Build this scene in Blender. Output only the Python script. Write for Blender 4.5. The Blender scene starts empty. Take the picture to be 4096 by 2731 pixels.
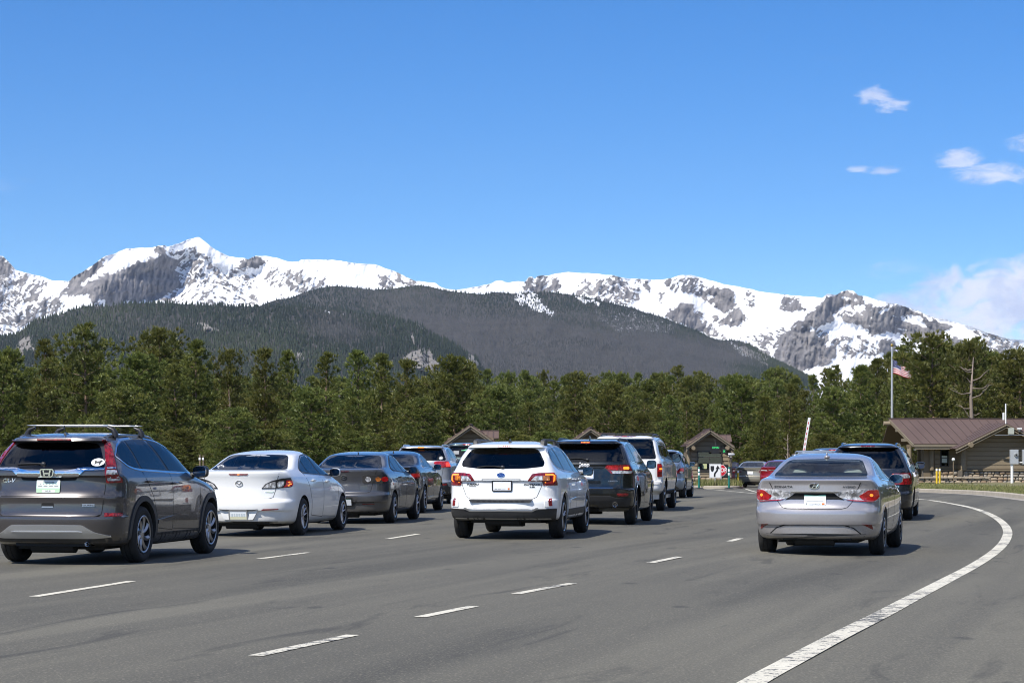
import bpy, bmesh, math, random
import numpy as np
from mathutils import Vector, Matrix, noise
from mathutils.bvhtree import BVHTree

S = bpy.context.scene
COL = S.collection
R = math.radians
random.seed(7)

# ---------------------------------------------------------------- camera
EYE = 1.31                                   # the photographer's eye above the road
cam_data = bpy.data.cameras.new('camera')
cam_data.sensor_width = 36.0
cam_data.lens = 36.0 * 8500 / 4096
cam_data.shift_y = 0.1139                    # horizon below the middle of the frame
cam_data.clip_end = 60000
cam_data.clip_start = 0.5
cam = bpy.data.objects.new('camera', cam_data)
COL.objects.link(cam)
cam.location = (0, 0, EYE)
cam.rotation_euler = (R(90), 0, 0)
S.camera = cam

# ---------------------------------------------------------------- sky and sun
SUN_TO = Vector((-0.50, -0.60, 1.0)).normalized()        # towards the sun: high, left and behind
SUN_EL = math.asin(SUN_TO.z)
SUN_AZ = math.atan2(SUN_TO.x, SUN_TO.y)                  # clockwise from +Y
world = bpy.data.worlds.new('World')
S.world = world
world.use_nodes = True
wn, wl = world.node_tree.nodes, world.node_tree.links
wn.clear()
def wnode(t, **kw):
    n = wn.new(t)
    for k, v in kw.items():
        setattr(n, k, v)
    return n
def wmath(op, a, b=None, c=None, clamp=False):
    n = wnode('ShaderNodeMath', operation=op, use_clamp=clamp)
    for i, q in enumerate((a, b, c)):
        if q is None: continue
        if isinstance(q, (int, float)): n.inputs[i].default_value = q
        else: wl.new(q, n.inputs[i])
    return n.outputs[0]
sky = wnode('ShaderNodeTexSky', sky_type='NISHITA', sun_disc=False)
sky.sun_elevation = SUN_EL
sky.sun_rotation = SUN_AZ
sky.altitude = 2500
sky.air_density = 0.95
sky.dust_density = 0.0
sky.ozone_density = 3.6
hs = wnode('ShaderNodeHueSaturation')
hs.inputs['Saturation'].default_value = 1.34
hs.inputs['Hue'].default_value = 0.506
wl.new(sky.outputs[0], hs.inputs['Color'])
# fair-weather clouds, scattered over the whole sky by direction
geo = wnode('ShaderNodeTexCoord')
sep = wnode('ShaderNodeSeparateXYZ'); wl.new(geo.outputs['Generated'], sep.inputs[0])
dx, dy, dz = sep.outputs
az = wmath('ARCTAN2', dx, dy)                       # 0 straight ahead, + to the right
el = wmath('ARCSINE', dz)
def blob(a0, e0, ra, re):
    """soft elliptic envelope round one cloud (radians)"""
    u = wmath('DIVIDE', wmath('SUBTRACT', az, a0), ra)
    v = wmath('DIVIDE', wmath('SUBTRACT', el, e0), re)
    q = wmath('ADD', wmath('MULTIPLY', u, u), wmath('MULTIPLY', v, v))
    return wmath('SUBTRACT', 1.0, q, clamp=True)
def cloud_noise(sa, se, scale, detail, rough, off):
    cx = wnode('ShaderNodeCombineXYZ')
    wl.new(wmath('MULTIPLY', az, sa), cx.inputs[0]); wl.new(wmath('MULTIPLY', el, se), cx.inputs[1])
    cx.inputs[2].default_value = off
    n = wnode('ShaderNodeTexNoise'); n.inputs['Scale'].default_value = scale
    n.inputs['Detail'].default_value = detail; n.inputs['Roughness'].default_value = rough
    n.inputs['Distortion'].default_value = 0.6
    wl.new(cx.outputs[0], n.inputs[0]); return n.outputs[0]
fine = cloud_noise(1.0, 1.5, 60, 12, 0.60, 3.3)
wisp = cloud_noise(0.75, 2.4, 85, 12, 0.66, 6.1)
def pr(u, v): return math.atan((u - 2048) / 8500), math.atan((1832 - v) / 8500)
def wsmooth(x, lo, hi):
    m = wnode('ShaderNodeMapRange', interpolation_type='SMOOTHSTEP')
    m.inputs['From Min'].default_value = lo; m.inputs['From Max'].default_value = hi
    wl.new(x, m.inputs['Value']); return m.outputs[0]
clouds = None
for (a0, e0, ra, re, k, nz, namp, amp) in (
        # low cumulus bank behind the right-hand ridge
        (0.203, 0.069, 0.024, 0.017, 1.05, fine, 2.1, .82), (0.226, 0.074, 0.020, 0.017, 1.1, fine, 2.1, .88), (0.247, 0.076, 0.022, 0.018, 1.05, fine, 2.1, .82), (0.235, 0.055, 0.055, 0.016, .65, fine, 2.0, .7), (0.176, 0.071, 0.009, 0.005, .75, fine, 1.8, .7), (0.265, 0.060, 0.03, 0.02, .9, fine, 1.8, .9),
        # small torn clouds above
        (0.168, 0.1665, 0.0085, 0.0050, .85, wisp, 2.0, .85), (0.178, 0.1615, 0.0090, 0.0036, .75, wisp, 2.2, .75), (0.162, 0.1330, 0.0060, 0.0022, .80, wisp, 2.0, .7), (0.173, 0.1325, 0.0075, 0.0022, .78, wisp, 2.2, .6), (0.207, 0.1370, 0.0110, 0.0050, .85, wisp, 1.9, .8), (0.222, 0.1300, 0.0170, 0.0048, .80, wisp, 2.0, .8), (0.238, 0.1430, 0.0090, 0.0050, .7, wisp, 2.0, .6), (0.240, 0.1280, 0.0120, 0.0040, .7, wisp, 2.0, .6),
        # faint veils
        (-0.236, 0.124, 0.014, 0.0045, .5, wisp, 1.6, .22), (0.176, .087, .018, .005, .5, wisp, 1.6, .25), (0.150, .184, .012, .003, .4, wisp, 1.6, .12)):
    e = blob(a0, e0, ra*1.35, re*1.35)
    d = wsmooth(wmath('ADD', wmath('MULTIPLY', e, k), wmath('MULTIPLY', wmath('SUBTRACT', nz, 0.5), namp)), 0.22, 0.98)
    d = wmath('MULTIPLY', wmath('MULTIPLY', d, wsmooth(e, 0.0, .45)), amp)
    clouds = d if clouds is None else wmath('SUBTRACT', wmath('ADD', clouds, d), wmath('MULTIPLY', clouds, d))
# broken cumulus over the part of the sky outside the frame
bmap = wnode('ShaderNodeMapping'); bmap.inputs['Scale'].default_value = (1.0, 1.0, 2.0); bmap.inputs['Location'].default_value = (3.1, 7.7, 1.3)
wl.new(geo.outputs['Generated'], bmap.inputs[0])
bno = wnode('ShaderNodeTexNoise'); bno.inputs['Scale'].default_value = 3.4; bno.inputs['Detail'].default_value = 9; bno.inputs['Roughness'].default_value = .58; bno.inputs['Distortion'].default_value = .5
wl.new(bmap.outputs[0], bno.inputs[0]); broad = bno.outputs[0]
away = wsmooth(wmath('ABSOLUTE', az), 0.30, 0.75)
away2 = wsmooth(el, 0.30, 0.55)
outside = wmath('MULTIPLY', wsmooth(broad, 0.45, 0.62), wmath('MAXIMUM', away, away2))
fall = wsmooth(wmath('MULTIPLY', el, -1.0), -1.35, -0.9)
outside = wmath('MULTIPLY', wmath('MULTIPLY', outside, fall), 0.85)
clouds = wmath('MAXIMUM', clouds, outside)
shade = cloud_noise(1.0, 1.6, 40, 7, 0.6, 1.0)
crgb = wnode('ShaderNodeMix', data_type='RGBA')
crgb.inputs['A'].default_value = (4.3, 4.9, 6.7, 1)
crgb.inputs['B'].default_value = (6.0, 6.3, 7.4, 1)
wl.new(wsmooth(shade, 0.36, 0.60), crgb.inputs['Factor'])
mixc = wnode('ShaderNodeMix', data_type='RGBA')
wl.new(clouds, mixc.inputs['Factor'])
wl.new(hs.outputs[0], mixc.inputs['A']); wl.new(crgb.outputs['Result'], mixc.inputs['B'])
bg = wnode('ShaderNodeBackground'); bg.inputs['Strength'].default_value = 0.129
wl.new(mixc.outputs['Result'], bg.inputs['Color'])
wo = wnode('ShaderNodeOutputWorld'); wl.new(bg.outputs[0], wo.inputs['Surface'])

sun_data = bpy.data.lights.new('sun', 'SUN')
sun_data.energy = 4.9
sun_data.angle = R(0.53)
sun_data.color = (1.0, 0.95, 0.87)
sun = bpy.data.objects.new('sun', sun_data)
COL.objects.link(sun)
sun.rotation_euler = SUN_TO.to_track_quat('Z', 'Y').to_euler()

S.view_settings.view_transform = 'Standard'
S.view_settings.look = 'None'
S.view_settings.exposure = 0.32
S.view_settings.gamma = 1.0
S.render.engine = 'CYCLES'
S.cycles.max_bounces = 8
S.cycles.transparent_max_bounces = 12
S.cycles.use_denoising = True
S.cycles.filter_width = 1.05
S.cycles.sample_clamp_indirect = 6.0

# ---------------------------------------------------------------- naming and tagging
def tag(o, label=None, cat=None, group=None, kind=None):
    if label: o['label'] = label
    if cat: o['category'] = cat
    if group: o['group'] = group
    if kind: o['kind'] = kind
    return o
def empty(name, loc=(0, 0, 0), rz=0.0, label=None, cat=None, group=None):
    o = bpy.data.objects.new(name, None)
    o.empty_display_size = 0.2
    o.location = loc; o.rotation_euler = (0, 0, rz)
    COL.objects.link(o)
    return tag(o, label, cat, group)
def link(name, me, parent=None, mats=None, loc=None):
    o = bpy.data.objects.new(name, me)
    if mats is not None:
        me.materials.clear()
        for m in (mats if isinstance(mats, (list, tuple)) else [mats]):
            me.materials.append(m)
    COL.objects.link(o)
    if parent: o.parent = parent
    if loc: o.location = loc
    return o
def smooth(me, ang=None):
    me.polygons.foreach_set('use_smooth', [True] * len(me.polygons))
    if ang is not None: me.set_sharp_from_angle(angle=R(ang))
    return me
def copy_tree(o, parent=None):
    c = o.copy(); COL.objects.link(c); c.parent = parent
    for ch in o.children: copy_tree(ch, c)
    return c

class MB:
    """collects simple shapes into one mesh"""
    def __init__(self): self.v = []; self.f = []; self.m = []
    def add(self, v, f, mi=0):
        b = len(self.v); self.v += [tuple(p) for p in v]
        self.f += [tuple(b + i for i in q) for q in f]; self.m += [mi] * len(f); return self
    def box(self, a, b, M=None, mi=0):
        (x0, y0, z0), (x1, y1, z1) = a, b
        v = [Vector(p) for p in ((x0,y0,z0),(x1,y0,z0),(x1,y1,z0),(x0,y1,z0),(x0,y0,z1),(x1,y0,z1),(x1,y1,z1),(x0,y1,z1))]
        if M is not None: v = [M @ p for p in v]
        return self.add(v, [(0,3,2,1),(4,5,6,7),(0,1,5,4),(1,2,6,5),(2,3,7,6),(3,0,4,7)], mi)
    def tube(self, pts, radii, n=8, mi=0, cap=True):
        pts = [Vector(p) for p in pts]
        if not isinstance(radii, (list, tuple)): radii = [radii] * len(pts)
        rings = []
        for i, p in enumerate(pts):
            t = (pts[min(i + 1, len(pts) - 1)] - pts[max(i - 1, 0)]).normalized()
            a = t.orthogonal().normalized() if i == 0 else (a - t * a.dot(t)).normalized()
            b = t.cross(a)
            rings.append([p + (a * math.cos(2*math.pi*k/n) + b * math.sin(2*math.pi*k/n)) * radii[i] for k in range(n)])
        v = [q for r in rings for q in r]; f = []
        for i in range(len(pts) - 1):
            for k in range(n):
                k2 = (k + 1) % n
                f.append((i*n + k, i*n + k2, (i+1)*n + k2, (i+1)*n + k))
        if cap:
            f.append(tuple(range(n))[::-1]); f.append(tuple((len(pts)-1)*n + k for k in range(n)))
        return self.add(v, f, mi)
    def lathe(self, prof, n=24, M=None, mi=0, closed=False):
        """profile of (radius, height) round the z axis"""
        v = []; f = []; m = len(prof)
        for k in range(n):
            a = 2 * math.pi * k / n
            v += [Vector((r * math.cos(a), r * math.sin(a), h)) for r, h in prof]
        if M is not None: v = [M @ p for p in v]
        for k in range(n):
            k2 = (k + 1) % n
            for i in range(m if closed else m - 1):
                j = (i + 1) % m
                f.append((k*m + i, k2*m + i, k2*m + j, k*m + j))
        return self.add(v, f, mi)
    def sq(self, c, r, n=3.0, M=None, mi=0, nu=16, nv=10):
        """rounded box (superellipsoid)"""
        e = 2.0 / n; v = []; f = []
        p = lambda x: math.copysign(abs(x) ** e, x)
        for j in range(1, nv):
            ph = -math.pi/2 + math.pi * j / nv
            for i in range(nu):
                t = 2 * math.pi * i / nu
                v.append(Vector((r[0]*p(math.cos(ph))*p(math.cos(t)), r[1]*p(math.cos(ph))*p(math.sin(t)), r[2]*p(math.sin(ph)))))
        v.append(Vector((0, 0, -r[2]))); v.append(Vector((0, 0, r[2])))
        for j in range(nv - 2):
            for i in range(nu):
                i2 = (i + 1) % nu
                f.append((j*nu + i, j*nu + i2, (j+1)*nu + i2, (j+1)*nu + i))
        s, t = len(v) - 2, len(v) - 1
        for i in range(nu):
            i2 = (i + 1) % nu
            f.append((i2, i, s)); f.append(((nv-2)*nu + i, (nv-2)*nu + i2, t))
        c = Vector(c)
        v = [(M @ q if M is not None else q) + c for q in v]
        return self.add(v, f, mi)
    def prism(self, poly, h, axis='z', base=0.0, mi=0):
        """extrude a 2-D polygon (given counter-clockwise in its own axes)"""
        n = len(poly)
        def P(a, b, t):
            return {'z': (a, b, t), 'y': (a, t, b), 'x': (t, a, b)}[axis]
        v = [P(a, b, base) for a, b in poly] + [P(a, b, base + h) for a, b in poly]
        f = [tuple(range(n))[::-1], tuple(range(n, 2*n))] + [(i, (i+1) % n, n + (i+1) % n, n + i) for i in range(n)]
        if axis == 'y': f = [q[::-1] for q in f]
        return self.add(v, f, mi)
    def mesh(self, name='m'):
        me = bpy.data.meshes.new(name)
        me.from_pydata(self.v, [], self.f)
        me.update(); return me
    def build(self, name, mats, parent=None, sm=None, loc=None):
        me = self.mesh(name)
        o = link(name, me, parent, mats, loc)
        if any(self.m): me.polygons.foreach_set('material_index', self.m)
        if sm is not None: smooth(me, sm)
        return o

def bevel(o, w=0.01, seg=2, ang=35):
    me = o.data; bm = bmesh.new(); bm.from_mesh(me)
    es = [e for e in bm.edges if len(e.link_faces) == 2 and e.calc_face_angle(0) > R(ang)]
    bmesh.ops.bevel(bm, geom=es, offset=w, segments=seg, affect='EDGES', profile=0.6)
    bm.to_mesh(me); bm.free(); return o

# ---------------------------------------------------------------- materials
MATS = {}
def mat(name, color=(.5,.5,.5), rough=.6, metal=0.0, spec=.5, coat=0.0, coat_rough=.03, emit=None, estr=0.0, alpha=None):
    if name in MATS: return MATS[name]
    m = bpy.data.materials.new(name); m.use_nodes = True
    b = m.node_tree.nodes['Principled BSDF']
    b.inputs['Base Color'].default_value = (*color, 1)
    b.inputs['Roughness'].default_value = rough
    b.inputs['Metallic'].default_value = metal
    b.inputs['Specular IOR Level'].default_value = spec
    b.inputs['Coat Weight'].default_value = coat
    b.inputs['Coat Roughness'].default_value = coat_rough
    if emit:
        b.inputs['Emission Color'].default_value = (*emit, 1)
        b.inputs['Emission Strength'].default_value = estr
    MATS[name] = m
    return m
class NT:
    """small helper to wire shader nodes"""
    def __init__(self, m): self.t = m.node_tree; self.n = self.t.nodes; self.l = self.t.links; self.b = self.n.get('Principled BSDF')
    def new(self, t, **kw):
        q = self.n.new(t)
        for k, v in kw.items():
            if hasattr(q, k) and k not in ('Scale',): setattr(q, k, v)
        return q
    def put(self, sock, v):
        if hasattr(v, 'is_output'): self.l.new(v, sock)
        else: sock.default_value = v
    def coord(self, kind='Object', scale=(1,1,1), rot=(0,0,0)):
        c = self.n.new('ShaderNodeTexCoord'); mp = self.n.new('ShaderNodeMapping')
        if any(rot):                                  # turn first, then stretch along the turned axes
            mp.vector_type = 'TEXTURE'; scale = tuple(1/q for q in scale)
        mp.inputs['Scale'].default_value = scale; mp.inputs['Rotation'].default_value = rot
        self.l.new(c.outputs[kind], mp.inputs[0]); return mp.outputs[0]
    def noise(self, vec, scale, detail=5, rough=.55, dist=0.0, out=0, typ=None):
        q = self.n.new('ShaderNodeTexNoise')
        if typ: q.noise_type = typ
        q.inputs['Scale'].default_value = scale; q.inputs['Detail'].default_value = detail
        q.inputs['Roughness'].default_value = rough; q.inputs['Distortion'].default_value = dist
        self.l.new(vec, q.inputs['Vector']); return q.outputs[out]
    def vor(self, vec, scale, feat='F1', out='Distance'):
        q = self.n.new('ShaderNodeTexVoronoi'); q.feature = feat
        q.inputs['Scale'].default_value = scale; self.l.new(vec, q.inputs['Vector']); return q.outputs[out]
    def ramp(self, fac, stops):
        q = self.n.new('ShaderNodeValToRGB'); e = q.color_ramp.elements
        while len(e) < len(stops): e.new(0.5)
        for s, (p, c) in zip(e, stops):
            s.position = p; s.color = (*c, 1) if len(c) == 3 else c
        self.l.new(fac, q.inputs[0]); return q.outputs[0]
    def mix(self, fac, a, b, typ='MIX'):
        q = self.n.new('ShaderNodeMix'); q.data_type = 'RGBA'; q.blend_type = typ
        self.put(q.inputs['Factor'], fac)
        for s, v in (('A', a), ('B', b)):
            if hasattr(v, 'is_output'): self.l.new(v, q.inputs[s])
            else: q.inputs[s].default_value = (*v, 1) if len(v) == 3 else v
        return q.outputs['Result']
    def math(self, op, a, b=0.0, clamp=False):
        q = self.n.new('ShaderNodeMath'); q.operation = op; q.use_clamp = clamp
        self.put(q.inputs[0], a); self.put(q.inputs[1], b); return q.outputs[0]
    def step(self, x, lo, hi, a=0.0, b=1.0):
        q = self.n.new('ShaderNodeMapRange'); q.interpolation_type = 'SMOOTHSTEP'
        q.inputs['From Min'].default_value = lo; q.inputs['From Max'].default_value = hi
        q.inputs['To Min'].default_value = a; q.inputs['To Max'].default_value = b
        self.l.new(x, q.inputs['Value']); return q.outputs[0]
    def attr(self, name, out='Fac'):
        q = self.n.new('ShaderNodeAttribute'); q.attribute_name = name; return q.outputs[out]
    def bump(self, h, strength=.3, dist=.02):
        q = self.n.new('ShaderNodeBump'); q.inputs['Strength'].default_value = strength
        q.inputs['Distance'].default_value = dist; self.l.new(h, q.inputs['Height'])
        self.l.new(q.outputs[0], self.b.inputs['Normal'])
    def color(self, c): self.l.new(c, self.b.inputs['Base Color'])
    def rough(self, c): self.put(self.b.inputs['Roughness'], c)

def weathered(name, c1, c2, scale=3.0, rough=.75, bump=.0, stretch=(1,1,1), detail=6):
    """a base colour that varies a little over the surface"""
    if name in MATS: return MATS[name]
    m = mat(name, c1, rough); t = NT(m)
    v = t.coord('Object', stretch)
    n = t.noise(v, scale, detail, .6)
    t.color(t.ramp(n, [(.3, c1), (.7, c2)]))
    if bump: t.bump(t.noise(v, scale * 8, 4), bump, .01)
    return m

def ground_z(d):
    """the road falls away gently beyond about 70 m"""
    k = max(0.0, d - 66.0)
    return -0.0068 * (k * k / (k + 12.0)) if k else 0.0
def road_z(x, y):
    """road surface: a gentle fall to the right kerb and beyond the queue"""
    t = min(max((x - 1.5) / 4.0, 0.0), 1.0)
    k = 1.0 - min(max((y - 46.0) / 20.0, 0.0), 1.0)
    return ground_z(y) - 0.08 * t * t * (3 - 2 * t) * k
# ================================================================ vehicles: tools
def pchip(keys):
    """monotone cubic through (t, value) keys"""
    keys = sorted(keys)
    x = np.array([k[0] for k in keys], float); y = np.array([k[1] for k in keys], float)
    h = np.diff(x); d = np.diff(y) / h
    m = np.zeros(len(x)); m[0], m[-1] = d[0], d[-1]
    for i in range(1, len(x) - 1):
        if d[i-1] * d[i] > 0:
            w1, w2 = 2*h[i] + h[i-1], h[i] + 2*h[i-1]
            m[i] = (w1 + w2) / (w1 / d[i-1] + w2 / d[i])
    def f(t):
        t = min(max(t, x[0]), x[-1])
        i = min(int(np.searchsorted(x, t, 'right')) - 1, len(h) - 1)
        s = (t - x[i]) / h[i]
        return float((2*s**3-3*s**2+1)*y[i] + (s**3-2*s**2+s)*h[i]*m[i] + (-2*s**3+3*s**2)*y[i+1] + (s**3-s**2)*h[i]*m[i+1])
    return f
def resample(pts, n):
    p = np.array(pts); s = np.r_[0, np.cumsum(np.linalg.norm(np.diff(p, axis=0), axis=1))]
    t = np.linspace(0, s[-1], n + 1)
    return np.c_[np.interp(t, s, p[:, 0]), np.interp(t, s, p[:, 1])]
def shell_mesh(sp, inset=0.0, z0=None, z1=None, k=1.0):
    """body skin: horizontal rings whose rear, front and half-width follow the profiles over height"""
    fr, ff, fs = pchip(sp['rear']), pchip(sp['front']), pchip(sp['side'])
    fa, fn = pchip(sp['ar']), pchip(sp['nr'])
    zs = sorted({a for q in ('rear', 'front', 'side') for a, _ in sp[q]})
    zlo, zhi = (zs[0] if z0 is None else z0), (zs[-1] if z1 is None else z1)
    zz = sorted({round(z, 4) for z in zs if zlo <= z <= zhi} | {zlo, zhi})
    out = []
    for a, b in zip(zz[:-1], zz[1:]):
        dd = max((b - a) / 0.045, abs(fr(b) - fr(a)) / 0.10, abs(ff(b) - ff(a)) / 0.16, abs(fs(b) - fs(a)) / 0.05)
        n = max(1, int(math.ceil(dd / k)))
        out += [a + (b - a) * i / n for i in range(n)]
    out.append(zz[-1])
    L = sp['L']; K1, K2, K3 = int(14 / k), int(12 / k), int(12 / k)
    rings = []
    for z in out:
        xr, xf, w = fr(z) + inset, ff(z) - inset, max(fs(z) - inset, 0.02)
        ar, nr, af, nf = fa(z), fn(z), sp.get('af', 0.9), sp.get('nf', 2.5)
        span = max(xf - xr, 0.06)
        if ar + af > span * 0.96: q = span * 0.96 / (ar + af); ar *= q; af *= q
        ph = np.linspace(0, math.pi/2, 60)
        rear = np.c_[xr + ar - ar * np.cos(ph) ** (2/nr), w * np.sin(ph) ** (2/nr)]
        side = np.array([[xr + ar, w], [xr + span - af, w]])
        front = np.c_[xr + span - af + af * np.cos(ph[::-1]) ** (2/nf), w * np.sin(ph[::-1]) ** (2/nf)]
        half = np.r_[resample(rear, K1)[:-1], resample(side, K2)[:-1], resample(front, K3)]
        xm = L * 0.47
        half[:, 1] *= 1 - sp.get('bulge', 0.05) * np.abs((half[:, 0] - xm) / (L/2)) ** 2.4
        full = np.r_[half, (half[1:-1] * [1, -1])[::-1]]
        rings.append((z, full))
    n = len(rings[0][1]); v = []; f = []
    for z, r in rings: v += [(a, b, z) for a, b in r]
    for i in range(len(rings) - 1):
        for j in range(n):
            j2 = (j + 1) % n
            f.append((i*n + j, (i+1)*n + j, (i+1)*n + j2, i*n + j2))
    f.append(tuple(range(n))); b = (len(rings)-1)*n
    f.append(tuple(b + j for j in range(n))[::-1])
    me = bpy.data.meshes.new('shell'); me.from_pydata(v, [], f)
    bm = bmesh.new(); bm.from_mesh(me)
    bmesh.ops.remove_doubles(bm, verts=bm.verts, dist=1e-5)
    bmesh.ops.recalc_face_normals(bm, faces=bm.faces)
    bm.to_mesh(me); bm.free(); me.update()
    return me
def rnd(pts, r=0.03, seg=5, step=0.06):
    """polygon with rounded corners (a third value sets one corner's own radius), edges cut to short steps"""
    P = [Vector(p[:2]) for p in pts]; n = len(P); out = []
    for i in range(n):
        a, b, c = P[i-1], P[i], P[(i+1) % n]
        rr = pts[i][2] if len(pts[i]) > 2 else r
        l1, l2 = (a-b).length, (c-b).length
        if rr <= 0 or l1 < 1e-6 or l2 < 1e-6: out.append(b); continue
        d = min(rr, l1*.48, l2*.48); s, e = b + (a-b)*(d/l1), b + (c-b)*(d/l2)
        for q in range(seg + 1):
            t = q/seg; out.append(s*(1-t)**2 + b*2*t*(1-t) + e*t*t)
    res = []
    for i in range(len(out)):
        a, b = out[i], out[(i+1) % len(out)]
        m = max(1, int((b-a).length/step))
        res += [a + (b-a)*(q/m) for q in range(m)]
    return [(p.x, p.y) for p in res]
def off(poly, d):
    """grow (d>0) or shrink an outline"""
    P = [Vector(p[:2]) for p in poly]; n = len(P)
    ar = sum(P[i].x*P[(i+1) % n].y - P[(i+1) % n].x*P[i].y for i in range(n))
    sg = 1 if ar > 0 else -1; out = []
    for i in range(n):
        t1 = (P[i]-P[i-1]); t2 = (P[(i+1) % n]-P[i])
        t = ((t1.normalized() if t1.length > 1e-9 else Vector((0,0))) + (t2.normalized() if t2.length > 1e-9 else Vector((0,0))))
        if t.length < 1e-6: out.append(P[i][:]); continue
        t.normalize(); nn = Vector((t.y, -t.x))*sg
        q = P[i] + nn*d; out.append((q.x, q.y))
    return out
def mir(poly): return [(-p[0],) + tuple(p[1:]) for p in poly][::-1]
def both(half):
    """closed outline from the half on the car's right (y<=0), listed top centre to bottom centre"""
    return list(half) + [(-p[0],) + tuple(p[1:]) for p in half[::-1] if abs(p[0]) > 1e-6]
def bl(half):
    """open line from the left end over the centre to the right end"""
    return [(-p[0], p[1]) for p in half[::-1] if abs(p[0]) > 1e-6] + list(half)
def stroke(path, w):
    P = [Vector(p) for p in path]; l, r = [], []
    for i, p in enumerate(P):
        t = (P[min(i+1, len(P)-1)] - P[max(i-1, 0)]).normalized(); nn = Vector((-t.y, t.x))*w/2
        l.append((p+nn)[:]); r.append((p-nn)[:])
    return l + r[::-1]

class Car:
    def __init__(self, name, label, cat, contact, heading, sp, paint, group=None, lod=1.0):
        self.sp = sp; self.lod = lod
        th = R(heading); F = Vector((math.sin(th), math.cos(th), 0)); Lf = Vector((-math.cos(th), math.sin(th), 0))
        P = Vector(contact)
        O = P - F*sp['ro'] + Lf*(sp['tr'] + sp.get('dy', 0))
        gz = P.z
        O.z = gz
        zf = road_z(*(O + F*(sp['ro'] + sp['wb']) - Lf*sp['tr']).xy); zr = gz
        self.root = empty(name, O, 0, label, cat, group)
        self.root.rotation_euler = (0, -math.atan2(zf - zr, sp['wb']), math.pi/2 - th)
        self.paint = paint; self._fs = pchip(sp['side'])
        me = shell_mesh(sp, k=lod); self.shell = me
        bm = bmesh.new(); bm.from_mesh(me); bmesh.ops.triangulate(bm, faces=bm.faces)
        self.bvh = BVHTree.FromBMesh(bm); bm.free()
        self.cuts = []
    # -- projecting outlines onto the skin
    def hit(self, view, a, b):
        if isinstance(view, tuple):                       # a flat badge standing at its own x
            return Vector((view[1], a, b)), Vector((-1, 0, 0)), Vector((1, 0, 0))
        if view == 'rear': o, d = Vector((-1, a, b)), Vector((1, 0, 0))
        elif view == 'front': o, d = Vector((9, a, b)), Vector((-1, 0, 0))
        elif view == 'right': o, d = Vector((a, -3, b)), Vector((0, 1, 0))
        elif view == 'left': o, d = Vector((a, 3, b)), Vector((0, -1, 0))
        else: o, d = Vector((a, b, 5)), Vector((0, 0, -1))
        p, n, i, _ = self.bvh.ray_cast(o, d)
        if p is None:
            q = {'rear': Vector((.2, a, b)), 'front': Vector((self.sp['L'], a, b)), 'right': Vector((a, -self.sp['side'][3][1], b)),
                 'left': Vector((a, self.sp['side'][3][1], b)), 'top': Vector((a, b, 1.6))}[view]
            p, n, i, _ = self.bvh.find_nearest(q)
        return p, n, d
    def _finish(self, bm, view, offset, thick):
        bm.verts.ensure_lookup_table(); nor = {}
        for v in bm.verts:
            p, n, d = self.hit(view, v.co.x, v.co.y)
            if n.dot(d) > 0: n = -n
            nor[v.index] = n; v.co = p + n*offset
        bm.normal_update()
        if isinstance(view, tuple): view = 'rear'; flat = True
        else: flat = False
        d = {'rear': Vector((1,0,0)), 'front': Vector((-1,0,0)), 'right': Vector((0,1,0)), 'left': Vector((0,-1,0)), 'top': Vector((0,0,-1))}[view]
        if sum((f.normal*f.calc_area() for f in bm.faces), Vector()).dot(d) > 0: bmesh.ops.reverse_faces(bm, faces=bm.faces)
        bm.verts.index_update()
        be = [e for e in bm.edges if len(e.link_faces) == 1]
        r = bmesh.ops.extrude_edge_only(bm, edges=be)
        vs = [g for g in r['geom'] if isinstance(g, bmesh.types.BMVert)]
        for v in vs:
            if flat: v.co.x += thick + offset; continue
            p, n, dd = self.hit_near(v.co); v.co -= (n if n.dot(dd) <= 0 else -n)*(thick + offset)
        bmesh.ops.recalc_face_normals(bm, faces=bm.faces)
        if sum((f.normal*f.calc_area() for f in bm.faces if not any(v in vs for v in f.verts)), Vector()).dot(d) > 0:
            bmesh.ops.reverse_faces(bm, faces=bm.faces)
        me = bpy.data.meshes.new('p'); bm.to_mesh(me); bm.free()
        return smooth(me, 40)
    def hit_near(self, co):
        p, n, i, _ = self.bvh.find_nearest(co); return p, n, -n
    def panel(self, name, poly, view, m, parent=None, offset=.004, thick=.01, step=None):
        step = (step or .07) * self.lod
        if view == 'rear':                                # keep outlines from running far round the corner
            fs = self._fs; poly = [(max(-.945*fs(p[1]), min(.945*fs(p[1]), p[0])), p[1]) for p in poly]
        bm = bmesh.new()
        vs = [bm.verts.new((p[0], p[1], 0)) for p in poly]
        f = bm.faces.new(vs); bmesh.ops.triangulate(bm, faces=[f])
        for ax in (0, 1):
            lo, hi = min(p[ax] for p in poly), max(p[ax] for p in poly)
            n = int((hi-lo)/step)
            for i in range(1, n+1):
                c = lo + (hi-lo)*i/(n+1); co = [0,0,0]; co[ax] = c; no = [0,0,0]; no[ax] = 1
                bmesh.ops.bisect_plane(bm, geom=bm.verts[:]+bm.edges[:]+bm.faces[:], plane_co=co, plane_no=no, dist=1e-5)
        bmesh.ops.dissolve_degenerate(bm, dist=1e-5, edges=bm.edges)
        me = self._finish(bm, view, offset, thick)
        return link(name, me, parent or self.root, m)
    def band(self, name, outer, inner, view, m, parent=None, offset=.004, thick=.01):
        bm = bmesh.new(); n = len(outer)
        a = [bm.verts.new((p[0], p[1], 0)) for p in outer]; b = [bm.verts.new((p[0], p[1], 0)) for p in inner]
        for i in range(n):
            j = (i+1) % n
            try: bm.faces.new((a[i], a[j], b[j], b[i]))
            except ValueError: pass
        me = self._finish(bm, view, offset, thick)
        return link(name, me, parent or self.root, m)
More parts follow.
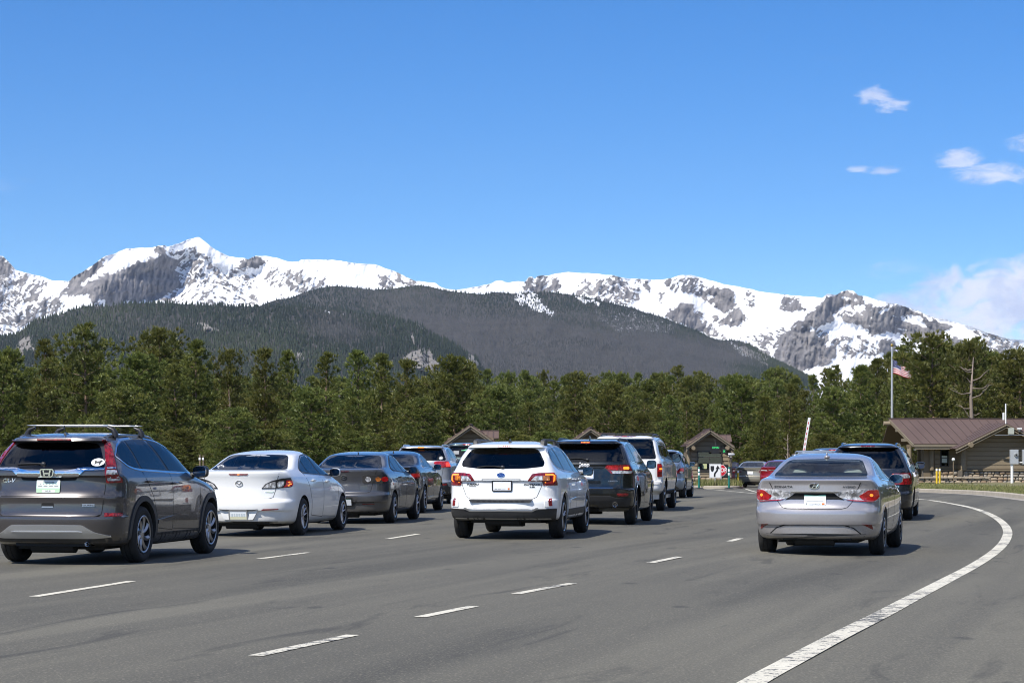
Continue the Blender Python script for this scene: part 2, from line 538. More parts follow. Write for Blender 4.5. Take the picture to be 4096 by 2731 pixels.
    def line(self, name, path, view, m, w=.012, parent=None, offset=.0015, thick=.004):
        d = []
        for p, q in zip(path[:-1], path[1:]):
            k = max(1, int(math.hypot(q[0]-p[0], q[1]-p[1])/.06))
            d += [(p[0]+(q[0]-p[0])*i/k, p[1]+(q[1]-p[1])*i/k) for i in range(k)]
        d.append(path[-1][:2])
        s = stroke(d, w); n = len(d)
        bm = bmesh.new(); vs = [bm.verts.new((p[0], p[1], 0)) for p in s]
        for i in range(n-1): bm.faces.new((vs[i], vs[i+1], vs[2*n-2-i], vs[2*n-1-i]))
        return link(name, self._finish(bm, view, offset, thick), parent or self.root, m)
    def text(self, name, s, y, z, size, m, parent=None, sx=1.0, align='CENTER', shear=0.0, x=None, lift=.003, bold=0.0):
        me = text_mesh(s, size, align, shear, bold)
        for v in me.vertices:
            a, b = y - v.co.x*sx, z + v.co.y
            if x is None:
                p, n, d = self.hit('rear', a, b); v.co = p - Vector((1,0,0))*(lift + v.co.z)
            else: v.co = (x - v.co.z - lift, a, b)
        me.update()
        return link(name, me, parent or self.root, m)
    # -- the body itself
    def cut(self, mb): self.cuts.append(mb)
    def prism(self, poly, view, a, b):
        """a cutter: the outline pushed through the skin"""
        mb = MB()
        if view == 'x': mb.prism(poly, b-a, 'x', a)
        elif view == 'y': mb.prism(poly, b-a, 'y', a)
        return mb
    def body(self):
        sp = self.sp
        o = link('body', self.shell.copy(), self.root, self.paint)
        o.parent = None
        cutters = []
        def boolean(mb_or_me, m):
            me = mb_or_me.mesh('cut') if isinstance(mb_or_me, MB) else mb_or_me
            bm = bmesh.new(); bm.from_mesh(me); bmesh.ops.recalc_face_normals(bm, faces=bm.faces); bm.to_mesh(me); bm.free()
            c = link('cutter', me, None, m); c.hide_render = True
            md = o.modifiers.new('b', 'BOOLEAN'); md.object = c; md.operation = 'DIFFERENCE'; md.solver = 'MANIFOLD'; md.material_mode = 'TRANSFER'
            cutters.append(c)
        wells = MB(); r = sp['wr'] + sp.get('gap', .045)
        for x in (sp['ro'], sp['ro'] + sp['wb']):
            for s in (-1, 1):
                M = Matrix.Translation((x, s*(sp['W']/2 + .3), sp['wr'] + .015)) @ Matrix.Rotation(R(90), 4, 'X')
                d = .3 + .36
                wells.lathe([(0, -d), (r, -d), (r, .3), (0, .3)] if s < 0 else [(0, -.3), (r, -.3), (r, d), (0, d)], 40, M)
        w2 = bpy.data.meshes.new('w'); w2.from_pydata(wells.v, [], wells.f)
        bm = bmesh.new(); bm.from_mesh(w2); bmesh.ops.remove_doubles(bm, verts=bm.verts, dist=1e-4)
        bmesh.ops.dissolve_degenerate(bm, dist=1e-5, edges=bm.edges); bmesh.ops.recalc_face_normals(bm, faces=bm.faces); bm.to_mesh(w2); bm.free()
        boolean(w2, M_under)
        if sp.get('cab'):
            boolean(shell_mesh(sp, inset=.055, z0=sp['cab'], z1=sp['H'] - .055, k=1.6), sp.get('cabmat') or M_cabin)
        for c in self.cuts: boolean(c, M_cabin if c in getattr(self, 'open', []) else self.paint)
        dg = bpy.context.evaluated_depsgraph_get()
        me = bpy.data.meshes.new_from_object(o.evaluated_get(dg), depsgraph=dg)
        o.modifiers.clear(); o.data = me; me.name = 'body'
        for c in cutters: bpy.data.objects.remove(c)
        smooth(me, 32); o.parent = self.root
        self.body_obj = o
        return o
    def opening(self, poly, view):
        """a window opening cut through the skin into the cabin"""
        p = off(poly, -.022)
        L = self.sp['L']
        if view == 'rear': c = self.prism(p, 'x', -.6, min(1.9, L*.42))
        elif view == 'front': c = self.prism(p, 'x', L*.55, L + .5)
        elif view == 'right': c = self.prism(p, 'y', -1.6, -.30)
        else: c = self.prism(p, 'y', .30, 1.6)
        self.cuts.append(c)
        if not hasattr(self, 'open'): self.open = []
        self.open.append(c)
    def window(self, name, poly, view, glass, trim=None, tw=.022, frit=None):
        if self.sp.get('cab') and not (view == 'rear' and self.sp.get('solid_rear')): self.opening(poly, view)
        o = self.panel(name, poly, view, glass, offset=.005, thick=.002)
        if trim: self.band('window_trim', off(poly, tw), off(poly, -.001), view, trim, parent=o, offset=.006)
        if frit: self.band('window_border', poly, off(poly, -.05), view, frit, parent=o, offset=.0015, thick=.003)
        return o
    def wheels(self, rim_me, tyre_me, rim_m):
        sp = self.sp
        for x in (sp['ro'], sp['ro'] + sp['wb']):
            for s in (-1, 1):
                w = link('wheel', tyre_me, self.root, None, (x, s*sp['tr'], sp['wr']))
                if s > 0: w.rotation_euler = (0, 0, math.pi)
                link('rim', rim_me, w)
    def light(self, poly, m, name='tail_light', view='rear', parent=None, offset=.008, sides=(1, -1)):
        out = []
        for s in sides:
            p = poly if s > 0 else mir(poly)
            out.append(self.panel(name, p, view, m, parent, offset, .02, step=.05))
        return out
    def mirror(self, x, z, size=(.075, .115, .085), paint=None, gap=.03, rod=True):
        sp = self.sp
        for s, vw in ((-1, 'right'), (1, 'left')):
            p, n, d = self.hit(vw, x, z - .05)
            y = s*(abs(p.y) + gap + size[1])
            mb = MB(); mb.sq((x, y, z), size, 3.2, nu=20, nv=12)
            o = mb.build('wing_mirror', paint or self.paint, self.root, 60)
            st = MB(); st.tube([(x+.02, s*(abs(p.y) - .03), z - size[2]*.55), (x, y, z - size[2]*.5)], [.035, .03], 8)
            st.build('mirror_stalk', M_black, o, 60)
            g = MB(); gy, gz_ = size[1]*.92, size[2]*.90
            pts = [(gy*math.copysign(abs(math.cos(t))**.62, math.cos(t)), gz_*math.copysign(abs(math.sin(t))**.62, math.sin(t))) for t in [2*math.pi*i/24 for i in range(24)]]
            X = x - size[0] - .004
            g.add([(X, y + a, z + b) for a, b in pts] + [(X + .03, y + a, z + b) for a, b in pts],
                  [tuple(range(24))] + [(i, 24+i, 24+(i+1) % 24, (i+1) % 24) for i in range(24)])
            g.build('mirror_glass', M_mirror, o)
    def handles(self, pts, m, parent=None, ln=.10):
        for x, z in pts:
            for vw in ('right', 'left'):
                p, n, d = self.hit(vw, x, z)
                s = -1 if vw == 'right' else 1
                mb = MB(); mb.sq((x, p.y + s*.022, z), (ln, .016, .017), 2.8, nu=14, nv=8)
                mb.build('door_handle', m, self.root, 60)
    def plate(self, y, z, img, w=.305, h=.155, frame=None, tilt=None, xo=.0, words=None):
        p, n, d = self.hit('rear', y, z)
        pts = [self.hit('rear', y, z + q)[0] for q in (-h*.45, h*.45)]
        t = math.atan2(pts[1].x - pts[0].x, pts[1].z - pts[0].z) if tilt is None else tilt
        M = Matrix.Translation((p.x - .012 + xo, y, z)) @ Matrix.Rotation(t, 4, 'Y')
        b = MB(); poly = rnd([(-w/2, -h/2), (w/2, -h/2), (w/2, h/2), (-w/2, h/2)], .014, 3, 9)
        b.prism(poly, .006, 'x', -.003)
        b.v = [tuple(M @ Vector(q)) for q in b.v]
        o = b.build('license_plate', img, self.root)
        if frame:
            f = MB(); oo = off(poly, .012); ii = off(poly, -.008); n_ = len(poly)
            for x0 in (-.006,):
                v = [(x0, a, c) for a, c in oo] + [(x0, a, c) for a, c in ii] + [(x0 + .012, a, c) for a, c in oo] + [(x0 + .012, a, c) for a, c in ii]
                f.add([tuple(M @ Vector(q)) for q in v], [(i, (i+1) % n_, n_ + (i+1) % n_, n_ + i) for i in range(n_)] + [(i, 2*n_ + i, 2*n_ + (i+1) % n_, (i+1) % n_) for i in range(n_)])
            f.build('plate_frame', frame, o)
        for (s, a, c, size, mt) in (words or ()):
            me = text_mesh(s, size, 'CENTER')
            for v in me.vertices: v.co = M @ Vector((-.0045 - v.co.z, a - v.co.x, c + v.co.y))
            me.update(); link('plate_lettering', me, o, mt)
        return o, M
    def underside(self, exhaust=None):
        sp = self.sp; L, z = sp['L'], sp['rear'][0][0]; w = sp['W']/2
        mb = MB()
        mb.box((.5, -w*.62, z - .04), (L - .6, w*.62, z + .12))
        mb.tube([(.35, -.25, z + .02), (.35, .3, z + .02)], .10, 12)
        mb.tube([(sp['ro'], -w*.8, sp['wr']*.85), (sp['ro'], w*.8, sp['wr']*.85)], .05, 8)
        mb.box((sp['ro'] - .12, -.22, sp['wr']*.55), (sp['ro'] + .14, .2, sp['wr']*1.1))
        for s in (-1, 1): mb.box((sp['ro'] - .3, s*.5 - .05, z - .02), (sp['ro'] + .25, s*.5 + .05, z + .1))
        mb.box((.18, -w*.55, z + .01), (.4, w*.5, z + .1))
        mb.build('underbody', M_under, self.root)
        for (y, zz, r) in (exhaust or ()):
            e = MB(); M = Matrix.Translation((.10, y, zz)) @ Matrix.Rotation(R(90), 4, 'Y')
            e.lathe([(r*.86, .3), (r*.86, 0), (r, -.005), (r, .3)], 18, M)
            e.lathe([(0, .08), (r*.86, .08)], 18, M, 1)
            e.build('exhaust_pipe', [M_chrome, M_under], self.root, 40)
    def seams(self, paths, view='rear'):
        for p in paths: self.line('panel_gap', p, view, M_gap, .0075)
    def seats(self, rows, m, head=None):
        for (x, ys, zt) in rows:
            for y in ys:
                mb = MB(); mb.sq((x, y, zt - .30), (.07, .24, .32), 3.5, nu=16, nv=10)
                o = mb.build('seat', m, self.root, 60)
                h = MB(); h.sq((x - .02, y, zt + .11), (.05, .13, .085), 3, nu=14, nv=8)
                h.build('headrest', head or m, o, 60)
    def antenna_fin(self, x, y, m, h=.06, l=.16):
        p, n, d = self.hit('top', x, y)
        mb = MB()
        pts = [(0, 0), (l, 0), (l*.85, h*.18), (l*.35, h*.75), (l*.10, h), (.0, h*.9)]
        k = len(pts); v = []
        for s, sc in ((-1, 1), (1, 1)):
            v += [(x + a, y + s*(.022 if i < 2 else .016 if i == 2 else .007), p.z - .006 + b) for i, (a, b) in enumerate(pts)]
        mb.add(v, [tuple(range(k)), tuple(range(k, 2*k))[::-1]] + [(i, k+i, k+(i+1) % k, (i+1) % k) for i in range(k)])
        mb.build('roof_antenna', m, self.root, 60)
    def rail(self, x0, x1, y, m, h=.05, feet=True, thick=.018, name='roof_rail'):
        for s in (-1, 1):
            pts = []
            for i in range(13):
                t = i/12; x = x0 + (x1-x0)*t; p, n, d = self.hit('top', x, s*y)
                e = min(1, min(t, 1-t)/.10)
                pts.append((x, s*y, p.z - .008 + h*math.sin(e*math.pi/2)))
            mb = MB(); mb.tube(pts, thick, 8); mb.build(name, m, self.root, 50)
    def wiper(self, pts, m=None):
        q = []
        for i, (y, z) in enumerate(pts):
            p, n, d = self.hit('rear', y, z); q.append(p - Vector((.022, 0, 0)))
        mb = MB(); mb.tube(q, [.016] + [.009]*(len(q)-1), 6); mb.sq(q[0], (.02, .035, .03), 2.5, nu=12, nv=8)
        mb.build('rear_wiper', m or M_black, self.root, 50)

_TXT = {}
def text_mesh(s, size, align='CENTER', shear=0.0, bold=0.0):
    cu = bpy.data.curves.new('t', 'FONT'); cu.body = s; cu.size = size; cu.align_x = align; cu.align_y = 'CENTER'
    cu.shear = shear; cu.extrude = .0015; cu.resolution_u = 2; cu.offset = bold
    o = bpy.data.objects.new('t', cu); COL.objects.link(o)
    dg = bpy.context.evaluated_depsgraph_get()
    me = bpy.data.meshes.new_from_object(o.evaluated_get(dg), depsgraph=dg)
    bpy.data.objects.remove(o); return me

def tyre_mesh(r, w, rim):
    mb = MB(); M = Matrix.Rotation(R(90), 4, 'X')
    h = w/2
    prof = [(rim - .005, -h*.78), (rim + .02, -h*.92), (r*.5 + rim*.5, -h*1.02), (r - .035, -h*.97), (r - .010, -h*.80), (r, -h*.55), (r, -h*.30), (r - .008, -h*.28), (r - .008, -h*.24), (r, -h*.22),
            (r, h*.22), (r - .008, h*.24), (r - .008, h*.28), (r, h*.30), (r, h*.55), (r - .010, h*.80), (r - .035, h*.97), (r*.5 + rim*.5, h*1.02), (rim + .02, h*.92), (rim - .005, h*.78)]
    mb.lathe(prof, 48, M, 0)
    mb.lathe([(rim, -h*.7), (rim*.97, 0), (rim, h*.7)], 32, M, 1)
    me = mb.mesh('tyre'); me.materials.append(M_tyre); me.materials.append(M_under)
    me.polygons.foreach_set('material_index', mb.m); return smooth(me, 40)
def rim_mesh(rim, w, n=5, style='straight', m=None, dark=None):
    """alloy wheel, face on the -y side: lip, spokes, hub, brake disc"""
    mb = MB(); M = Matrix.Rotation(R(90), 4, 'X'); h = w/2      # lathe height +z -> -y
    mb.lathe([(rim + .004, h*.93), (rim - .006, h*.98), (rim - .020, h*.92)], 48, M, 0)
    mb.lathe([(rim - .020, h*.92), (rim - .024, h*.3)], 48, M, 2)
    mb.lathe([(0, h*.80), (.035, h*.80), (.075, h*.72), (.08, h*.45)], 24, M, 0)
    mb.lathe([(0, h*.18), (rim*.62, h*.18), (rim*.62, h*.02)], 24, M, 1)
    mb.lathe([(0, -h*.1), (rim*.98, -h*.1)], 32, M, 2)
    def spoke(a, w0, w1, tw=0.0, r0=.05, r1=None):
        r1 = r1 or rim - .008; k = 5; v = []
        for i in range(k):
            t = i/(k-1); r = r0 + (r1-r0)*t; ww = w0 + (w1-w0)*t; an = a + tw*t*t
            yo = -(h*.74 + h*.16*t)
            for s, yy in ((-1, yo + .012), (0, yo - .006), (1, yo + .012), (1, yo + .020), (-1, yo + .020)):
                rx, rz = r*math.cos(an) - s*ww/2*math.sin(an), r*math.sin(an) + s*ww/2*math.cos(an)
                v.append((rx, yy, rz))
        f = []
        for i in range(k-1):
            for j in range(5): f.append((i*5+j, i*5+(j+1) % 5, (i+1)*5+(j+1) % 5, (i+1)*5+j))
        mb.add(v, f, 0)
    for q in range(n):
        a = 2*math.pi*q/n + .3
        if style == 'straight': spoke(a, .05, .042)
        elif style == 'thin': spoke(a, .032, .026)
        elif style == 'twin': spoke(a - .09, .028, .03, -.06); spoke(a + .09, .028, .03, .06)
        elif style == 'twist': spoke(a, .035, .085, .30)
        elif style == 'y': spoke(a, .045, .03, 0, .05, rim*.6); spoke(a, .02, .03, .20, .07); spoke(a, .02, .03, -.20, .07)
    me = mb.mesh('rim')
    for x in (m or M_alloy, M_disc, M_under): me.materials.append(x)
    me.polygons.foreach_set('material_index', mb.m); return smooth(me, 35)

# ---------------------------------------------------------------- vehicle materials
def car_paint(name, c, metal=.55, rough=.32, flake=True):
    m = mat(name, c, rough, metal, .5, 1.0, .025); t = NT(m)
    v = t.coord('Object')
    if flake:
        n = t.vor(v, 900, 'F1', 'Color'); g = t.new('ShaderNodeSeparateColor'); t.l.new(n, g.inputs[0])
        t.rough(t.math('ADD', rough - .05, t.math('MULTIPLY', g.outputs[0], .10)))
    d = t.noise(v, 2.2, 6, .6)                        # road dust
    z = t.new('ShaderNodeSeparateXYZ'); t.l.new(t.coord('Object'), z.inputs[0])
    low = t.step(t.math('ADD', z.outputs[2], t.math('MULTIPLY', d, -.35)), -.05, .42, .42, 0.0)
    t.color(t.mix(low, c, (.16, .145, .12)))
    t.put(t.b.inputs['Coat Weight'], t.math('SUBTRACT', 1.0, t.math('MULTIPLY', low, 1.6), True))
    return m
def glass_mat(name, tint, refl=1.0):
    m = bpy.data.materials.new(name); m.use_nodes = True; t = NT(m); n = t.n; n.remove(t.b)
    fr = n.new('ShaderNodeFresnel'); fr.inputs['IOR'].default_value = 1.52
    tr = n.new('ShaderNodeBsdfTransparent'); tr.inputs[0].default_value = (*tint, 1)
    gl = n.new('ShaderNodeBsdfGlossy'); gl.inputs['Roughness'].default_value = .0
    mx = n.new('ShaderNodeMixShader'); t.l.new(t.math('ADD', t.math('MULTIPLY', fr.outputs[0], refl), .015, True), mx.inputs[0])
    t.l.new(tr.outputs[0], mx.inputs[1]); t.l.new(gl.outputs[0], mx.inputs[2])
    t.l.new(mx.outputs[0], n['Material Output'].inputs[0]); return m
M_under = mat('underbody_black', (.012, .012, .012), .8)
M_cabin = mat('cabin_dark', (.035, .036, .038), .8)
M_black = mat('black_trim', (.016, .016, .017), .38)
M_clad = weathered('grey_plastic_cladding', (.030, .030, .031), (.042, .042, .042), 5, .55)
M_gap = mat('panel_gap', (.008, .008, .008), .9)
M_tyre = weathered('tyre_rubber', (.013, .013, .013), (.028, .026, .024), 9, .85)
M_alloy = mat('alloy_wheel', (.42, .42, .43), .32, .9)
M_alloyd = mat('alloy_wheel_dark', (.16, .16, .17), .35, .9)
M_disc = mat('brake_disc', (.018, .017, .016), .7, .0)
M_chrome = mat('chrome', (.72, .73, .75), .08, 1.0)
M_satin = mat('satin_silver', (.55, .56, .57), .34, .8)
M_mirror = mat('mirror_glass', (.13, .145, .16), .02, 1.0)
M_red = mat('red_lens', (.20, .004, .008), .12, 0, .5, 1.0, .02)
M_redd = mat('dark_red_lens', (.09, .003, .006), .15, 0, .5, 1.0, .02)
M_lit = mat('lit_brake_lens', (.26, .005, .009), .15, 0, .5, 1.0, .02, (1.0, .02, .015), .12)
M_hot = mat('glowing_lamp', (.9, .25, .02), .2, 0, .5, 1.0, .02, (1.0, .30, .03), 1.1)
M_led = mat('brake_led', (.9, .05, .03), .2, 0, .5, .6, .02, (1.0, .05, .03), 1.0)
M_amber = mat('amber_lamp', (.55, .16, .02), .18, 0, .5, 1.0, .02)
M_clear = mat('clear_lens', (.62, .62, .63), .10, .35, .6, 1.0, .02)
M_reflector = mat('red_reflector', (.17, .008, .010), .22, 0, .5, .6, .05)
M_white_sticker = mat('white_sticker', (.82, .82, .80), .5)
M_ink = mat('black_ink', (.02, .02, .02), .5)
M_inkg = mat('grey_ink', (.30, .31, .31), .5)
G_dark = glass_mat('privacy_glass', (.11, .115, .12), 1.0)
G_side = glass_mat('side_glass', (.42, .46, .45), 1.0)
G_tint = glass_mat('tinted_glass', (.22, .235, .24), 1.0)
G_clear = glass_mat('light_green_glass', (.74, .80, .78), .55)

for m_ in (M_red, M_redd, M_lit, M_clear, M_amber, M_reflector):           # moulded ribs and facets in the lamp lenses
    t = NT(m_); v = t.coord('Object'); c0 = tuple(m_.node_tree.nodes['Principled BSDF'].inputs['Base Color'].default_value)[:3]
    f_ = t.vor(t.coord('Object', (1, 1, .6)), 34, 'F1', 'Color'); g_ = t.new('ShaderNodeSeparateColor'); t.l.new(f_, g_.inputs[0])
    t.color(t.mix(g_.outputs[0], tuple(x*.45 for x in c0), tuple(min(1, x*1.5) for x in c0)))
    t.bump(t.vor(t.coord('Object', (1, 1, .6)), 34), .5, .01)
# ================================================================ ground, road and kerbs
M_asph = mat('asphalt', (.07, .07, .068), .88); t = NT(M_asph)
v = t.coord('Object'); vs = t.coord('Object', (1.0, .16, 1.0), (0, 0, R(-16)))
patch = t.noise(vs, .55, 6, .62, .4); big = t.noise(v, .09, 3, .5); grit = t.noise(v, 55, 3, .7); cell = t.vor(v, 85, 'F1', 'Color')
spk = t.new('ShaderNodeSeparateColor'); t.l.new(cell, spk.inputs[0])
lanes = t.noise(t.coord('Object', (1.0, .035, 1.0), (0, 0, R(-17))), .75, 4, .55, .25)       # wheel-polished and oil-darkened bands along the lanes
col = t.ramp(lanes, [(.38, (.040, .0395, .0355)), (.46, (.066, .0645, .057)), (.53, (.094, .091, .079)), (.62, (.140, .135, .114))])
col = t.mix(t.step(patch, .42, .62, 0, .7), col, t.ramp(big, [(.35, (.062, .0605, .054)), (.65, (.118, .114, .097))]))
col = t.mix(.42, col, t.ramp(grit, [(.30, (.016, .016, .015)), (.5, (.078, .076, .066)), (.72, (.260, .248, .205))]), 'MIX')
col = t.mix(t.step(spk.outputs[0], .92, .97, 0, .6), col, (.24, .225, .19))
stain = t.noise(t.coord('Object', (1.2, .22, 1), (0, 0, R(-15))), 1.3, 6, .68, .9)
col = t.mix(t.step(stain, .55, .70, 0, .60), col, (.030, .0295, .028))
drip = t.vor(t.coord('Object', (1, .55, 1)), .9, 'F1', 'Distance')
col = t.mix(t.step(t.math('ADD', drip, t.math('MULTIPLY', t.noise(v, 14, 3, .6), .12)), .10, .16, .55, 0), col, (.022, .022, .022))
col = t.mix(1.0, col, (1.03, 1.0, .90), 'MULTIPLY')
t.color(col); t.bump(t.math('ADD', grit, t.math('MULTIPLY', spk.outputs[0], .5)), .35, .006)
M_paint = mat('road_paint', (.72, .70, .62), .65); t = NT(M_paint)
v = t.coord('Object'); wear = t.noise(v, 9, 6, .7, .3); w2 = t.noise(t.coord('Object', (3, 3, 1)), 14, 4, .75)
w3 = t.noise(v, .8, 3, .5)
tr_ = t.step(t.math('ADD', t.math('ADD', wear, t.math('MULTIPLY', w2, .55)), t.math('MULTIPLY', w3, .45)), 1.03, 1.10)
t.color(t.mix(tr_, t.ramp(wear, [(.3, (.48, .45, .36)), (.6, (.70, .66, .54))]), (.085, .082, .072)))
M_kerb = weathered('kerb_concrete', (.42, .37, .29), (.30, .27, .22), 2.5, .85, .3)
M_soil = mat('dry_ground', (.2, .16, .1), .95); t = NT(M_soil)
v = t.coord('Object'); n1 = t.noise(v, .35, 7, .65); n2 = t.noise(v, 6, 5, .7)
t.color(t.mix(t.step(n2, .35, .65, 0, .6), t.ramp(n1, [(.3, (.13, .115, .05)), (.5, (.20, .165, .085)), (.68, (.10, .115, .035))]), (.09, .10, .03)))
M_gutter = weathered('gutter_concrete', (.34, .31, .26), (.24, .22, .19), 1.5, .85, .2)

def grid_sheet(name, xs_of, ys, zf, m, kind='structure', parent=None):
    v = []; f = []; n = None
    for y in ys:
        xs = xs_of(y); n = len(xs); v += [(x, y, zf(x, y)) for x in xs]
    for j in range(len(ys) - 1):
        for i in range(n - 1): f.append((j*n+i, j*n+i+1, (j+1)*n+i+1, (j+1)*n+i))
    me = bpy.data.meshes.new(name); me.from_pydata(v, [], f)
    o = link(name, me, parent, m); smooth(me)
    if parent is None: o['kind'] = kind
    return o
YS = [-400, -200, -80, -30] + list(range(-10, 152, 3)) + [156, 162, 170, 180, 200, 240, 300, 400, 600, 1000, 1800, 3000, 4500, 7000, 12000]
def soil_z(x, y):
    z = road_z(x, y) - 0.045
    if y > 150: z = ground_z(150) - .045
    if y > 200: z += min((y - 200) / 250.0, 1.0) * -2.0
    return z
grid_sheet('ground', lambda y: [(k/20.0)**3 * (500 + abs(y)*1.6) for k in range(-20, 21)], YS, soil_z, M_soil)

KERB = [(15.6, -15), (15.6, 40), (15.7, 58), (16.38, 68), (17.1, 75), (17.39, 81.4), (16.84, 88.9), (15.9, 98), (15.35, 110), (15.6, 124), (17.5, 134)]
def catmull(P, k=8):
    P = [Vector(p) for p in P]; out = []
    for i in range(len(P) - 1):
        a, b, c, d = P[max(i-1, 0)], P[i], P[i+1], P[min(i+2, len(P)-1)]
        for q in range(k):
            s = q/k; out.append(0.5*((2*b) + (c-a)*s + (2*a-5*b+4*c-d)*s*s + (3*b-a-3*c+d)*s**3))
    out.append(P[-1]); return out
kline = catmull(KERB)
def kerb_x(y):
    for a, b in zip(kline[:-1], kline[1:]):
        if a.y <= y <= b.y: return a.x + (b.x-a.x)*(y-a.y)/(b.y-a.y)
    return kline[0].x if y < kline[0].y else kline[-1].x
grid_sheet('road', lambda y: [-26 + (kerb_x(y) + .05 + 26)*k/30.0 for k in range(31)], [y*1.0 for y in range(-15, 136, 3)], lambda x, y: road_z(x, y), M_asph)
def kerb_strip(path, name, width=.16, h=.15, closed=False, parent=None, gutter=.35, left=True):
    """a cast kerb: upstand with a rounded top edge; the road lies on the left of the path"""
    P = [Vector(p) for p in path]; n = len(P); prof = [(0, -.08), (.015, h - .03), (.045, h), (width, h), (width, -.08)]
    v = []; f = []; m = len(prof)
    for i, p in enumerate(P):
        a = P[(i-1) % n] if closed or i > 0 else p; b = P[(i+1) % n] if closed or i < n-1 else p
        tt = (b - a).normalized(); nn = Vector((tt.y, -tt.x))
        for d, z in prof:
            q = p + nn*d; v.append((q.x, q.y, road_z(p.x, p.y) + z))
    for i in range(n if closed else n-1):
        j = (i+1) % n
        for k in range(m-1): f.append((i*m+k, j*m+k, j*m+k+1, i*m+k+1))
    me = bpy.data.meshes.new(name); me.from_pydata(v, [], f)
    o = link(name, me, parent, M_kerb); smooth(me, 30)
    if parent is None: o['kind'] = 'structure'
    return o
kerb_strip([p[:] for p in kline], 'kerb')
gpts = [p for p in kline if p.y > 40]
def ribbon(name, path, w0, w1, dz, m, parent=None, kind='structure'):
    P = [Vector(p) for p in path]; v = []; f = []
    for i, p in enumerate(P):
        tt = (P[min(i+1, len(P)-1)] - P[max(i-1, 0)]).normalized(); nn = Vector((tt.y, -tt.x))
        for d in (w0, w1):
            q = p + nn*d; v.append((q.x, q.y, road_z(q.x, q.y) + dz))
    for i in range(len(P)-1): f.append((2*i, 2*i+1, 2*i+3, 2*i+2))
    me = bpy.data.meshes.new(name); me.from_pydata(v, [], f); me.update()
    bm = bmesh.new(); bm.from_mesh(me); bmesh.ops.recalc_face_normals(bm, faces=bm.faces)
    if sum(q.normal.z for q in bm.faces) < 0: bmesh.ops.reverse_faces(bm, faces=bm.faces)
    bm.to_mesh(me); bm.free()
    o = link(name, me, parent, m)
    if parent is None: o['kind'] = kind
    return o
ribbon('gutter', [p[:] for p in gpts], -.42, .0, .004, M_gutter)
# painted markings
EDGE = [(.55, 9.5), (1.4, 12.39), (1.85, 13.87), (2.42, 15.76), (3.17, 18.22), (3.95, 20.86), (4.97, 24.25), (6.07, 27.8), (7.21, 31.7), (8.33, 35.89), (9.5, 40.74), (10.66, 46.26), (11.63, 51.71), (12.32, 56.46), (12.70, 60.22), (12.98, 64.79), (13.10, 70), (13.15, 76), (12.9, 86), (12.9, 98)]
ribbon('road_marking', [p[:] for p in catmull(EDGE)], -.085, .085, .005, M_paint)
DASH = [((-4.52, 20.1), (-4.05, 22.62)), ((-3.29, 27.66), (-2.83, 29.51)), ((-2.02, 34.53), (-1.62, 36.71)), ((-1.7, 14.08), (-1.18, 15.74)),
        ((-.76, 17.51), (-.34, 18.8)), ((.04, 20.52), (.63, 22.24)), ((1.73, 26.6), (2.24, 28.38)), ((3.51, 34.41), (3.88, 36.1)), ((-.9, 42.5), (-.55, 45.0)), ((5.3, 43.2), (5.8, 45.6))]
for i, (a, b) in enumerate(DASH):
    a, b = Vector(a), Vector(b)
    ribbon('road_marking', [(a + (b-a)*k/4)[:] for k in range(5)], -.055, .055, .005, M_paint)
ribbon('road_marking', [(9.55, 105.4), (9.5, 93), (9.45, 80.5)], -.06, .06, .005, M_paint)
ribbon('road_marking', [(11.5, 104.6), (10.6, 94), (9.60, 80.8)], -.06, .06, .0055, M_paint)

# traffic islands under the booths
def island(cx, cy, w, l, name='traffic_island'):
    pts = []
    for k in range(13):
        a = math.pi + math.pi*k/12; pts.append((cx + w/2*math.cos(a), cy + .75*w + .75*w*math.sin(a)))
    pts += [(cx + w/2, cy + l), (cx - w/2, cy + l)]
    root = empty(name, (0, 0, 0)); root['kind'] = 'structure'
    n = len(pts); c = Vector((cx, cy + l/2))
    vv = [(x, y, road_z(x, y) + .135) for x, y in [(c + (Vector(p)-c)*.93)[:] for p in pts]]
    me = bpy.data.meshes.new('island_top'); me.from_pydata(vv, [], [tuple(range(n))]); link('island_top', me, root, M_soil)
    kerb_strip(pts[::-1], 'island_kerb', closed=True, parent=root)
    return root
island(10.45, 105.6, 2.5, 22); island(-1.9, 94.5, 2.4, 24); island(3.95, 101, 2.4, 22)

# grass tufts on the verge and on the islands
M_grass = mat('dry_grass', (.16, .15, .06), .9); t = NT(M_grass)
g = t.attr('tint'); t.color(t.ramp(g, [(0.0, (.09, .12, .03)), (.5, (.15, .165, .05)), (.8, (.22, .20, .085)), (1.0, (.31, .26, .13))]))
def grass(name, area, count, label, h=(.08, .22), zf=soil_z, seed=1):
    rng = np.random.default_rng(seed); v = []; f = []; tint = []
    while len(f) < count:
        p = area(rng)
        if p is None: continue
        x, y = p; z = zf(x, y); base = rng.random()
        for b in range(4):
            a = rng.random()*6.283; hh = rng.uniform(*h); w = .012 + .01*rng.random(); lx, ly = rng.normal(0, .07, 2)
            ox, oy = rng.normal(0, .05, 2); k = len(v)
            v += [(x+ox-w*math.cos(a), y+oy-w*math.sin(a), z-.02), (x+ox+w*math.cos(a), y+oy+w*math.sin(a), z-.02), (x+ox+lx, y+oy+ly, z+hh)]
            f.append((k, k+1, k+2)); tint += [min(1, max(0, base*.7 + rng.random()*.3))]*3
    me = bpy.data.meshes.new(name); me.from_pydata(v, [], f)
    at = me.attributes.new('tint', 'FLOAT', 'POINT'); at.data.foreach_set('value', tint)
    o = link(name, me, None, M_grass); tag(o, label, 'grass', None, 'stuff')
def verge(rng):
    y = rng.uniform(60, 134); x = kerb_x(y) + .18 + abs(rng.normal(0, 3.5))
    return (x, y) if x < 36 else None
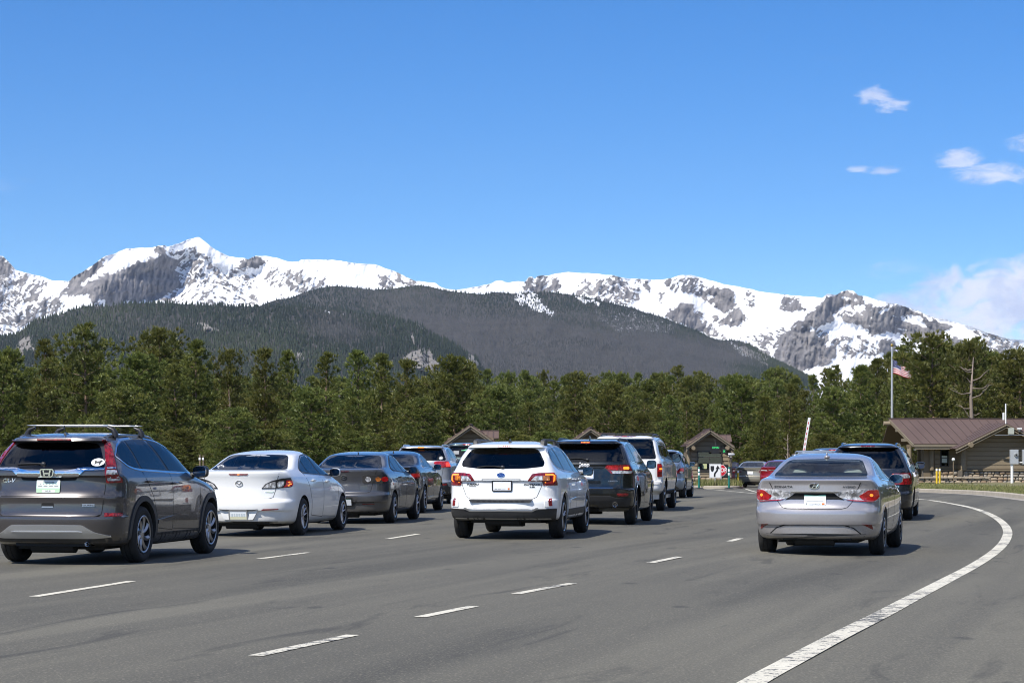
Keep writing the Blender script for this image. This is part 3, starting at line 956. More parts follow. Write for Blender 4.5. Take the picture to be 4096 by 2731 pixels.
grass('grass', verge, 60000, 'dry spring grass along the kerb below the log cabin', (.05, .15), lambda x, y: soil_z(x, y) + .135 + .10*min(max((x - 19)/14, 0), 1), 3)
def isl(rng):
    k = rng.integers(0, 3); cx, cy, w, l = ((10.45, 105.6, 2.3, 12), (-1.9, 94.5, 2.2, 12), (3.95, 101, 2.2, 12))[k]
    return (cx + rng.uniform(-w/2, w/2)*.9, cy + .5 + rng.uniform(0, l))
grass('grass', isl, 22000, 'dry grass and weeds on the traffic islands', (.10, .42), lambda x, y: road_z(x, y) + .13, 5)
# the verge soil behind the kerb
grid_sheet('verge', lambda y: [kerb_x(y) + .15 + d for d in (0, .6, 1.5, 3, 6, 12, 25, 45)], [y*1.0 for y in range(20, 150, 3)], lambda x, y: soil_z(x, y) + .135 + .10*min(max((x - 19)/14, 0), 1), M_soil)
# ================================================================ hills and mountains
FPX = 8500.0
def at(u, v, d): return ((u - 2048)*d/FPX, d, EYE + (1832 - v)*d/FPX)
def inside(poly, X, Y):
    c = np.zeros(X.shape, bool); n = len(poly)
    for i in range(n):
        x1, y1 = poly[i]; x2, y2 = poly[(i+1) % n]
        if y1 == y2: continue
        c ^= ((y1 > Y) != (y2 > Y)) & (X < (x2-x1)*(Y-y1)/(y2-y1) + x1)
    return c
def blur(a, kx, ky):
    for ax, k in ((0, kx), (1, ky)):
        for _ in range(2):
            p = [(0, 0), (0, 0)]; p[ax] = (k, k); b = np.pad(a, p, 'edge'); cs = np.cumsum(b, ax)
            z = np.zeros_like(np.take(cs, [0], ax)); cs = np.concatenate([z, cs], ax); n = a.shape[ax]
            a = (np.take(cs, range(2*k+1, 2*k+1+n), ax) - np.take(cs, range(0, n), ax))/(2*k+1)
    return a
def fbm(X, Y, Z, octv=5, seed=0.0, ridged=False, gain=.5):
    """fractal noise on arrays (value noise on a hashed lattice)"""
    def h(i, j, s):
        n = np.sin(i*127.1 + j*311.7 + s*74.7)*43758.5453; return n - np.floor(n)
    out = np.zeros(X.shape); amp = 1.0; tot = 0.0; fx, fy = X.copy(), Y.copy()
    for o in range(octv):
        i, j = np.floor(fx), np.floor(fy); a, b = fx - i, fy - j; a = a*a*(3-2*a); b = b*b*(3-2*b); s = seed + o
        n = (h(i, j, s)*(1-a) + h(i+1, j, s)*a)*(1-b) + (h(i, j+1, s)*(1-a) + h(i+1, j+1, s)*a)*b
        if ridged: n = 1 - np.abs(2*n - 1)
        out += n*amp; tot += amp; amp *= gain; fx, fy = fx*2.03 + 17.3, fy*2.03 + 9.1
    return out/tot
K = 1024/2352.0
def cc(ox, oy, pts): return [(ox + a*K, oy + b*K) for a, b in pts]
SKY = [(-5300, 1330), (-4600, 1240), (-4100, 1130), (-3500, 1190), (-2900, 1080), (-2300, 1120), (-1700, 1010), (-1200, 1075), (-800, 1000)] + cc(0, 900, [(-700,330),(-400,240),(-200,250),(0,285),(30,290),(60,320),(90,350),(115,400),(200,430),(300,455),(390,475),(480,510),(640,515),(670,480),(740,440),(850,370),(920,315),(975,285),(1050,265),(1110,235),(1170,215),(1300,210),(1400,205),(1460,185),(1510,188),(1545,200),(1640,170),(1720,135),(1790,115),(1835,115),(1880,150),(1950,205),(2020,250),(2100,285),(2180,297),(2240,303),(2280,318),(2310,300)]) \
    + cc(1024, 950, [(0,170),(90,168),(150,180),(200,190),(240,207),(300,220),(390,222),(410,203),(480,200),(700,205),(900,232),(1100,250),(1200,285),(1250,300),(1330,335),(1400,370),(1470,400),(1540,403),(1650,420),(1700,455),(1770,478),(1850,480),(2000,455),(2150,425),(2200,398),(2250,393),(2320,415)]) \
    + cc(2048, 1050, [(0,175),(50,170),(120,175),(150,135),(185,130),(205,155),(235,125),(270,118),(330,122),(400,100),(520,88),(700,98),(900,115),(960,122),(1000,138),(1100,150),(1240,155),(1290,160),(1390,155),(1480,140),(1540,120),(1640,113),(1700,130),(1850,170),(1950,200),(2050,215),(2200,245),(2290,268)]) \
    + cc(3072, 1050, [(0,275),(150,293),(400,315),(500,325),(540,292),(630,298),(680,265),(740,253),(790,265),(830,300),(900,310),(1000,345),(1150,372),(1300,415),(1450,475),(1550,508),(1700,540),(1900,600),(2050,655),(2200,700),(2352,710),(2800,760),(3300,880)]) + [(5000, 1390), (5600, 1300), (6300, 1380), (7200, 1270), (8200, 1400), (9600, 1520)]
ROCK = [(o, d, s, p) for o, L_ in (((0, 900), [
    (1, 1, [(700,560),(850,510),(1000,455),(1180,395),(1480,255),(1530,250),(1600,330),(1640,470),(1690,570),(1600,610),(1480,640),(1400,690),(1200,720),(1000,750),(860,745),(820,690),(800,620),(650,650),(560,650)]),
    (.92, 0, [(670,480),(920,320),(975,290),(960,360),(880,430),(780,500),(640,600),(540,650),(600,590)]), (.9, .4, [(-300,250),(0,290),(90,350),(110,420),(60,470),(0,440),(-300,450)]),
    (.55, .3, [(-300,440),(0,440),(120,400),(300,480),(440,520),(350,680),(0,830),(-300,850)]), (.52, .3, [(1540,230),(1800,220),(2000,380),(2100,470),(1900,530),(1700,560),(1640,400)]), (1, 0, [(1440,185),(1530,188),(1530,255),(1400,240)]),
    (.6, .3, [(-300,900),(0,870),(400,690),(520,660),(640,740),(500,830),(200,960),(-300,1000)]), (.9, 0, [(2060,500),(2120,420),(2200,350),(2352,285),(2400,300),(2400,380),(2352,400),(2200,430),(2100,490)]), (.28, 0, [(1400,690),(1800,560),(2352,440),(2352,760),(1700,740)])]),
   ((1024, 950), [(.62, 0, [(280,370),(430,350),(560,450),(400,520),(300,480)]), (.3, 0, [(100,250),(400,330),(700,440),(420,520),(100,420)]), (.75, 0, [(1110,340),(1240,350),(1270,460),(1170,470)]), (.6, 0, [(1260,310),(1470,400),(1400,450),(1300,420)]), (.95, 0, [(0,190),(100,195),(90,220),(0,230)])]),
   ((2048, 1050), [(1, .2, [(105,265),(150,135),(197,135),(190,262)]), (1, .2, [(197,262),(240,120),(278,118),(270,250)]), (.6, 0, [(270,125),(470,170),(440,270),(210,280)]), (.68, .1, [(560,290),(820,140),(980,125),(1160,310),(1130,365),(1050,400),(870,360),(700,320)]),
     (.6, 0, [(1110,155),(1170,150),(1185,260),(1120,240)]), (.95, 0, [(1205,215),(1245,165),(1275,240),(1240,255)]), (.56, 0, [(1390,165),(1560,135),(1700,140),(1790,210),(1720,290),(1600,300),(1450,260)]), (.55, 0, [(590,180),(720,170),(700,220),(610,225)]),
     (.9, .2, [(1790,240),(1890,220),(1990,250),(2060,330),(2050,410),(1940,455),(1860,390),(1770,350),(1700,300)]), (.9, .2, [(1890,550),(2080,395),(2150,540),(2060,595),(1900,575)]), (.6, 0, [(1830,490),(1900,470),(1880,550),(1830,530)]),
     (.96, .2, [(1380,505),(1560,358),(1640,370),(1690,480),(1790,610),(1850,690),(1700,630),(1480,540)]), (.5, 0, [(1640,370),(1760,480),(1960,690),(1850,690),(1700,500)]), (.55, 0, [(2130,260),(2200,250),(2225,320),(2205,460),(2140,450)]), (.6, 0, [(1340,270),(1400,265),(1385,365),(1340,360)]), (.5, 0, [(2050,700),(2352,640),(2352,900),(2150,760)])]),
   ((3072, 1050), [(.85, 0, [(115,435),(140,300),(290,340),(360,430),(250,465)]), (.92, 0, [(370,590),(270,555),(450,420),(540,325),(640,290),(690,262),(830,290),(900,360),(900,400),(690,390),(560,540),(430,610)]), (.94, .1, [(170,610),(290,555),(400,620),(520,740),(640,830),(540,930),(280,1000),(100,1000),(30,850)]),
     (.88, .3, [(690,500),(880,480),(900,380),(1150,385),(1350,440),(1480,520),(1690,580),(1560,690),(1450,770),(1200,650),(1050,650),(950,665),(880,600),(740,560)]), (.95, .3, [(970,730),(1140,705),(1190,760),(1180,870),(1080,870)]), (.72, .2, [(1560,700),(1700,690),(1850,760),(2150,800),(2352,950),(2352,1100),(1650,1100),(1600,850)]),
     (.42, 0, [(1880,610),(2200,690),(2352,760),(2352,900),(2100,800),(1900,700)]), (.45, 0, [(0,600),(150,600),(260,550),(200,640),(100,770),(0,790)]), (.36, 0, [(380,620),(900,700),(1100,860),(700,880),(430,700)]), (.4, 0, [(640,440),(900,430),(880,520),(660,520)])])) for (d, s, p0) in L_ for p in [cc(*o, p0)]]
SNOWP = [cc(3072, 1050, p) for p in ([(1195,515),(1340,478),(1400,500),(1450,590),(1340,575)], [(1000,445),(1090,415),(1105,450),(1010,475)], [(1165,585),(1270,620),(1240,635)], [(950,670),(1090,640),(1220,690),(1060,720),(970,720)], [(690,320),(840,340),(830,358),(680,335)], [(960,360),(1150,380),(1060,410),(970,410)])] \
    + [cc(2048, 1050, p) for p in ([(1780,300),(1860,300),(1800,345)], [(1960,520),(2040,515),(2010,540)])] + [cc(0, 900, p) for p in ([(600,710),(720,650),(700,740),(640,780)], [(850,730),(930,660),(980,710),(960,725)])]

def mountains():
    us = np.r_[np.arange(-5200, -400, 24.0), np.arange(-400, 4500, 4.0), np.arange(4500, 9500, 24.0)]; nv = 150
    sk = np.interp(us, [p[0] for p in SKY], [p[1] for p in SKY])
    sk = sk + (fbm(us/22.0, us*0 + 3.3, 0, 4, 5.0) - .5)*5.5
    base = 1700.0
    tt = np.linspace(0, 1, nv)[None, :]
    U = np.repeat(us[:, None], nv, 1); V = base + (sk[:, None] - base)*tt
    rock = np.zeros(U.shape); shade = np.zeros(U.shape)
    wob = (fbm(U/30, V/30, 0, 4, 2.0) - .5)*26; wob2 = (fbm(U/30, V/30, 0, 4, 7.0) - .5)*26
    for o, d, s, p in ROCK:
        m = inside(p, U + wob, V + wob2); rock[m] = np.maximum(rock[m], d); shade[m] = np.maximum(shade[m], s)
    for p in SNOWP: rock[inside(p, U + wob*.5, V + wob2*.5)] = .05
    rock = np.where(rock > .25, np.clip(rock*.95 + .075, 0, .97), np.maximum(rock, .075))
    def ranked(a): return (np.argsort(np.argsort(a, axis=None))/a.size).reshape(a.shape)
    lay = fbm(U/160, V/160, 0, 3, 31.0)
    A = fbm((U*.90 + V*.44)/26, (V*.90 - U*.44)/6.5, 0, 4, 21.0, False, .62); B = fbm((U*.70 - V*.71)/24, (V*.70 + U*.71)/7, 0, 4, 23.0, False, .62); C_ = fbm(U/9, V/9, 0, 3, 27.0, False, .6)
    sel = 1/(1 + np.exp(-(lay - .5)*22)); nz = ranked(.72*(A*sel + B*(1 - sel)) + .28*C_)
    dens = blur(rock, 1, 1)
    mask = np.clip((dens - (.5 + (nz - .5)*.88))*9 + .5, 0, 1)
    soft = blur(rock, 4, 3)
    # steep where rock shows, leaning back where snow lies
    q = 1.35 - 1.12*soft
    D = np.zeros(U.shape); D[:, 0] = 7300 + 500*(fbm(us/420, us*0, 0, 3, 9.0) - .5); z = EYE + (1832 - V[:, 0])*D[:, 0]/FPX
    for j in range(1, nv):
        s = (1832 - V[:, j])/FPX
        dz = np.maximum((EYE + s*D[:, j-1] - z)/(1 - s*q[:, j]), 0.5)
        D[:, j] = D[:, j-1] + q[:, j]*dz; z = z + dz
    D = blur(D, 9, 2)
    rid = fbm(U/95 + V/260, V/150, 0, 5, 11.0, True); fin = fbm(U/15 + V/70, V/55, 0, 5, 4.0, True)
    ver = fbm(U/8 + V/120, V/46, 0, 4, 14.0, True)
    D = D - (rid - .5)*45 - (fin - .5)*(4 + 26*soft) - (ver - .5)*24*soft - mask*5
    D += blur(shade, 6, 3)*0 
    # the great shaded north face turns away from the sun
    cum = np.cumsum(blur(shade, 3, 3), 0)*4.0*D/FPX; cum -= blur(cum, 110, 1)
    D = D + .95*cum
    X = (U - 2048)*D/FPX; Z = EYE + (1832 - V)*D/FPX
    co = np.stack([X, D, Z], -1); nu = len(us)
    foot = co[:, :1].copy(); foot[..., 1] -= 400; foot[..., 2] = -12.0
    back = co[:, -1].copy(); rows = [foot, co]
    for dd, hh in ((140, -25), (500, -160), (1500, -800)): r = back.copy(); r[:, 1] += dd; r[:, 2] += hh; rows.append(r[:, None])
    co = np.concatenate(rows, 1); n2 = co.shape[1]
    mk = np.concatenate([mask[:, :1], mask, np.repeat(mask[:, -1:], 3, 1)*0 + .1], 1)
    idx = np.arange(nu*n2).reshape(nu, n2)
    f = np.stack([idx[:-1, :-1], idx[1:, :-1], idx[1:, 1:], idx[:-1, 1:]], -1).reshape(-1, 4)
    me = bpy.data.meshes.new('mountains'); me.vertices.add(nu*n2); me.vertices.foreach_set('co', co.reshape(-1).astype(np.float32))
    me.loops.add(f.size); me.loops.foreach_set('vertex_index', f.reshape(-1).astype(np.int32)); me.polygons.add(len(f)); me.polygons.foreach_set('loop_start', np.arange(0, f.size, 4, dtype=np.int32))
    me.update(calc_edges=True); me.validate()
    a = me.attributes.new('rock', 'FLOAT', 'POINT'); a.data.foreach_set('value', mk.reshape(-1).astype(np.float32))
    m = mat('rock_and_snow', (.8, .8, .8), .9); t = NT(m)
    v = t.coord('Object', (1/1000, 1/1000, 1/1000))
    big = t.noise(v, 18, 8, .66, .5); strk = t.noise(t.coord('Object', (1/1000, .25/1000, 2.2/1000), (0, R(28), 0)), 30, 8, .68, .5)
    fine = t.noise(v, 95, 5, .75)
    nn = t.math('ADD', t.math('MULTIPLY', big, .40), t.math('ADD', t.math('MULTIPLY', strk, .42), t.math('MULTIPLY', fine, .26)))
    k = t.math('ADD', t.attr('rock'), t.math('MULTIPLY', t.math('SUBTRACT', nn, .54), 1.6))
    isrock = t.step(k, .40, .58)
    rk = t.ramp(t.math('ADD', t.math('MULTIPLY', big, .5), t.math('MULTIPLY', t.noise(t.coord('Object', (1/160, 1/160, 1/900)), 6, 8, .7), .5)), [(.38, (.080, .077, .080)), (.5, (.175, .166, .165)), (.62, (.310, .288, .274))])
    sn = t.ramp(fine, [(.3, (.80, .82, .86)), (.7, (.88, .88, .89))])
    t.color(t.mix(isrock, sn, rk)); t.bump(t.math('ADD', fine, t.math('MULTIPLY', big, 1.4)), .35, 12)
    o = link('mountains', me, None, m); o['kind'] = 'structure'; smooth(me)
mountains()

M_hill = mat('hillside', (.10, .09, .08), .95); t = NT(M_hill)
v = t.coord('Object', (1/1000, 1/1000, 1/1000)); n1 = t.noise(v, 22, 7, .7); n2 = t.noise(v, 90, 5, .7)
rockc = t.ramp(n2, [(.3, (.10, .092, .085)), (.55, (.25, .23, .205)), (.75, (.36, .33, .29))])
soil = t.ramp(n1, [(.3, (.034, .034, .028)), (.7, (.066, .060, .052))])
t.color(t.mix(t.step(t.math('ADD', t.attr('rock'), t.math('SUBTRACT', n2, .5)), .45, .6), t.mix(t.step(t.math('ADD', t.attr('snow'), t.math('MULTIPLY', t.math('SUBTRACT', n2, .5), 1.2)), .5, .6), soil, (.82, .83, .86)), rockc)); t.bump(n2, .6, 14)
M_spire = mat('hill_conifers', (.03, .045, .03), .9); t = NT(M_spire)
t.color(t.mix(t.attr('dead'), t.ramp(t.attr('tint'), [(0, (.014, .023, .013)), (.5, (.027, .040, .020)), (1, (.048, .060, .028))]), t.ramp(t.attr('tint'), [(0, (.044, .046, .044)), (1, (.100, .096, .090))])))
def hill(name, label, sky, base_v, d0, run, dens, height, rocks, dead, snow, seed, bump=60):
    rng = np.random.default_rng(seed)
    us = np.r_[np.arange(sky[0][0], -300, 40.0), np.arange(max(sky[0][0], -300), sky[-1][0], 9.0)]; nv = 70
    sk = np.interp(us, [p[0] for p in sky], [p[1] for p in sky]) + (fbm(us/60, us*0+seed, 0, 4, 3.0) - .5)*7
    tt = np.linspace(0, 1, nv)[None, :]; U = np.repeat(us[:, None], nv, 1); V = base_v + (sk[:, None] - base_v)*tt
    V = np.where(sk[:, None] > base_v - 4, base_v - 4*tt, V)
    # terrain steps back as it climbs; shoulders and gullies
    D = d0 - run*(1 - tt**1.15) + (fbm(U/260, V/200, 0, 4, seed + 1.0) - .5)*run*.22 - (fbm(U/45, V/45, 0, 4, seed + 2.0, True) - .5)*bump
    rk = np.zeros(U.shape); dd = np.zeros(U.shape); sn = np.zeros(U.shape)
    wob = (fbm(U/26, V/26, 0, 4, 2.5) - .5)*34; wob2 = (fbm(U/26, V/26, 0, 4, 8.5) - .5)*34
    for w_, p in rocks: m_ = inside(p, U + wob, V + wob2); rk[m_] = w_
    for w_, p in dead: m_ = inside(p, U + 2*wob, V + 2*wob2); dd[m_] = np.maximum(dd[m_], w_)
    for w_, p in snow: m_ = inside(p, U + wob, V + wob2); sn[m_] = np.maximum(sn[m_], w_)
    D = D - blur(rk, 2, 1)*(fbm(U/16, V/12, 0, 4, 6.6, True))*130
    dd = blur(dd, 5, 3); X = (U - 2048)*D/FPX; Z = EYE + (1832 - V)*D/FPX
    co = np.stack([X, D, Z], -1); nu = len(us); back = co[:, -1].copy(); foot = co[:, :1].copy(); foot[..., 1] -= 250; foot[..., 2] = -12.0; rows = [foot, co]
    for e, hh in ((120, -14), (500, -150), (1100, -420)): r = back.copy(); r[:, 1] += e; r[:, 2] += hh; rows.append(r[:, None])
    C = np.concatenate(rows, 1); n2 = C.shape[1]; idx = np.arange(nu*n2).reshape(nu, n2)
    f = np.stack([idx[:-1, :-1], idx[1:, :-1], idx[1:, 1:], idx[:-1, 1:]], -1).reshape(-1, 4)
    me = bpy.data.meshes.new(name); me.from_pydata(C.reshape(-1, 3).tolist(), [], f.tolist())
    z3 = np.zeros((nu, 3))
    for an, arr in (('rock', rk), ('snow', sn)):
        a = me.attributes.new(an, 'FLOAT', 'POINT'); a.data.foreach_set('value', np.concatenate([arr[:, :1]*0, arr, z3], 1).reshape(-1).astype(np.float32))
    o = link(name, me, None, M_hill); o['kind'] = 'structure'; smooth(me)
    # conifers standing on it
    n = int(dens); ex = max(0, int((-300 - sky[0][0])/40)); iu = np.r_[rng.uniform(0, max(ex, 1) - .001, n//6 if ex else 0), rng.uniform(ex, nu-1.001, n)]; n = len(iu); iv = rng.uniform(0, 1, n)**.9*(nv-1.001)
    i0, j0 = iu.astype(int), iv.astype(int); fu, fv = iu-i0, iv-j0
    def samp(A): 
        A = A if A.ndim == 3 else A[..., None]
        return (A[i0, j0]*((1-fu)*(1-fv))[:, None] + A[i0+1, j0]*(fu*(1-fv))[:, None] + A[i0, j0+1]*((1-fu)*fv)[:, None] + A[i0+1, j0+1]*(fu*fv)[:, None])
    P = samp(co); R_ = samp(rk)[:, 0]; DD = samp(dd)[:, 0]; SN = samp(sn)[:, 0]
    clump = fbm(P[:, 0]/90, P[:, 1]/90 + P[:, 2]/60, 0, 3, seed + 4.0); wide = fbm(P[:, 0]/330 + P[:, 2]/500, P[:, 1]/500 + P[:, 2]/160, 0, 4, seed + 6.0)
    keep = (rng.random(n) > R_*.93) & (rng.random(n) > SN*.80) & (clump + .30*rng.random(n) > .36)
    P, DD, clump, wide = P[keep], DD[keep], clump[keep], wide[keep]; n = len(P)
    DD = np.clip(DD + (wide - .5)*1.1*(DD > .03), 0, 1)
    isd = np.clip(DD*1.05 + .22*(rng.random(n) - .5)*(DD > .02), 0, 1)
    H = height*rng.uniform(.55, 1.25, n)*(1 - .15*isd); Wd = H*rng.uniform(.13, .21, n)*(1 - .45*isd)
    ns = 4; ang = rng.uniform(0, 6.28, n)
    vv = [];     tiers = ((-.05, .85), (.42, .66), (1.0, .02))
    for (hz, wr) in tiers:
        for k in range(ns):
            a = ang + 2*math.pi*k/ns; j = rng.uniform(.75, 1.25, n)
            vv.append(np.stack([P[:, 0] + Wd*wr*j*np.cos(a), P[:, 1] + Wd*wr*j*np.sin(a), P[:, 2] + H*hz], -1))
    vv = np.stack(vv, 1); m = len(tiers)*ns; ff = []
    for s in range(len(tiers)-1):
        for k in range(ns): ff.append((s*ns+k, s*ns+(k+1) % ns, (s+1)*ns+(k+1) % ns, (s+1)*ns+k))
    ff = np.array(ff)[None] + (np.arange(n)*m)[:, None, None]; ff = ff.reshape(-1, 4)
    me = bpy.data.meshes.new(name + '_forest'); me.vertices.add(n*m); me.vertices.foreach_set('co', vv.reshape(-1).astype(np.float32))
    me.loops.add(ff.size); me.loops.foreach_set('vertex_index', ff.reshape(-1).astype(np.int32)); me.polygons.add(len(ff)); me.polygons.foreach_set('loop_start', np.arange(0, ff.size, 4, dtype=np.int32))
    me.update(calc_edges=True); smooth(me)
    a = me.attributes.new('tint', 'FLOAT', 'POINT'); a.data.foreach_set('value', np.repeat(np.clip(.16*rng.random(n) + 1.9*(wide - .5) + .40, 0, 1), m).astype(np.float32))
    a = me.attributes.new('dead', 'FLOAT', 'POINT'); a.data.foreach_set('value', np.repeat(isd, m).astype(np.float32))
    fo = link('forest', me, None, M_spire); tag(fo, label, 'forest', None, 'stuff')
c1 = lambda p: cc(0, 900, p); c2 = lambda p: cc(1024, 950, p); c3 = lambda p: cc(2048, 1050, p)
hill('hill', 'dark conifer forest covering the near left hill below the snowy peaks',
     [(-4200, 1560), (-3600, 1440), (-2800, 1330), (-2000, 1390), (-1300, 1290), (-800, 1330)] + c1([(-900,1010),(-400,1020),(0,1030),(150,1000),(350,870),(500,840),(650,780),(780,745),(900,745),(1000,745),(1180,715),(1400,720),(1620,715),(1700,725),(1900,735),(2200,750),(2352,745)]) + c2([(120,632),(330,632),(480,635),(600,655),(760,680),(850,690),(1000,715),(1250,735),(1480,790),(1530,800),(1570,870),(1700,915),(1830,985),(1940,1060),(2020,1100),(2080,1200),(2110,1260),(2160,1330)]),
     1560, 4700, 1150, 25000, 10.0,
     [(1, c1([(130,1140),(220,1040),(290,1050),(300,1148),(200,1200)])), (.8, c1([(900,820),(980,810),(960,850)])), (.9, c1([(1820,900),(1900,910),(2000,980),(1990,1020),(1900,960)])), (1, c2([(1340,1130),(1480,1010),(1600,1040),(1700,1180),(1690,1240),(1560,1240),(1400,1180)])), (1, c2([(1940,1060),(2000,1080),(2080,1210),(1980,1220),(1940,1130)])), (.9, c2([(1400,900),(1460,880),(1480,960),(1440,970)])), (.85, c2([(290,1080),(430,1060),(430,1140),(300,1150)])), (.7, c2([(1460,790),(1530,800),(1570,870),(1500,850)]))],
     [(.75, c2([(420,680),(700,690),(870,760),(960,900),(900,1000),(620,980),(480,860)])), (.35, c1([(1200,850),(1700,900),(1700,1100),(1300,1100)])), (.4, c2([(900,760),(1100,800),(1050,1000),(940,950)]))],
     [(.75, c2([(620,675),(700,672),(690,692),(630,690)])), (.75, c2([(765,700),(810,695),(800,715)]))], 3, 55)
hill('hill', 'grey and dark forest covering the broad hill in the middle distance',
     [(900, 1330)] + c2([(60,620),(200,570),(320,555),(430,510),(600,460),(720,445),(900,462),(1080,480),(1250,470),(1480,438),(1600,450),(1750,485),(1900,505),(2100,528),(2200,505),(2352,515)]) + c3([(130,275),(320,270),(520,290),(700,318),(850,360),(1000,395),(1150,435),(1300,480),(1450,530),(1600,590),(1750,650),(1900,712),(2050,712),(2150,745),(2250,800),(2352,860)]) + cc(3072, 1050, [(80,900),(200,960),(320,1020),(450,1090)]),
     1560, 6600, 1700, 42000, 9.0,
     [(.55, c3([(2050,720),(2352,860),(2352,960),(2150,850)]))],
     [(.85, c2([(1200,700),(2352,740),(2352,1263),(1900,1263),(1600,900)])), (.88, [(2048, 1250), (2250, 1300), (2600, 1380), (2900, 1460), (3000, 1560), (2000, 1560)]), (.4, c2([(700,520),(1700,560),(2352,620),(2352,760),(1300,720)])), (.3, c3([(0,330),(1200,520),(1700,800),(0,700)])), (.6, c3([(1200,640),(2000,760),(2300,960),(1500,960),(0,720)]))],
     [(.62, c3([(20,290),(200,280),(270,330),(280,380),(390,450),(380,490),(240,460),(130,420),(30,340)])), (.8, c3([(560,300),(700,320),(840,370),(780,380),(600,345)])), (.42, c3([(760,400),(1300,480),(1530,600),(1500,660),(1000,640),(780,520)])), (.36, c2([(420,520),(900,540),(880,600),(600,590),(430,590)])), (.24, c2([(700,560),(2100,560),(2100,800),(1200,760)])), (.5, c3([(1950,720),(2200,790),(2352,900),(2100,860)]))], 11, 70)
# ================================================================ entrance booths, ranger cabin and street furniture
M_log = weathered('brown_stained_wood', (.195, .154, .098), (.230, .184, .120), 1.2, .75, .15, (1, 1, 6))
M_logd = weathered('brown_wood_dark', (.160, .122, .076), (.195, .150, .096), 1.5, .75, .15, (1, 1, 6))
M_fascia = weathered('olive_brown_fascia', (.185, .155, .108), (.215, .180, .128), 1.5, .7, .1)
M_roof = weathered('brown_metal_roof', (.088, .056, .046), (.112, .074, .060), .5, .62, 0, (1, 1, .3))
M_seam = mat('roof_seam', (.075, .052, .046), .5)
M_stone = [weathered('field_stone_%s' % n, a, b, 6, .9, .5) for n, a, b in (('buff', (.46, .38, .27), (.34, .28, .21)), ('tan', (.38, .30, .21), (.28, .23, .17)), ('grey', (.33, .29, .24), (.24, .22, .19)), ('rust', (.34, .24, .16), (.25, .19, .13)))]
M_mortar = weathered('mortar', (.16, .14, .12), (.11, .10, .085), 8, .95)
M_cap = weathered('sandstone_cap', (.42, .36, .27), (.34, .29, .22), 3, .85, .3)
M_winframe = mat('dark_window_frame', (.05, .045, .038), .5)
M_pane = glass_mat('window_glass', (.30, .34, .33), 1.3)
M_room = mat('dim_room', (.04, .042, .042), .9)
M_paper = mat('notice_paper', (.60, .66, .62), .6)
M_galv = mat('galvanised_grey', (.46, .48, .49), .45, .3)
M_wpaint = weathered('white_enamel', (.80, .80, .78), (.70, .70, .68), 6, .45)
M_yel = weathered('yellow_enamel', (.72, .50, .03), (.62, .42, .03), 5, .5)
M_green = weathered('green_plastic', (.012, .17, .13), (.010, .13, .10), 5, .55)
M_refl = mat('white_reflective_sheet', (.82, .82, .80), .4)
M_signred = mat('sign_red', (.55, .012, .025), .4)
M_blackp = mat('black_sign_paint', (.014, .014, .015), .5)
M_glow_g = mat('lit_green_led', (.02, .3, .08), .4, emit=(.08, .9, .25), estr=.55)

def log_wall(name, parent, x0, x1, z0, z1, y, n, thick=.06, step=None, M=None):
    """horizontal lapped boards, each its own piece"""
    h = (z1 - z0)/n
    for i in range(n):
        mb = MB(); a, b = z0 + i*h, z0 + (i+1)*h - .018
        v = [(x0, y, a), (x1, y, a), (x1, y - thick, a + .012), (x0, y - thick, a + .012), (x0, y, b), (x1, y, b), (x1, y - thick*.55, b - .01), (x0, y - thick*.55, b - .01)]
        if M is not None: v = [tuple(M @ Vector(q)) for q in v]
        mb.add(v, [(0, 3, 2, 1), (4, 5, 6, 7), (3, 2, 6, 7), (0, 4, 7, 3), (1, 2, 6, 5)])
        mb.build('wall_board', M_log, parent)
def bar(a, b, w, h, m, name, parent, up=(0, 0, 1)):
    """a squared timber from a to b"""
    a, b = Vector(a), Vector(b); d = (b-a).normalized(); s = d.cross(Vector(up)).normalized(); u = s.cross(d)
    v = [p + s*i*w/2 + u*j*h/2 for p in (a, b) for i, j in ((-1, -1), (1, -1), (1, 1), (-1, 1))]
    mb = MB(); mb.add(v, [(0, 3, 2, 1), (4, 5, 6, 7), (0, 1, 5, 4), (1, 2, 6, 5), (2, 3, 7, 6), (3, 0, 4, 7)])
    return mb.build(name, m, parent)
def roof_slab(pts, th, m, name, parent, seams=0, horiz=None):
    """a sloping roof sheet (4 corners: eave a, eave b, ridge b, ridge a) with standing seams"""
    P = [Vector(p) for p in pts]; n = (P[1]-P[0]).cross(P[3]-P[0]).normalized()
    if n.z < 0: n = -n
    mb = MB(); v = [p for p in P] + [p - n*th for p in P]
    mb.add(v, [(0, 1, 2, 3), (4, 7, 6, 5), (0, 4, 5, 1), (1, 5, 6, 2), (2, 6, 7, 3), (3, 7, 4, 0)])
    o = mb.build(name, m, parent)
    for i in range(1, seams):
        t_ = i/seams; a = P[0].lerp(P[1], t_); b = P[3].lerp(P[2], t_)
        bar(a + n*.012, b + n*.012, .03, .03, M_seam, 'roof_seam', o, n)
    return o
def log_end(x, y, z, r, l, parent, m=None, axis='y'):
    mb = MB(); d = {'y': Vector((0, 1, 0)), 'x': Vector((1, 0, 0))}[axis]
    p = Vector((x, y, z)); mb.tube([p, p + d*.02, p + d*l], [r*.9, r, r], 14)
    return mb.build('purlin_log', m or M_log, parent, 50)
def log_post(x, y, z0, z1, r, parent):
    mb = MB(); mb.tube([(x, y, z0), (x, y, z1 - r*.7), (x, y, z1 - r*.2), (x, y, z1)], [r, r, r*.82, r*.4], 14); return mb.build('log_post', M_log, parent, 50)

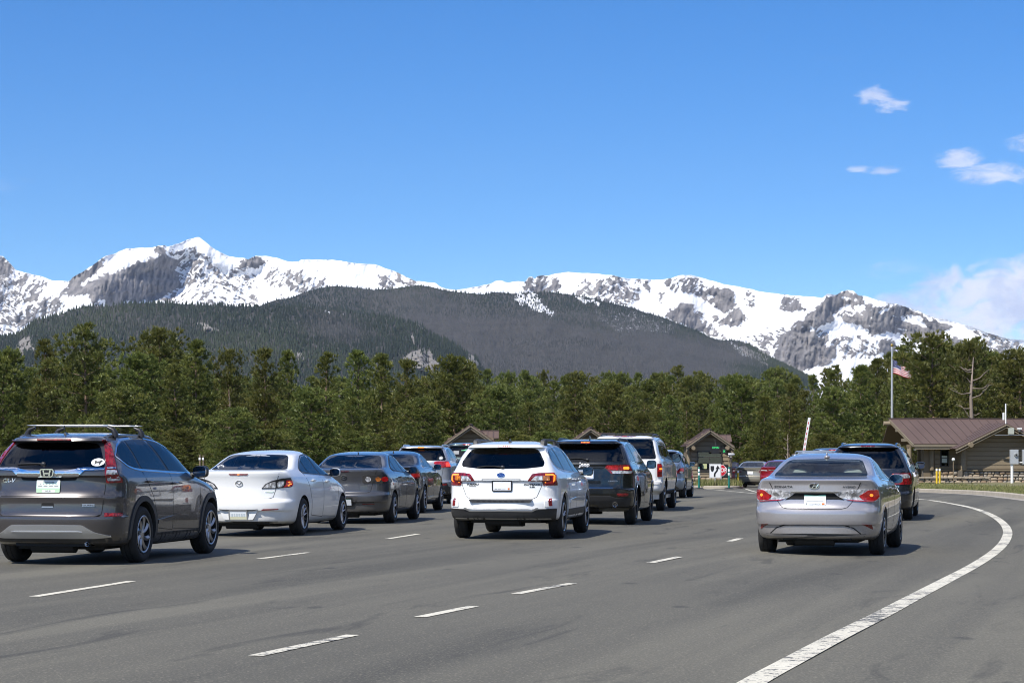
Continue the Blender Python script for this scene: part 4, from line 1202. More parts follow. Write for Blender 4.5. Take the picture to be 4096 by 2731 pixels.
def booth(x, y, label, full=True, k=1.0):
    z = road_z(x, y) + .13
    b = empty('entrance_booth', (x, y, z), 0, label, 'booth', 'entrance booths')
    b.scale = (k, k, k)
    W = 1.10; ze, zp = 2.06, 2.93; ov = 1.26; D = 3.2
    # stone plinth, boarded front with window, side and back walls
    mb = MB(); mb.box((-W, .10, 0), (W, D, .42)); mb.build('plinth', M_mortar, b)
    rng = random.Random(int(x*10))
    xx = -W
    for row in range(2):
        xx = -W
        while xx < W - .05:
            w = min(rng.uniform(.18, .36), W - xx); s = MB(); h = .20
            s.sq((xx + w/2, .10, .02 + row*.205 + h/2), (w/2 - .008, .07, h/2 - .006), 4, nu=10, nv=6); s.build('stone', rng.choice(M_stone), b, 40); xx += w
    mb = MB(); mb.box((-W + .02, .12, .42), (W - .02, .2, .80)); mb.box((-W + .02, .12, 1.74), (W - .02, .2, 2.3)); mb.box((-W + .02, .12, .80), (-.60, .2, 1.74)); mb.box((.60, .12, .80), (W - .02, .2, 1.74))
    mb.box((-W, .2, .42), (-W + .08, D, 2.25)); mb.box((W - .08, .2, .42), (W, D, 2.25)); mb.box((-W, D - .08, .42), (W, D, 2.25)); mb.box((-W, .2, .40), (W, D, .44))
    mb.add([(-W, .16, 2.25), (W, .16, 2.25), (0, .16, zp - .12)], [(0, 1, 2)]); mb.add([(-W, D, 2.25), (W, D, 2.25), (0, D, zp - .12)], [(2, 1, 0)])
    mb.build('wall', M_logd, b)
    log_wall('wall_board', b, -W + .02, W - .02, .44, .80, .12, 2); log_wall('wall_board', b, -W + .02, -.64, .80, 1.74, .12, 4); log_wall('wall_board', b, .64, W - .02, .80, 1.74, .12, 4)
    log_wall('wall_board', b, -W + .02, W - .02, 1.78, 2.06, .12, 1)
    for i in range(3):
        a = 2.08 + i*.22; hw = (zp - .10 - a)/(zp - .10 - 2.06)*W*.96
        if hw > .1: log_wall('wall_board', b, -hw, hw, a, a + .21, .12, 1)
    for s in (-1, 1): log_post(s*(W - .02), .10, .42, 2.15, .10, b)
    # window with a transaction shelf
    fr = MB()
    for (p, q) in (((-.64, .02, .76), (-.585, .12, 1.78)), ((.585, .02, .76), (.64, .12, 1.78)), ((-.64, .02, 1.735), (.64, .12, 1.80)), ((-.64, .02, .74), (.64, .12, .80)), ((-.585, .05, 1.47), (.585, .09, 1.51)), ((-.02, .05, .80), (.02, .09, 1.47))): fr.box(p, q)
    wf = fr.build('window_frame', M_winframe, b)
    for a, c in (((-.585, .80), (-.02, 1.47)), ((.02, .80), (.585, 1.47)), ((-.585, 1.51), (.585, 1.735))):
        g = MB(); g.box((a[0], .066, a[1]), (c[0], .072, c[1])); g.build('pane', M_pane, wf)
    g = MB(); g.box((-.56, .10, 1.49), (.58, .12, 1.545)); g.build('light_strip', mat('lit_strip', (.5, .58, .5), .5, emit=(.6, .8, .7), estr=.25), wf)
    if full:
        for (px, pz, w, h) in ((-.36, 1.0, .22, .26), (-.02, .98, .22, .28)):
            g = MB(); g.box((px, .056, pz - h/2), (px + w, .062, pz + h/2)); g.build('notice', M_paper if px > -.2 else mat('yellow_notice', (.50, .52, .26), .6), wf)
    # roof: two brown sheets, barge boards, soffit, log purlins
    sl = (zp - ze)/ov
    for s in (-1, 1):
        roof_slab([(s*ov, -.34, ze), (s*ov, D + .3, ze), (0, D + .3, zp), (0, -.34, zp)], .05, M_roof, 'roof', b, 6)
        o = bar((s*(ov - .01), -.37, ze - .10), (s*.002, -.37, zp - .095), .06, .15, M_fascia, 'barge_board', b, (0, -1, 0))
        o = bar((s*(ov - .01), -.345, ze - .21), (s*.002, -.345, zp - .205), .05, .10, M_fascia, 'barge_board', b, (0, -1, 0))
        log_end(s*.88, -.55, ze - .12, .105, 1.0, b); log_end(s*1.14, -.28, ze - .30, .085, .6, b)
    mb = MB(); mb.box((-.05, -.44, zp - .02), (.05, D + .3, zp + .035)); mb.build('ridge_cap', M_seam, b)
    # little side roof behind, to the right
    mb = MB(); mb.prism([(.35, 1.62), (.35, 1.10)], .1) if False else None
    for q in (0, 1):
        yy = 1.35 if q == 0 else 2.85
        roof_slab([(.25, yy, 2.30), (1.30, yy, 2.30), (1.30, 2.1, 2.66), (.25, 2.1, 2.66)], .05, M_roof, 'side_roof', b, 4)
    mb = MB(); mb.box((.25, 2.05, 2.64), (1.32, 2.15, 2.69)); mb.build('ridge_cap', M_seam, b)
    mb = MB(); mb.add([(1.2, 1.45, 2.2), (1.2, 2.75, 2.2), (1.2, 2.1, 2.60)], [(0, 1, 2)]); mb.build('side_gable', M_log, b)
    return b
B1 = booth(10.28, 110.5, 'brown log booth with OPEN sign and a keep-right sign in front')
B2 = booth(-1.93, 99.5, 'brown log booth rising behind the white wagon and silver crossover', False)
B3 = booth(3.94, 106.5, 'brown log booth whose roof peak shows above the black sport utility', False)

def on(parent_obj, p):      # a point given in a booth's own frame
    return parent_obj.location + Vector(p)
# lane-open sign and signal hanging under the gable of the middle booth
def lane_sign():
    r = empty('open_sign', on(B1, (.24, -.62, 1.86)), 0, 'black hanging box sign lit with green OPEN letters', 'sign')
    mb = MB(); mb.box((-.21, -.10, -.20), (.21, .10, .22)); o = mb.build('case', M_blackp, r); bevel(o, .01)
    mb = MB(); mb.tube([(0, 0, .2), (0, .25, .52)], .015, 8); mb.build('hanger', M_blackp, r)
    me = text_mesh('OPEN', .135, 'CENTER', 0, .002)
    for v in me.vertices: v.co = (v.co.x*1.05, -.105 - v.co.z, .10 + v.co.y)
    link('lettering', me, r, M_glow_g)
    s = empty('lane_signal', on(B1, (.68, -.62, 1.78)), 0, 'small black lane signal showing a green cross beside the OPEN sign', 'signal')
    mb = MB(); mb.box((-.11, -.08, -.12), (.11, .08, .12)); o = mb.build('case', M_blackp, s); bevel(o, .01)
    mb = MB(); mb.tube([(0, .08, .05), (.05, .45, .3)], .018, 8); mb.build('hanger', M_blackp, s)
    mb = MB()
    for a in (45, -45): mb.box((-.075, -.004, -.012), (.075, .004, .012), Matrix.Translation((0, -.085, 0)) @ Matrix.Rotation(R(a), 4, 'Y'))
    mb.build('cross', M_glow_g, s)
    for q, (bb, px) in enumerate(((B1, 1.05), (B2, -.05))):
        cdir = 'security camera under the eave of the middle booth' if q == 0 else 'security camera on the booth behind the white wagon'
        c = empty('security_camera', on(bb, (px, -.65, 1.62 if q == 0 else 1.95)), R(25), 'white ' + cdir, 'camera')
        mb = MB(); mb.sq((0, 0, 0), (.20, .075, .06), 3.5); mb.build('housing', M_wpaint, c, 50)
        mb = MB(); mb.tube([(.05, 0, -.03), (.12, .15, -.14), (.12, .5, -.10)], .022, 8); mb.build('bracket', M_wpaint, c, 50)
        mb = MB(); mb.tube([(-.19, 0, 0), (-.22, 0, 0)], .04, 12); mb.build('lens', M_blackp, c)

# signs and posts in front of the middle booth
def keep_right_sign():
    x, y = (2861 - 2048)*107.6/8500, 107.6; z = road_z(x, y) + .13
    r = empty('keep_right_sign', (x, y, z), 0, 'white road sign with black shield and curved arrow at the island', 'sign')
    mb = MB(); mb.prism(rnd([(-.30, .40), (.30, .40), (.30, 1.13), (-.30, 1.13)], .035, 4, 9), .012, 'y', -.006); mb.build('plate', M_refl, r)
    P = rnd([(-.285, .415), (.285, .415), (.285, 1.115), (-.285, 1.115)], .03, 4, 9); Q = off(P, -.014); n = len(P)
    mb = MB(); mb.add([(a, -.0085, c) for a, c in P] + [(a, -.0085, c) for a, c in Q], [(i, (i+1) % n, n + (i+1) % n, n + i) for i in range(n)]); mb.build('border', M_blackp, r)
    sh = rnd([(-.24, 1.01), (-.06, 1.01), (-.06, .85), (-.10, .74), (-.15, .71), (-.20, .74), (-.24, .85)], .02, 3, 9)
    mb = MB(); mb.prism(sh, .004, 'y', -.012); mb.build('shield', M_blackp, r)
    path = [(-.03, .46), (-.03, .58), (.0, .66), (.06, .735), (.10, .81), (.115, .90)]
    st = stroke([q[:] for q in catmull(path, 5)], .085)
    mb = MB(); mb.prism(st[::-1], .004, 'y', -.012); mb.prism([(.015, .86), (.24, .86), (.128, 1.05)], .004, 'y', -.0125); mb.build('arrow', M_blackp, r)
    mb = MB(); mb.box((-.03, .008, -.1), (.03, .05, 1.0)); mb.build('post', M_galv, r)
def stop_sign():
    x, y = (2884 - 2048)*109.2/8500, 109.2; z = road_z(x, y) + .13
    r = empty('stop_sign', (x, y, z), 0, 'red octagonal STOP sign half hidden behind the white arrow sign', 'sign')
    oc = [(.31*math.cos(R(22.5 + 45*i)), .79 + .31*math.sin(R(22.5 + 45*i))) for i in range(8)]
    mb = MB(); mb.prism(oc, .01, 'y', -.005); mb.build('border', M_refl, r)
    mb = MB(); mb.prism([(a*.93, .79 + (c-.79)*.93) for a, c in oc], .004, 'y', -.010); mb.build('face', M_signred, r)
    me = text_mesh('STOP', .30, 'CENTER', 0, .008)
    for v in me.vertices: v.co = (v.co.x*.82, -.0125 - v.co.z, .79 + v.co.y)
    link('lettering', me, r, M_refl)
    mb = MB(); mb.box((-.03, .008, -.1), (.03, .05, .75)); mb.build('post', M_galv, r)
keep_right_sign(); stop_sign()
def delineator(u, label, d=104.6):
    x = (u - 2048)*d/8500; r = empty('delineator_post', (x, d, road_z(x, d)), 0, label, 'bollard', 'green delineator posts before the island')
    mb = MB(); mb.tube([(0, 0, 0), (0, 0, .02), (0, 0, .05), (0, 0, .06)], [.24, .24, .17, .07], 16); mb.build('base', M_blackp, r, 40)
    mb = MB(); mb.tube([(0, 0, .03), (0, 0, 1.02), (0, 0, 1.06), (0, 0, 1.09)], [.052, .052, .045, .02], 14); o = mb.build('tube', M_green, r, 50)
    for zz in (.68, .86): mb = MB(); mb.tube([(0, 0, zz), (0, 0, zz + .12)], .0545, 14, cap=False); mb.build('reflective_band', M_refl, o, 50)
    mb = MB(); mb.sq((.05, -.02, .60), (.025, .02, .025), 2); mb.build('reflector', M_refl, o)
delineator(2763, 'green delineator post closest to the ice blue car'); delineator(2796, 'green delineator post between the ice blue car and the arrow sign'); delineator(2916, 'green delineator post right of the stop sign')
def yellow_bollard(x, y, label, h=1.0):
    r = empty('yellow_bollard', (x, y, road_z(x, y)), 0, label, 'bollard', 'yellow bollards')
    mb = MB(); mb.tube([(0, 0, -.1), (0, 0, h*.84), (0, 0, h*.97), (0, 0, h)], [.06, .06, .06, .03], 14); o = mb.build('post', M_yel, r, 50)
    mb = MB(); mb.tube([(0, 0, h*.86), (0, 0, h*.98)], .063, 14, cap=False); mb.build('white_band', M_refl, o, 50)
yellow_bollard((2952-2048)*111/8500, 111, 'yellow bollard beside the champagne sedan and the booth', .92)
yellow_bollard((3747-2048)*126/8500, 126, 'yellow bollard before the cabin corner post, the left of the pair', 1.05)
yellow_bollard((3759-2048)*127.5/8500, 127.5, 'yellow bollard before the cabin corner post, the right of the pair', 1.05)
def barrier():
    x, y = 14.85, 110.0; r = empty('barrier_gate', (x, y, road_z(x, y)), 0, 'red and white striped barrier arm raised steeply above the queue', 'barrier')
    mb = MB(); mb.box((-.17, -.17, 0), (.17, .17, 1.0)); o = mb.build('cabinet', M_yel, r); bevel(o, .02)
    M = Matrix.Translation((.08, -.2, .95)) @ Matrix.Rotation(R(9.2), 4, 'Y')
    mb = MB(); mb.box((-.065, -.02, -.15), (.065, .02, 2.72), M); a = mb.build('arm', M_wpaint, r)
    for i in range(9):
        mb = MB(); mb.box((-.03, -.026, .18 + .275*i), (.012, -.021, .30 + .275*i), M); mb.build('red_stripe', M_signred, a)
barrier()
def tall_marker(u, d, label):
    x = (u - 2048)*d/8500; r = empty('marker_post', (x, d, road_z(x, d)), 0, label, 'post')
    mb = MB(); mb.tube([(0, 0, 0), (0, 0, 1.42)], .03, 8); mb.tube([(.10, 0, 0), (.10, 0, 1.40)], .025, 8); o = mb.build('post', M_logd, r)
    for q in (0, .10): mb = MB(); mb.box((q - .035, -.04, 1.26), (q + .02, -.03, 1.33)); mb.build('reflector', M_refl, o)
tall_marker(800, 64, 'thin twin marker post seen between crossover and white sedan')

# ---------------------------------------------------------------- ranger cabin
def cabin():
    d = 137.0; s = d/8500.0
    cx, cy = (4009-2048)*s, d                 # centre of the gable wing's front wall
    gz0 = soil_z(cx, cy) + .2
    r = empty('ranger_cabin', (cx, cy, gz0), R(6), 'brown log cabin with long metal roof and stone base behind the kerb', 'building')
    # gable wing facing the road
    W = 2.55; ov = 3.35; ze, zp = 2.20, 3.82; D = 5.5; zb = .80
    mb = MB(); mb.box((-W, .06, .0), (W, D, zb)); mb.build('foundation', M_mortar, r)
    mb = MB(); mb.box((-W, .06, zb), (W, .16, 2.42)); mb.box((-W, .06, zb), (-W + .12, D, 2.42)); mb.box((W - .12, .06, zb), (W, D, 2.42)); mb.add([(-W, .10, 2.42), (W, .10, 2.42), (0, .10, zp - .12)], [(0, 1, 2)]); mb.build('wall', M_logd, r)
    n = 6
    for i in range(n): log_wall('wall_board', r, -W + .16, W - .16, zb + .06 + i*.29, zb + .06 + (i+1)*.29, .06, 1, .045)
    for i in range(4):
        a = zb + .06 + n*.29 + i*.29; hw = min(W - .2, max((zp - .2 - a)/(zp - 2.30)*W, .15)); log_wall('wall_board', r, -hw, hw, a, a + .29, .06, 1, .045)
    for q in (-1, 1): log_post(q*W, .02, zb, 2.30, .19, r)
    mb = MB(); mb.box((-W - .25, -.10, zb - .05), (W + .25, .1, zb + .03)); mb.build('sill_ledge', M_log, r)
    rng = random.Random(5)
    def stones(x0, x1, z0, z1, y, par, rows=4):
        h = (z1 - z0)/rows
        for k in range(rows):
            x = x0
            while x < x1 - .04:
                w = min(rng.uniform(.16, .55), x1 - x); hh = h*rng.uniform(.82, 1.12)
                b = MB(); b.sq((x + w/2, y + rng.uniform(-.02, .03), z0 + k*h + h/2), (w/2 - .01, .09, hh/2 - .008), rng.uniform(2.8, 4.2), Matrix.Rotation(rng.uniform(-.16, .16), 4, 'Y'), nu=9, nv=6)
                b.build('stone', rng.choice(M_stone), par, 45); x += w
    st = MB(); st.box((-W + .05, .05, 0), (W - .05, .1, zb - .06)); so = st.build('stone_base', M_mortar, r)
    stones(-W, W, -.08, zb - .08, .05, so, 4)
    # roof of the wing
    for q in (-1, 1):
        roof_slab([(q*ov, -.75, ze), (q*ov, D, ze), (0, D, zp), (0, -.75, zp)], .06, M_roof, 'roof', r, 9)
        bar((q*(ov - .01), -.80, ze - .13), (q*.003, -.80, zp - .125), .07, .19, M_fascia, 'barge_board', r, (0, -1, 0))
        bar((q*(ov - .04), -.765, ze - .29), (q*.003, -.765, zp - .285), .06, .15, M_fascia, 'barge_board', r, (0, -1, 0))
        log_end(q*2.38, -1.0, ze + .22, .17, 1.3, r)
    # main range to the left, its ridge along x
    yr = 4.2; zr = 4.18; x0 = -6.25; ye = .45; zm = 2.50
    roof_slab([(x0 + .55, ye, zm), (4.5, ye, zm), (4.5, yr, zr), (x0, yr, zr)], .06, M_roof, 'roof', r, 18)
    roof_slab([(x0 + .55, 2*yr - ye, zm), (4.5, 2*yr - ye, zm), (4.5, yr, zr), (x0, yr, zr)], .06, M_roof, 'roof', r, 0)
    mb = MB(); mb.box((x0 - .05, yr - .08, zr - .02), (4.5, yr + .08, zr + .05)); mb.build('ridge_cap', M_seam, r)
    mb = MB(); mb.box((x0 + .50, ye - .03, zm - .20), (-2.6, ye + .03, zm - .04)); mb.build('fascia', M_fascia, r)
    mb = MB(); mb.box((x0 + .60, ye + .02, zm - .36), (-2.6, ye + .10, zm - .19)); mb.build('fascia', M_fascia, r)
    bar((x0 + .50, ye, zm - .12), (x0 - .02, yr, zr - .12), .06, .20, M_fascia, 'barge_board', r)
    log_end(x0 - .42, yr - .1, zr - .32, .15, .8, r, axis='x')
    for (yy, zz) in ((1.6, zm + .35), (2.9, zm + 1.0)):
        mb = MB(); mb.box((x0 + .1, yy - .25, zz - .20), (x0 + .75, yy + .25, zz)); mb.build('rake_block', M_fascia, r)
    # recessed front with window, porch opening at the far left
    yw = 1.35
    mb = MB(); mb.box((-4.35, yw, 0), (-W, yw + .15, 2.5)); mb.box((-4.80, yw - .05, 0), (-4.35, yw + .6, 2.5)); mb.build('wall', M_logd, r)
    for i in range(5):
        log_wall('wall_board', r, -4.05, -3.72, .86 + i*.32, .86 + (i+1)*.32, yw, 1, .06); log_wall('wall_board', r, -3.10, -W - .05, .86 + i*.32, .86 + (i+1)*.32, yw, 1, .06)
    log_wall('wall_board', r, -3.72, -3.10, .86, 1.05, yw, 1, .06)
    fr = MB()
    for (p, q) in (((-3.70, yw - .09, 1.06), (-3.64, yw - .01, 2.12)), ((-3.18, yw - .09, 1.06), (-3.12, yw - .01, 2.12)), ((-3.70, yw - .09, 2.06), (-3.12, yw - .01, 2.14)), ((-3.70, yw - .09, 1.02), (-3.12, yw - .01, 1.08)), ((-3.64, yw - .07, 1.56), (-3.18, yw - .03, 1.60))): fr.box(p, q)
    wo_ = fr.build('window', M_winframe, r)
    for a, c in ((1.08, 1.56), (1.60, 2.06)): g = MB(); g.box((-3.64, yw - .045, a), (-3.18, yw - .038, c)); g.build('pane', M_pane, wo_)
    g = MB(); g.box((-3.60, yw - .06, 1.28), (-3.24, yw - .055, 1.74)); g.build('notice', mat('notice_pale', (.48, .54, .50), .6), wo_)
    mb = MB(); mb.box((-4.2, yw - .12, .76), (-W - .2, yw + .02, .84)); mb.build('sill_ledge', M_log, r)
    st = MB(); st.box((-4.9, yw - .02, 0), (-W, yw + .05, .74)); so = st.build('stone_base', M_mortar, r); stones(-4.2, -W, -.05, .74, yw - .02, so, 3)
    log_post(-4.28, yw - .10, .80, 2.30, .17, r); log_post(-5.85, 1.0, .0, 2.35, .15, r); log_post(-5.85, 6.6, .0, 2.35, .15, r)
    mb = MB(); mb.box((-6.0, .85, 2.25), (-4.3, 1.12, 2.46)); mb.build('porch_beam', M_logd, r)
    mb = MB(); mb.box((-4.35, 4.0, 0), (4.0, 4.2, 2.45)); mb.build('back_wall', M_logd, r)
    # side wall of the wing seen obliquely
    for i in range(5):
        mb = MB(); mb.box((-W - .06, .25, .90 + i*.30), (-W, yw, 1.17 + i*.30)); mb.build('wall_board', M_log, r)
    for (px, py, pz) in ((-5.5, .9, 2.12),): 
        mb = MB(); mb.sq((px, py, pz), (.09, .09, .07), 2.5); mb.build('porch_lamp', mat('lamp_white', (.85, .85, .80), .4), r, 50)
    Mx = Matrix.Translation(r.location) @ Matrix.Rotation(R(6), 4, 'Z')
    # things fixed to or standing by the cabin
    def at_cabin(p): return tuple(Mx @ Vector(p))
    a = empty('radio_mast', at_cabin((-.02, -.72, zp - .05)), 0, 'thin white mast rising from the cabin gable peak', 'mast')
    mb = MB(); mb.tube([(0, 0, 0), (0, 0, 1.30)], .045, 10); mb.build('pole', M_wpaint, a, 50)
    mb = MB(); mb.box((-.20, -.05, .25), (-.09, .05, .72)); mb.build('panel_antenna', M_wpaint, a)
    f = empty('flood_light', at_cabin((.25, -.95, zp - .52)), 0, 'square flood light with long strip under the cabin gable', 'light')
    mb = MB(); mb.box((-.18, -.12, -.20), (.18, .10, .20)); o = mb.build('lamp_box', mat('lamp_glass', (.42, .44, .38), .3), f); bevel(o, .02)
    mb = MB(); mb.box((-1.05, -.06, -.26), (.85, .06, -.225)); mb.build('strip', M_satin, f)
    c = empty('dome_camera', at_cabin((.82, -.9, zp - .42)), 0, 'white dome camera on the right slope of the cabin gable', 'camera')
    mb = MB(); mb.box((-.14, -.10, .02), (.14, .10, .12)); mb.build('bracket', M_wpaint, c); mb = MB(); mb.sq((0, 0, -.06), (.10, .10, .12), 2.4); mb.build('dome', mat('dome_grey', (.12, .12, .12), .2), c, 50)
    m = empty('electric_meter', (((4048)-2048)*128/8500, 128, soil_z(30, 128) + .25), 0, 'grey electric meter cabinet on a white post', 'meter')
    mb = MB(); mb.tube([(0, 0, -.2), (0, 0, 1.15)], .085, 12); mb.build('post', M_wpaint, m, 50)
    mb = MB(); mb.box((-.12, -.15, 1.10), (.36, .12, 1.98)); o = mb.build('cabinet', M_galv, m); bevel(o, .015)
    mb = MB(); mb.lathe([(0, .10), (.10, .09), (.115, .02), (.13, 0)], 20, Matrix.Translation((.20, -.15, 1.66)) @ Matrix.Rotation(R(90), 4, 'X')); mb.build('meter_dial', mat('meter_glass', (.25, .26, .26), .15), m, 50)
    mb = MB(); mb.lathe([(0, .105), (.055, .105)], 16, Matrix.Translation((.20, -.15, 1.66)) @ Matrix.Rotation(R(90), 4, 'X')); mb.build('meter_face', M_blackp, m)
    mb = MB(); mb.box((.62, -.15, 1.10), (1.10, .12, 1.98)); o = mb.build('cabinet', M_galv, m); bevel(o, .015)
    mb = MB(); mb.tube([(.36, 0, 1.2), (.62, 0, 1.2)], .035, 8); mb.build('conduit', M_wpaint, m)
    l = empty('path_lamp', ((3813.5-2048)*116/8500, 116, soil_z(24, 116) + .14), 0, 'thin dark lamp post with a white globe on the verge', 'lamp')
    mb = MB(); mb.tube([(0, 0, -.1), (0, 0, 1.36)], .028, 8); mb.build('post', M_logd, l)
    mb = MB(); mb.sq((0, 0, 1.42), (.09, .09, .09), 2); mb.build('globe', mat('globe_white', (.85, .85, .82), .3), l, 60)
    # low dry-stone wall in front
    wv = empty('stone_wall', ((3750-2048)*130/8500, 130, soil_z(26, 130) + .12), R(4), 'low stone wall with a pale cap in front of the cabin porch', 'wall')
    mb = MB(); mb.box((-3.4, .05, -.2), (3.2, .35, .36)); core = mb.build('core', M_mortar, wv)
    stones(-3.4, 3.2, -.1, .38, .05, wv, 3)
    x = -3.5
    while x < 3.2:
        w = rng.uniform(.5, .9); mb = MB(); mb.box((x, -.10, .38), (min(x + w, 3.3) - .015, .42, .45)); o = mb.build('cap_stone', M_cap, wv); bevel(o, .015); x += w
cabin(); lane_sign()
# flag
def flag():
    d = 168.0; x = (3568-2048)*d/8500; z0 = soil_z(x, 150) - .1; top = EYE + (1832-1392)*d/8500
    r = empty('flagpole', (x, d, z0), 0, 'tall silver flagpole with gold ball behind the cabin', 'flagpole')
    H = top - z0
    mb = MB(); mb.tube([(0, 0, 0), (0, 0, H*.55), (0, 0, H)], [.11, .095, .07], 14); mb.build('pole', M_galv, r, 50)
    mb = MB(); mb.tube([(0, 0, H), (0, 0, H + .10)], [.10, .05], 12); mb.build('truck', M_galv, r); mb = MB(); mb.sq((0, 0, H + .22), (.13, .13, .13), 2); mb.build('ball', mat('gold_ball', (.45, .32, .10), .3, .8), r, 60)
    f = empty('flag', (x + .07, d, z0 + H - 2.0), 0, 'American flag drooping in the wind near the top of the pole', 'flag')
    hoist, fly = 1.12, 1.9; nu, nv = 26, 13
    def P(a, b):                                     # a along the fly, b down the hoist
        drop = .62*a + .22*a*a
        return Vector((a*fly*.80, .10*math.sin(a*7 + b*1.5)*a + .05*math.sin(a*14), hoist*(1 - b)*(1 - .38*a) - drop*.62 + .03*math.sin(a*9)))
    cols = {'red': mat('flag_red', (.42, .025, .04), .8), 'white': mat('flag_white', (.78, .76, .74), .8), 'blue': mat('flag_blue', (.035, .05, .16), .8)}
    def patch(name, a0, a1, b0, b1, m, na, yo=0.0):
        v = []; fc = []
        for i in range(na+1):
            for b in (b0, b1): p = P(a0 + (a1-a0)*i/na, b); v += [(p.x, p.y - .006 - yo, p.z), (p.x, p.y + .006 + yo, p.z)]
        for i in range(na):
            k = 4*i; fc += [(k, k+4, k+6, k+2), (k+1, k+3, k+7, k+5), (k, k+1, k+5, k+4), (k+2, k+6, k+7, k+3)]
        mb = MB(); mb.add(v, fc); return mb.build(name, m, f, 60)
    for i in range(13): patch('stripe', .0, 1.0, i/13, (i+1)/13, cols['red' if i % 2 == 0 else 'white'], nu)
    ca = patch('canton', 0, .42, 0, 7/13, cols['blue'], 12, .004)
    for rr in range(9):
        for k in range(6 if rr % 2 == 0 else 5):
            a = .42*((k + .5)/6 if rr % 2 == 0 else (k + 1)/6); b = 7/13*(rr + .6)/9.2; p = P(a, b)
            for sy in (-1,):
                mb = MB(); pts = [(p.x + (.026 if q % 2 == 0 else .011)*math.sin(q*math.pi/5), p.y + sy*.0125, p.z + (.026 if q % 2 == 0 else .011)*math.cos(q*math.pi/5)) for q in range(10)]
                mb.add(pts, [tuple(range(10))]); mb.build('star', cols['white'], ca)
flag()
# ================================================================ pines
M_bark = weathered('pine_bark', (.30, .20, .135), (.17, .12, .09), 3, .9, .6, (1, 1, .3))
M_barkg = weathered('dead_bark', (.26, .205, .16), (.19, .155, .125), 3, .9, .4, (1, 1, .3))
M_needle = bpy.data.materials.new('pine_needles'); M_needle.use_nodes = True; t = NT(M_needle); t.n.remove(t.b)
inf = t.new('ShaderNodeObjectInfo')
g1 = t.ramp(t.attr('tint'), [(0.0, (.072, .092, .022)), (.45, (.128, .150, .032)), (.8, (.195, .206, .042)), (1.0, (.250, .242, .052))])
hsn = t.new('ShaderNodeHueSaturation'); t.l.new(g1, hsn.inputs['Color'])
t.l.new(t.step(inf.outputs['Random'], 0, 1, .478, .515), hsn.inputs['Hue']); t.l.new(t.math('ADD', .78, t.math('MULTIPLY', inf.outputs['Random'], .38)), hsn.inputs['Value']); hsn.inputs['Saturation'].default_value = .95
df = t.new('ShaderNodeBsdfDiffuse'); tl = t.new('ShaderNodeBsdfTranslucent'); gl = t.new('ShaderNodeBsdfGlossy'); gl.inputs['Roughness'].default_value = .45
for q in (df, tl): t.l.new(hsn.outputs[0], q.inputs[0])
gl.inputs[0].default_value = (.7, .75, .6, 1)
m1 = t.new('ShaderNodeMixShader'); m1.inputs[0].default_value = .42; t.l.new(df.outputs[0], m1.inputs[1]); t.l.new(tl.outputs[0], m1.inputs[2])
m2 = t.new('ShaderNodeMixShader'); m2.inputs[0].default_value = .035; t.l.new(m1.outputs[0], m2.inputs[1]); t.l.new(gl.outputs[0], m2.inputs[2]); t.l.new(m2.outputs[0], t.n['Material Output'].inputs[0])

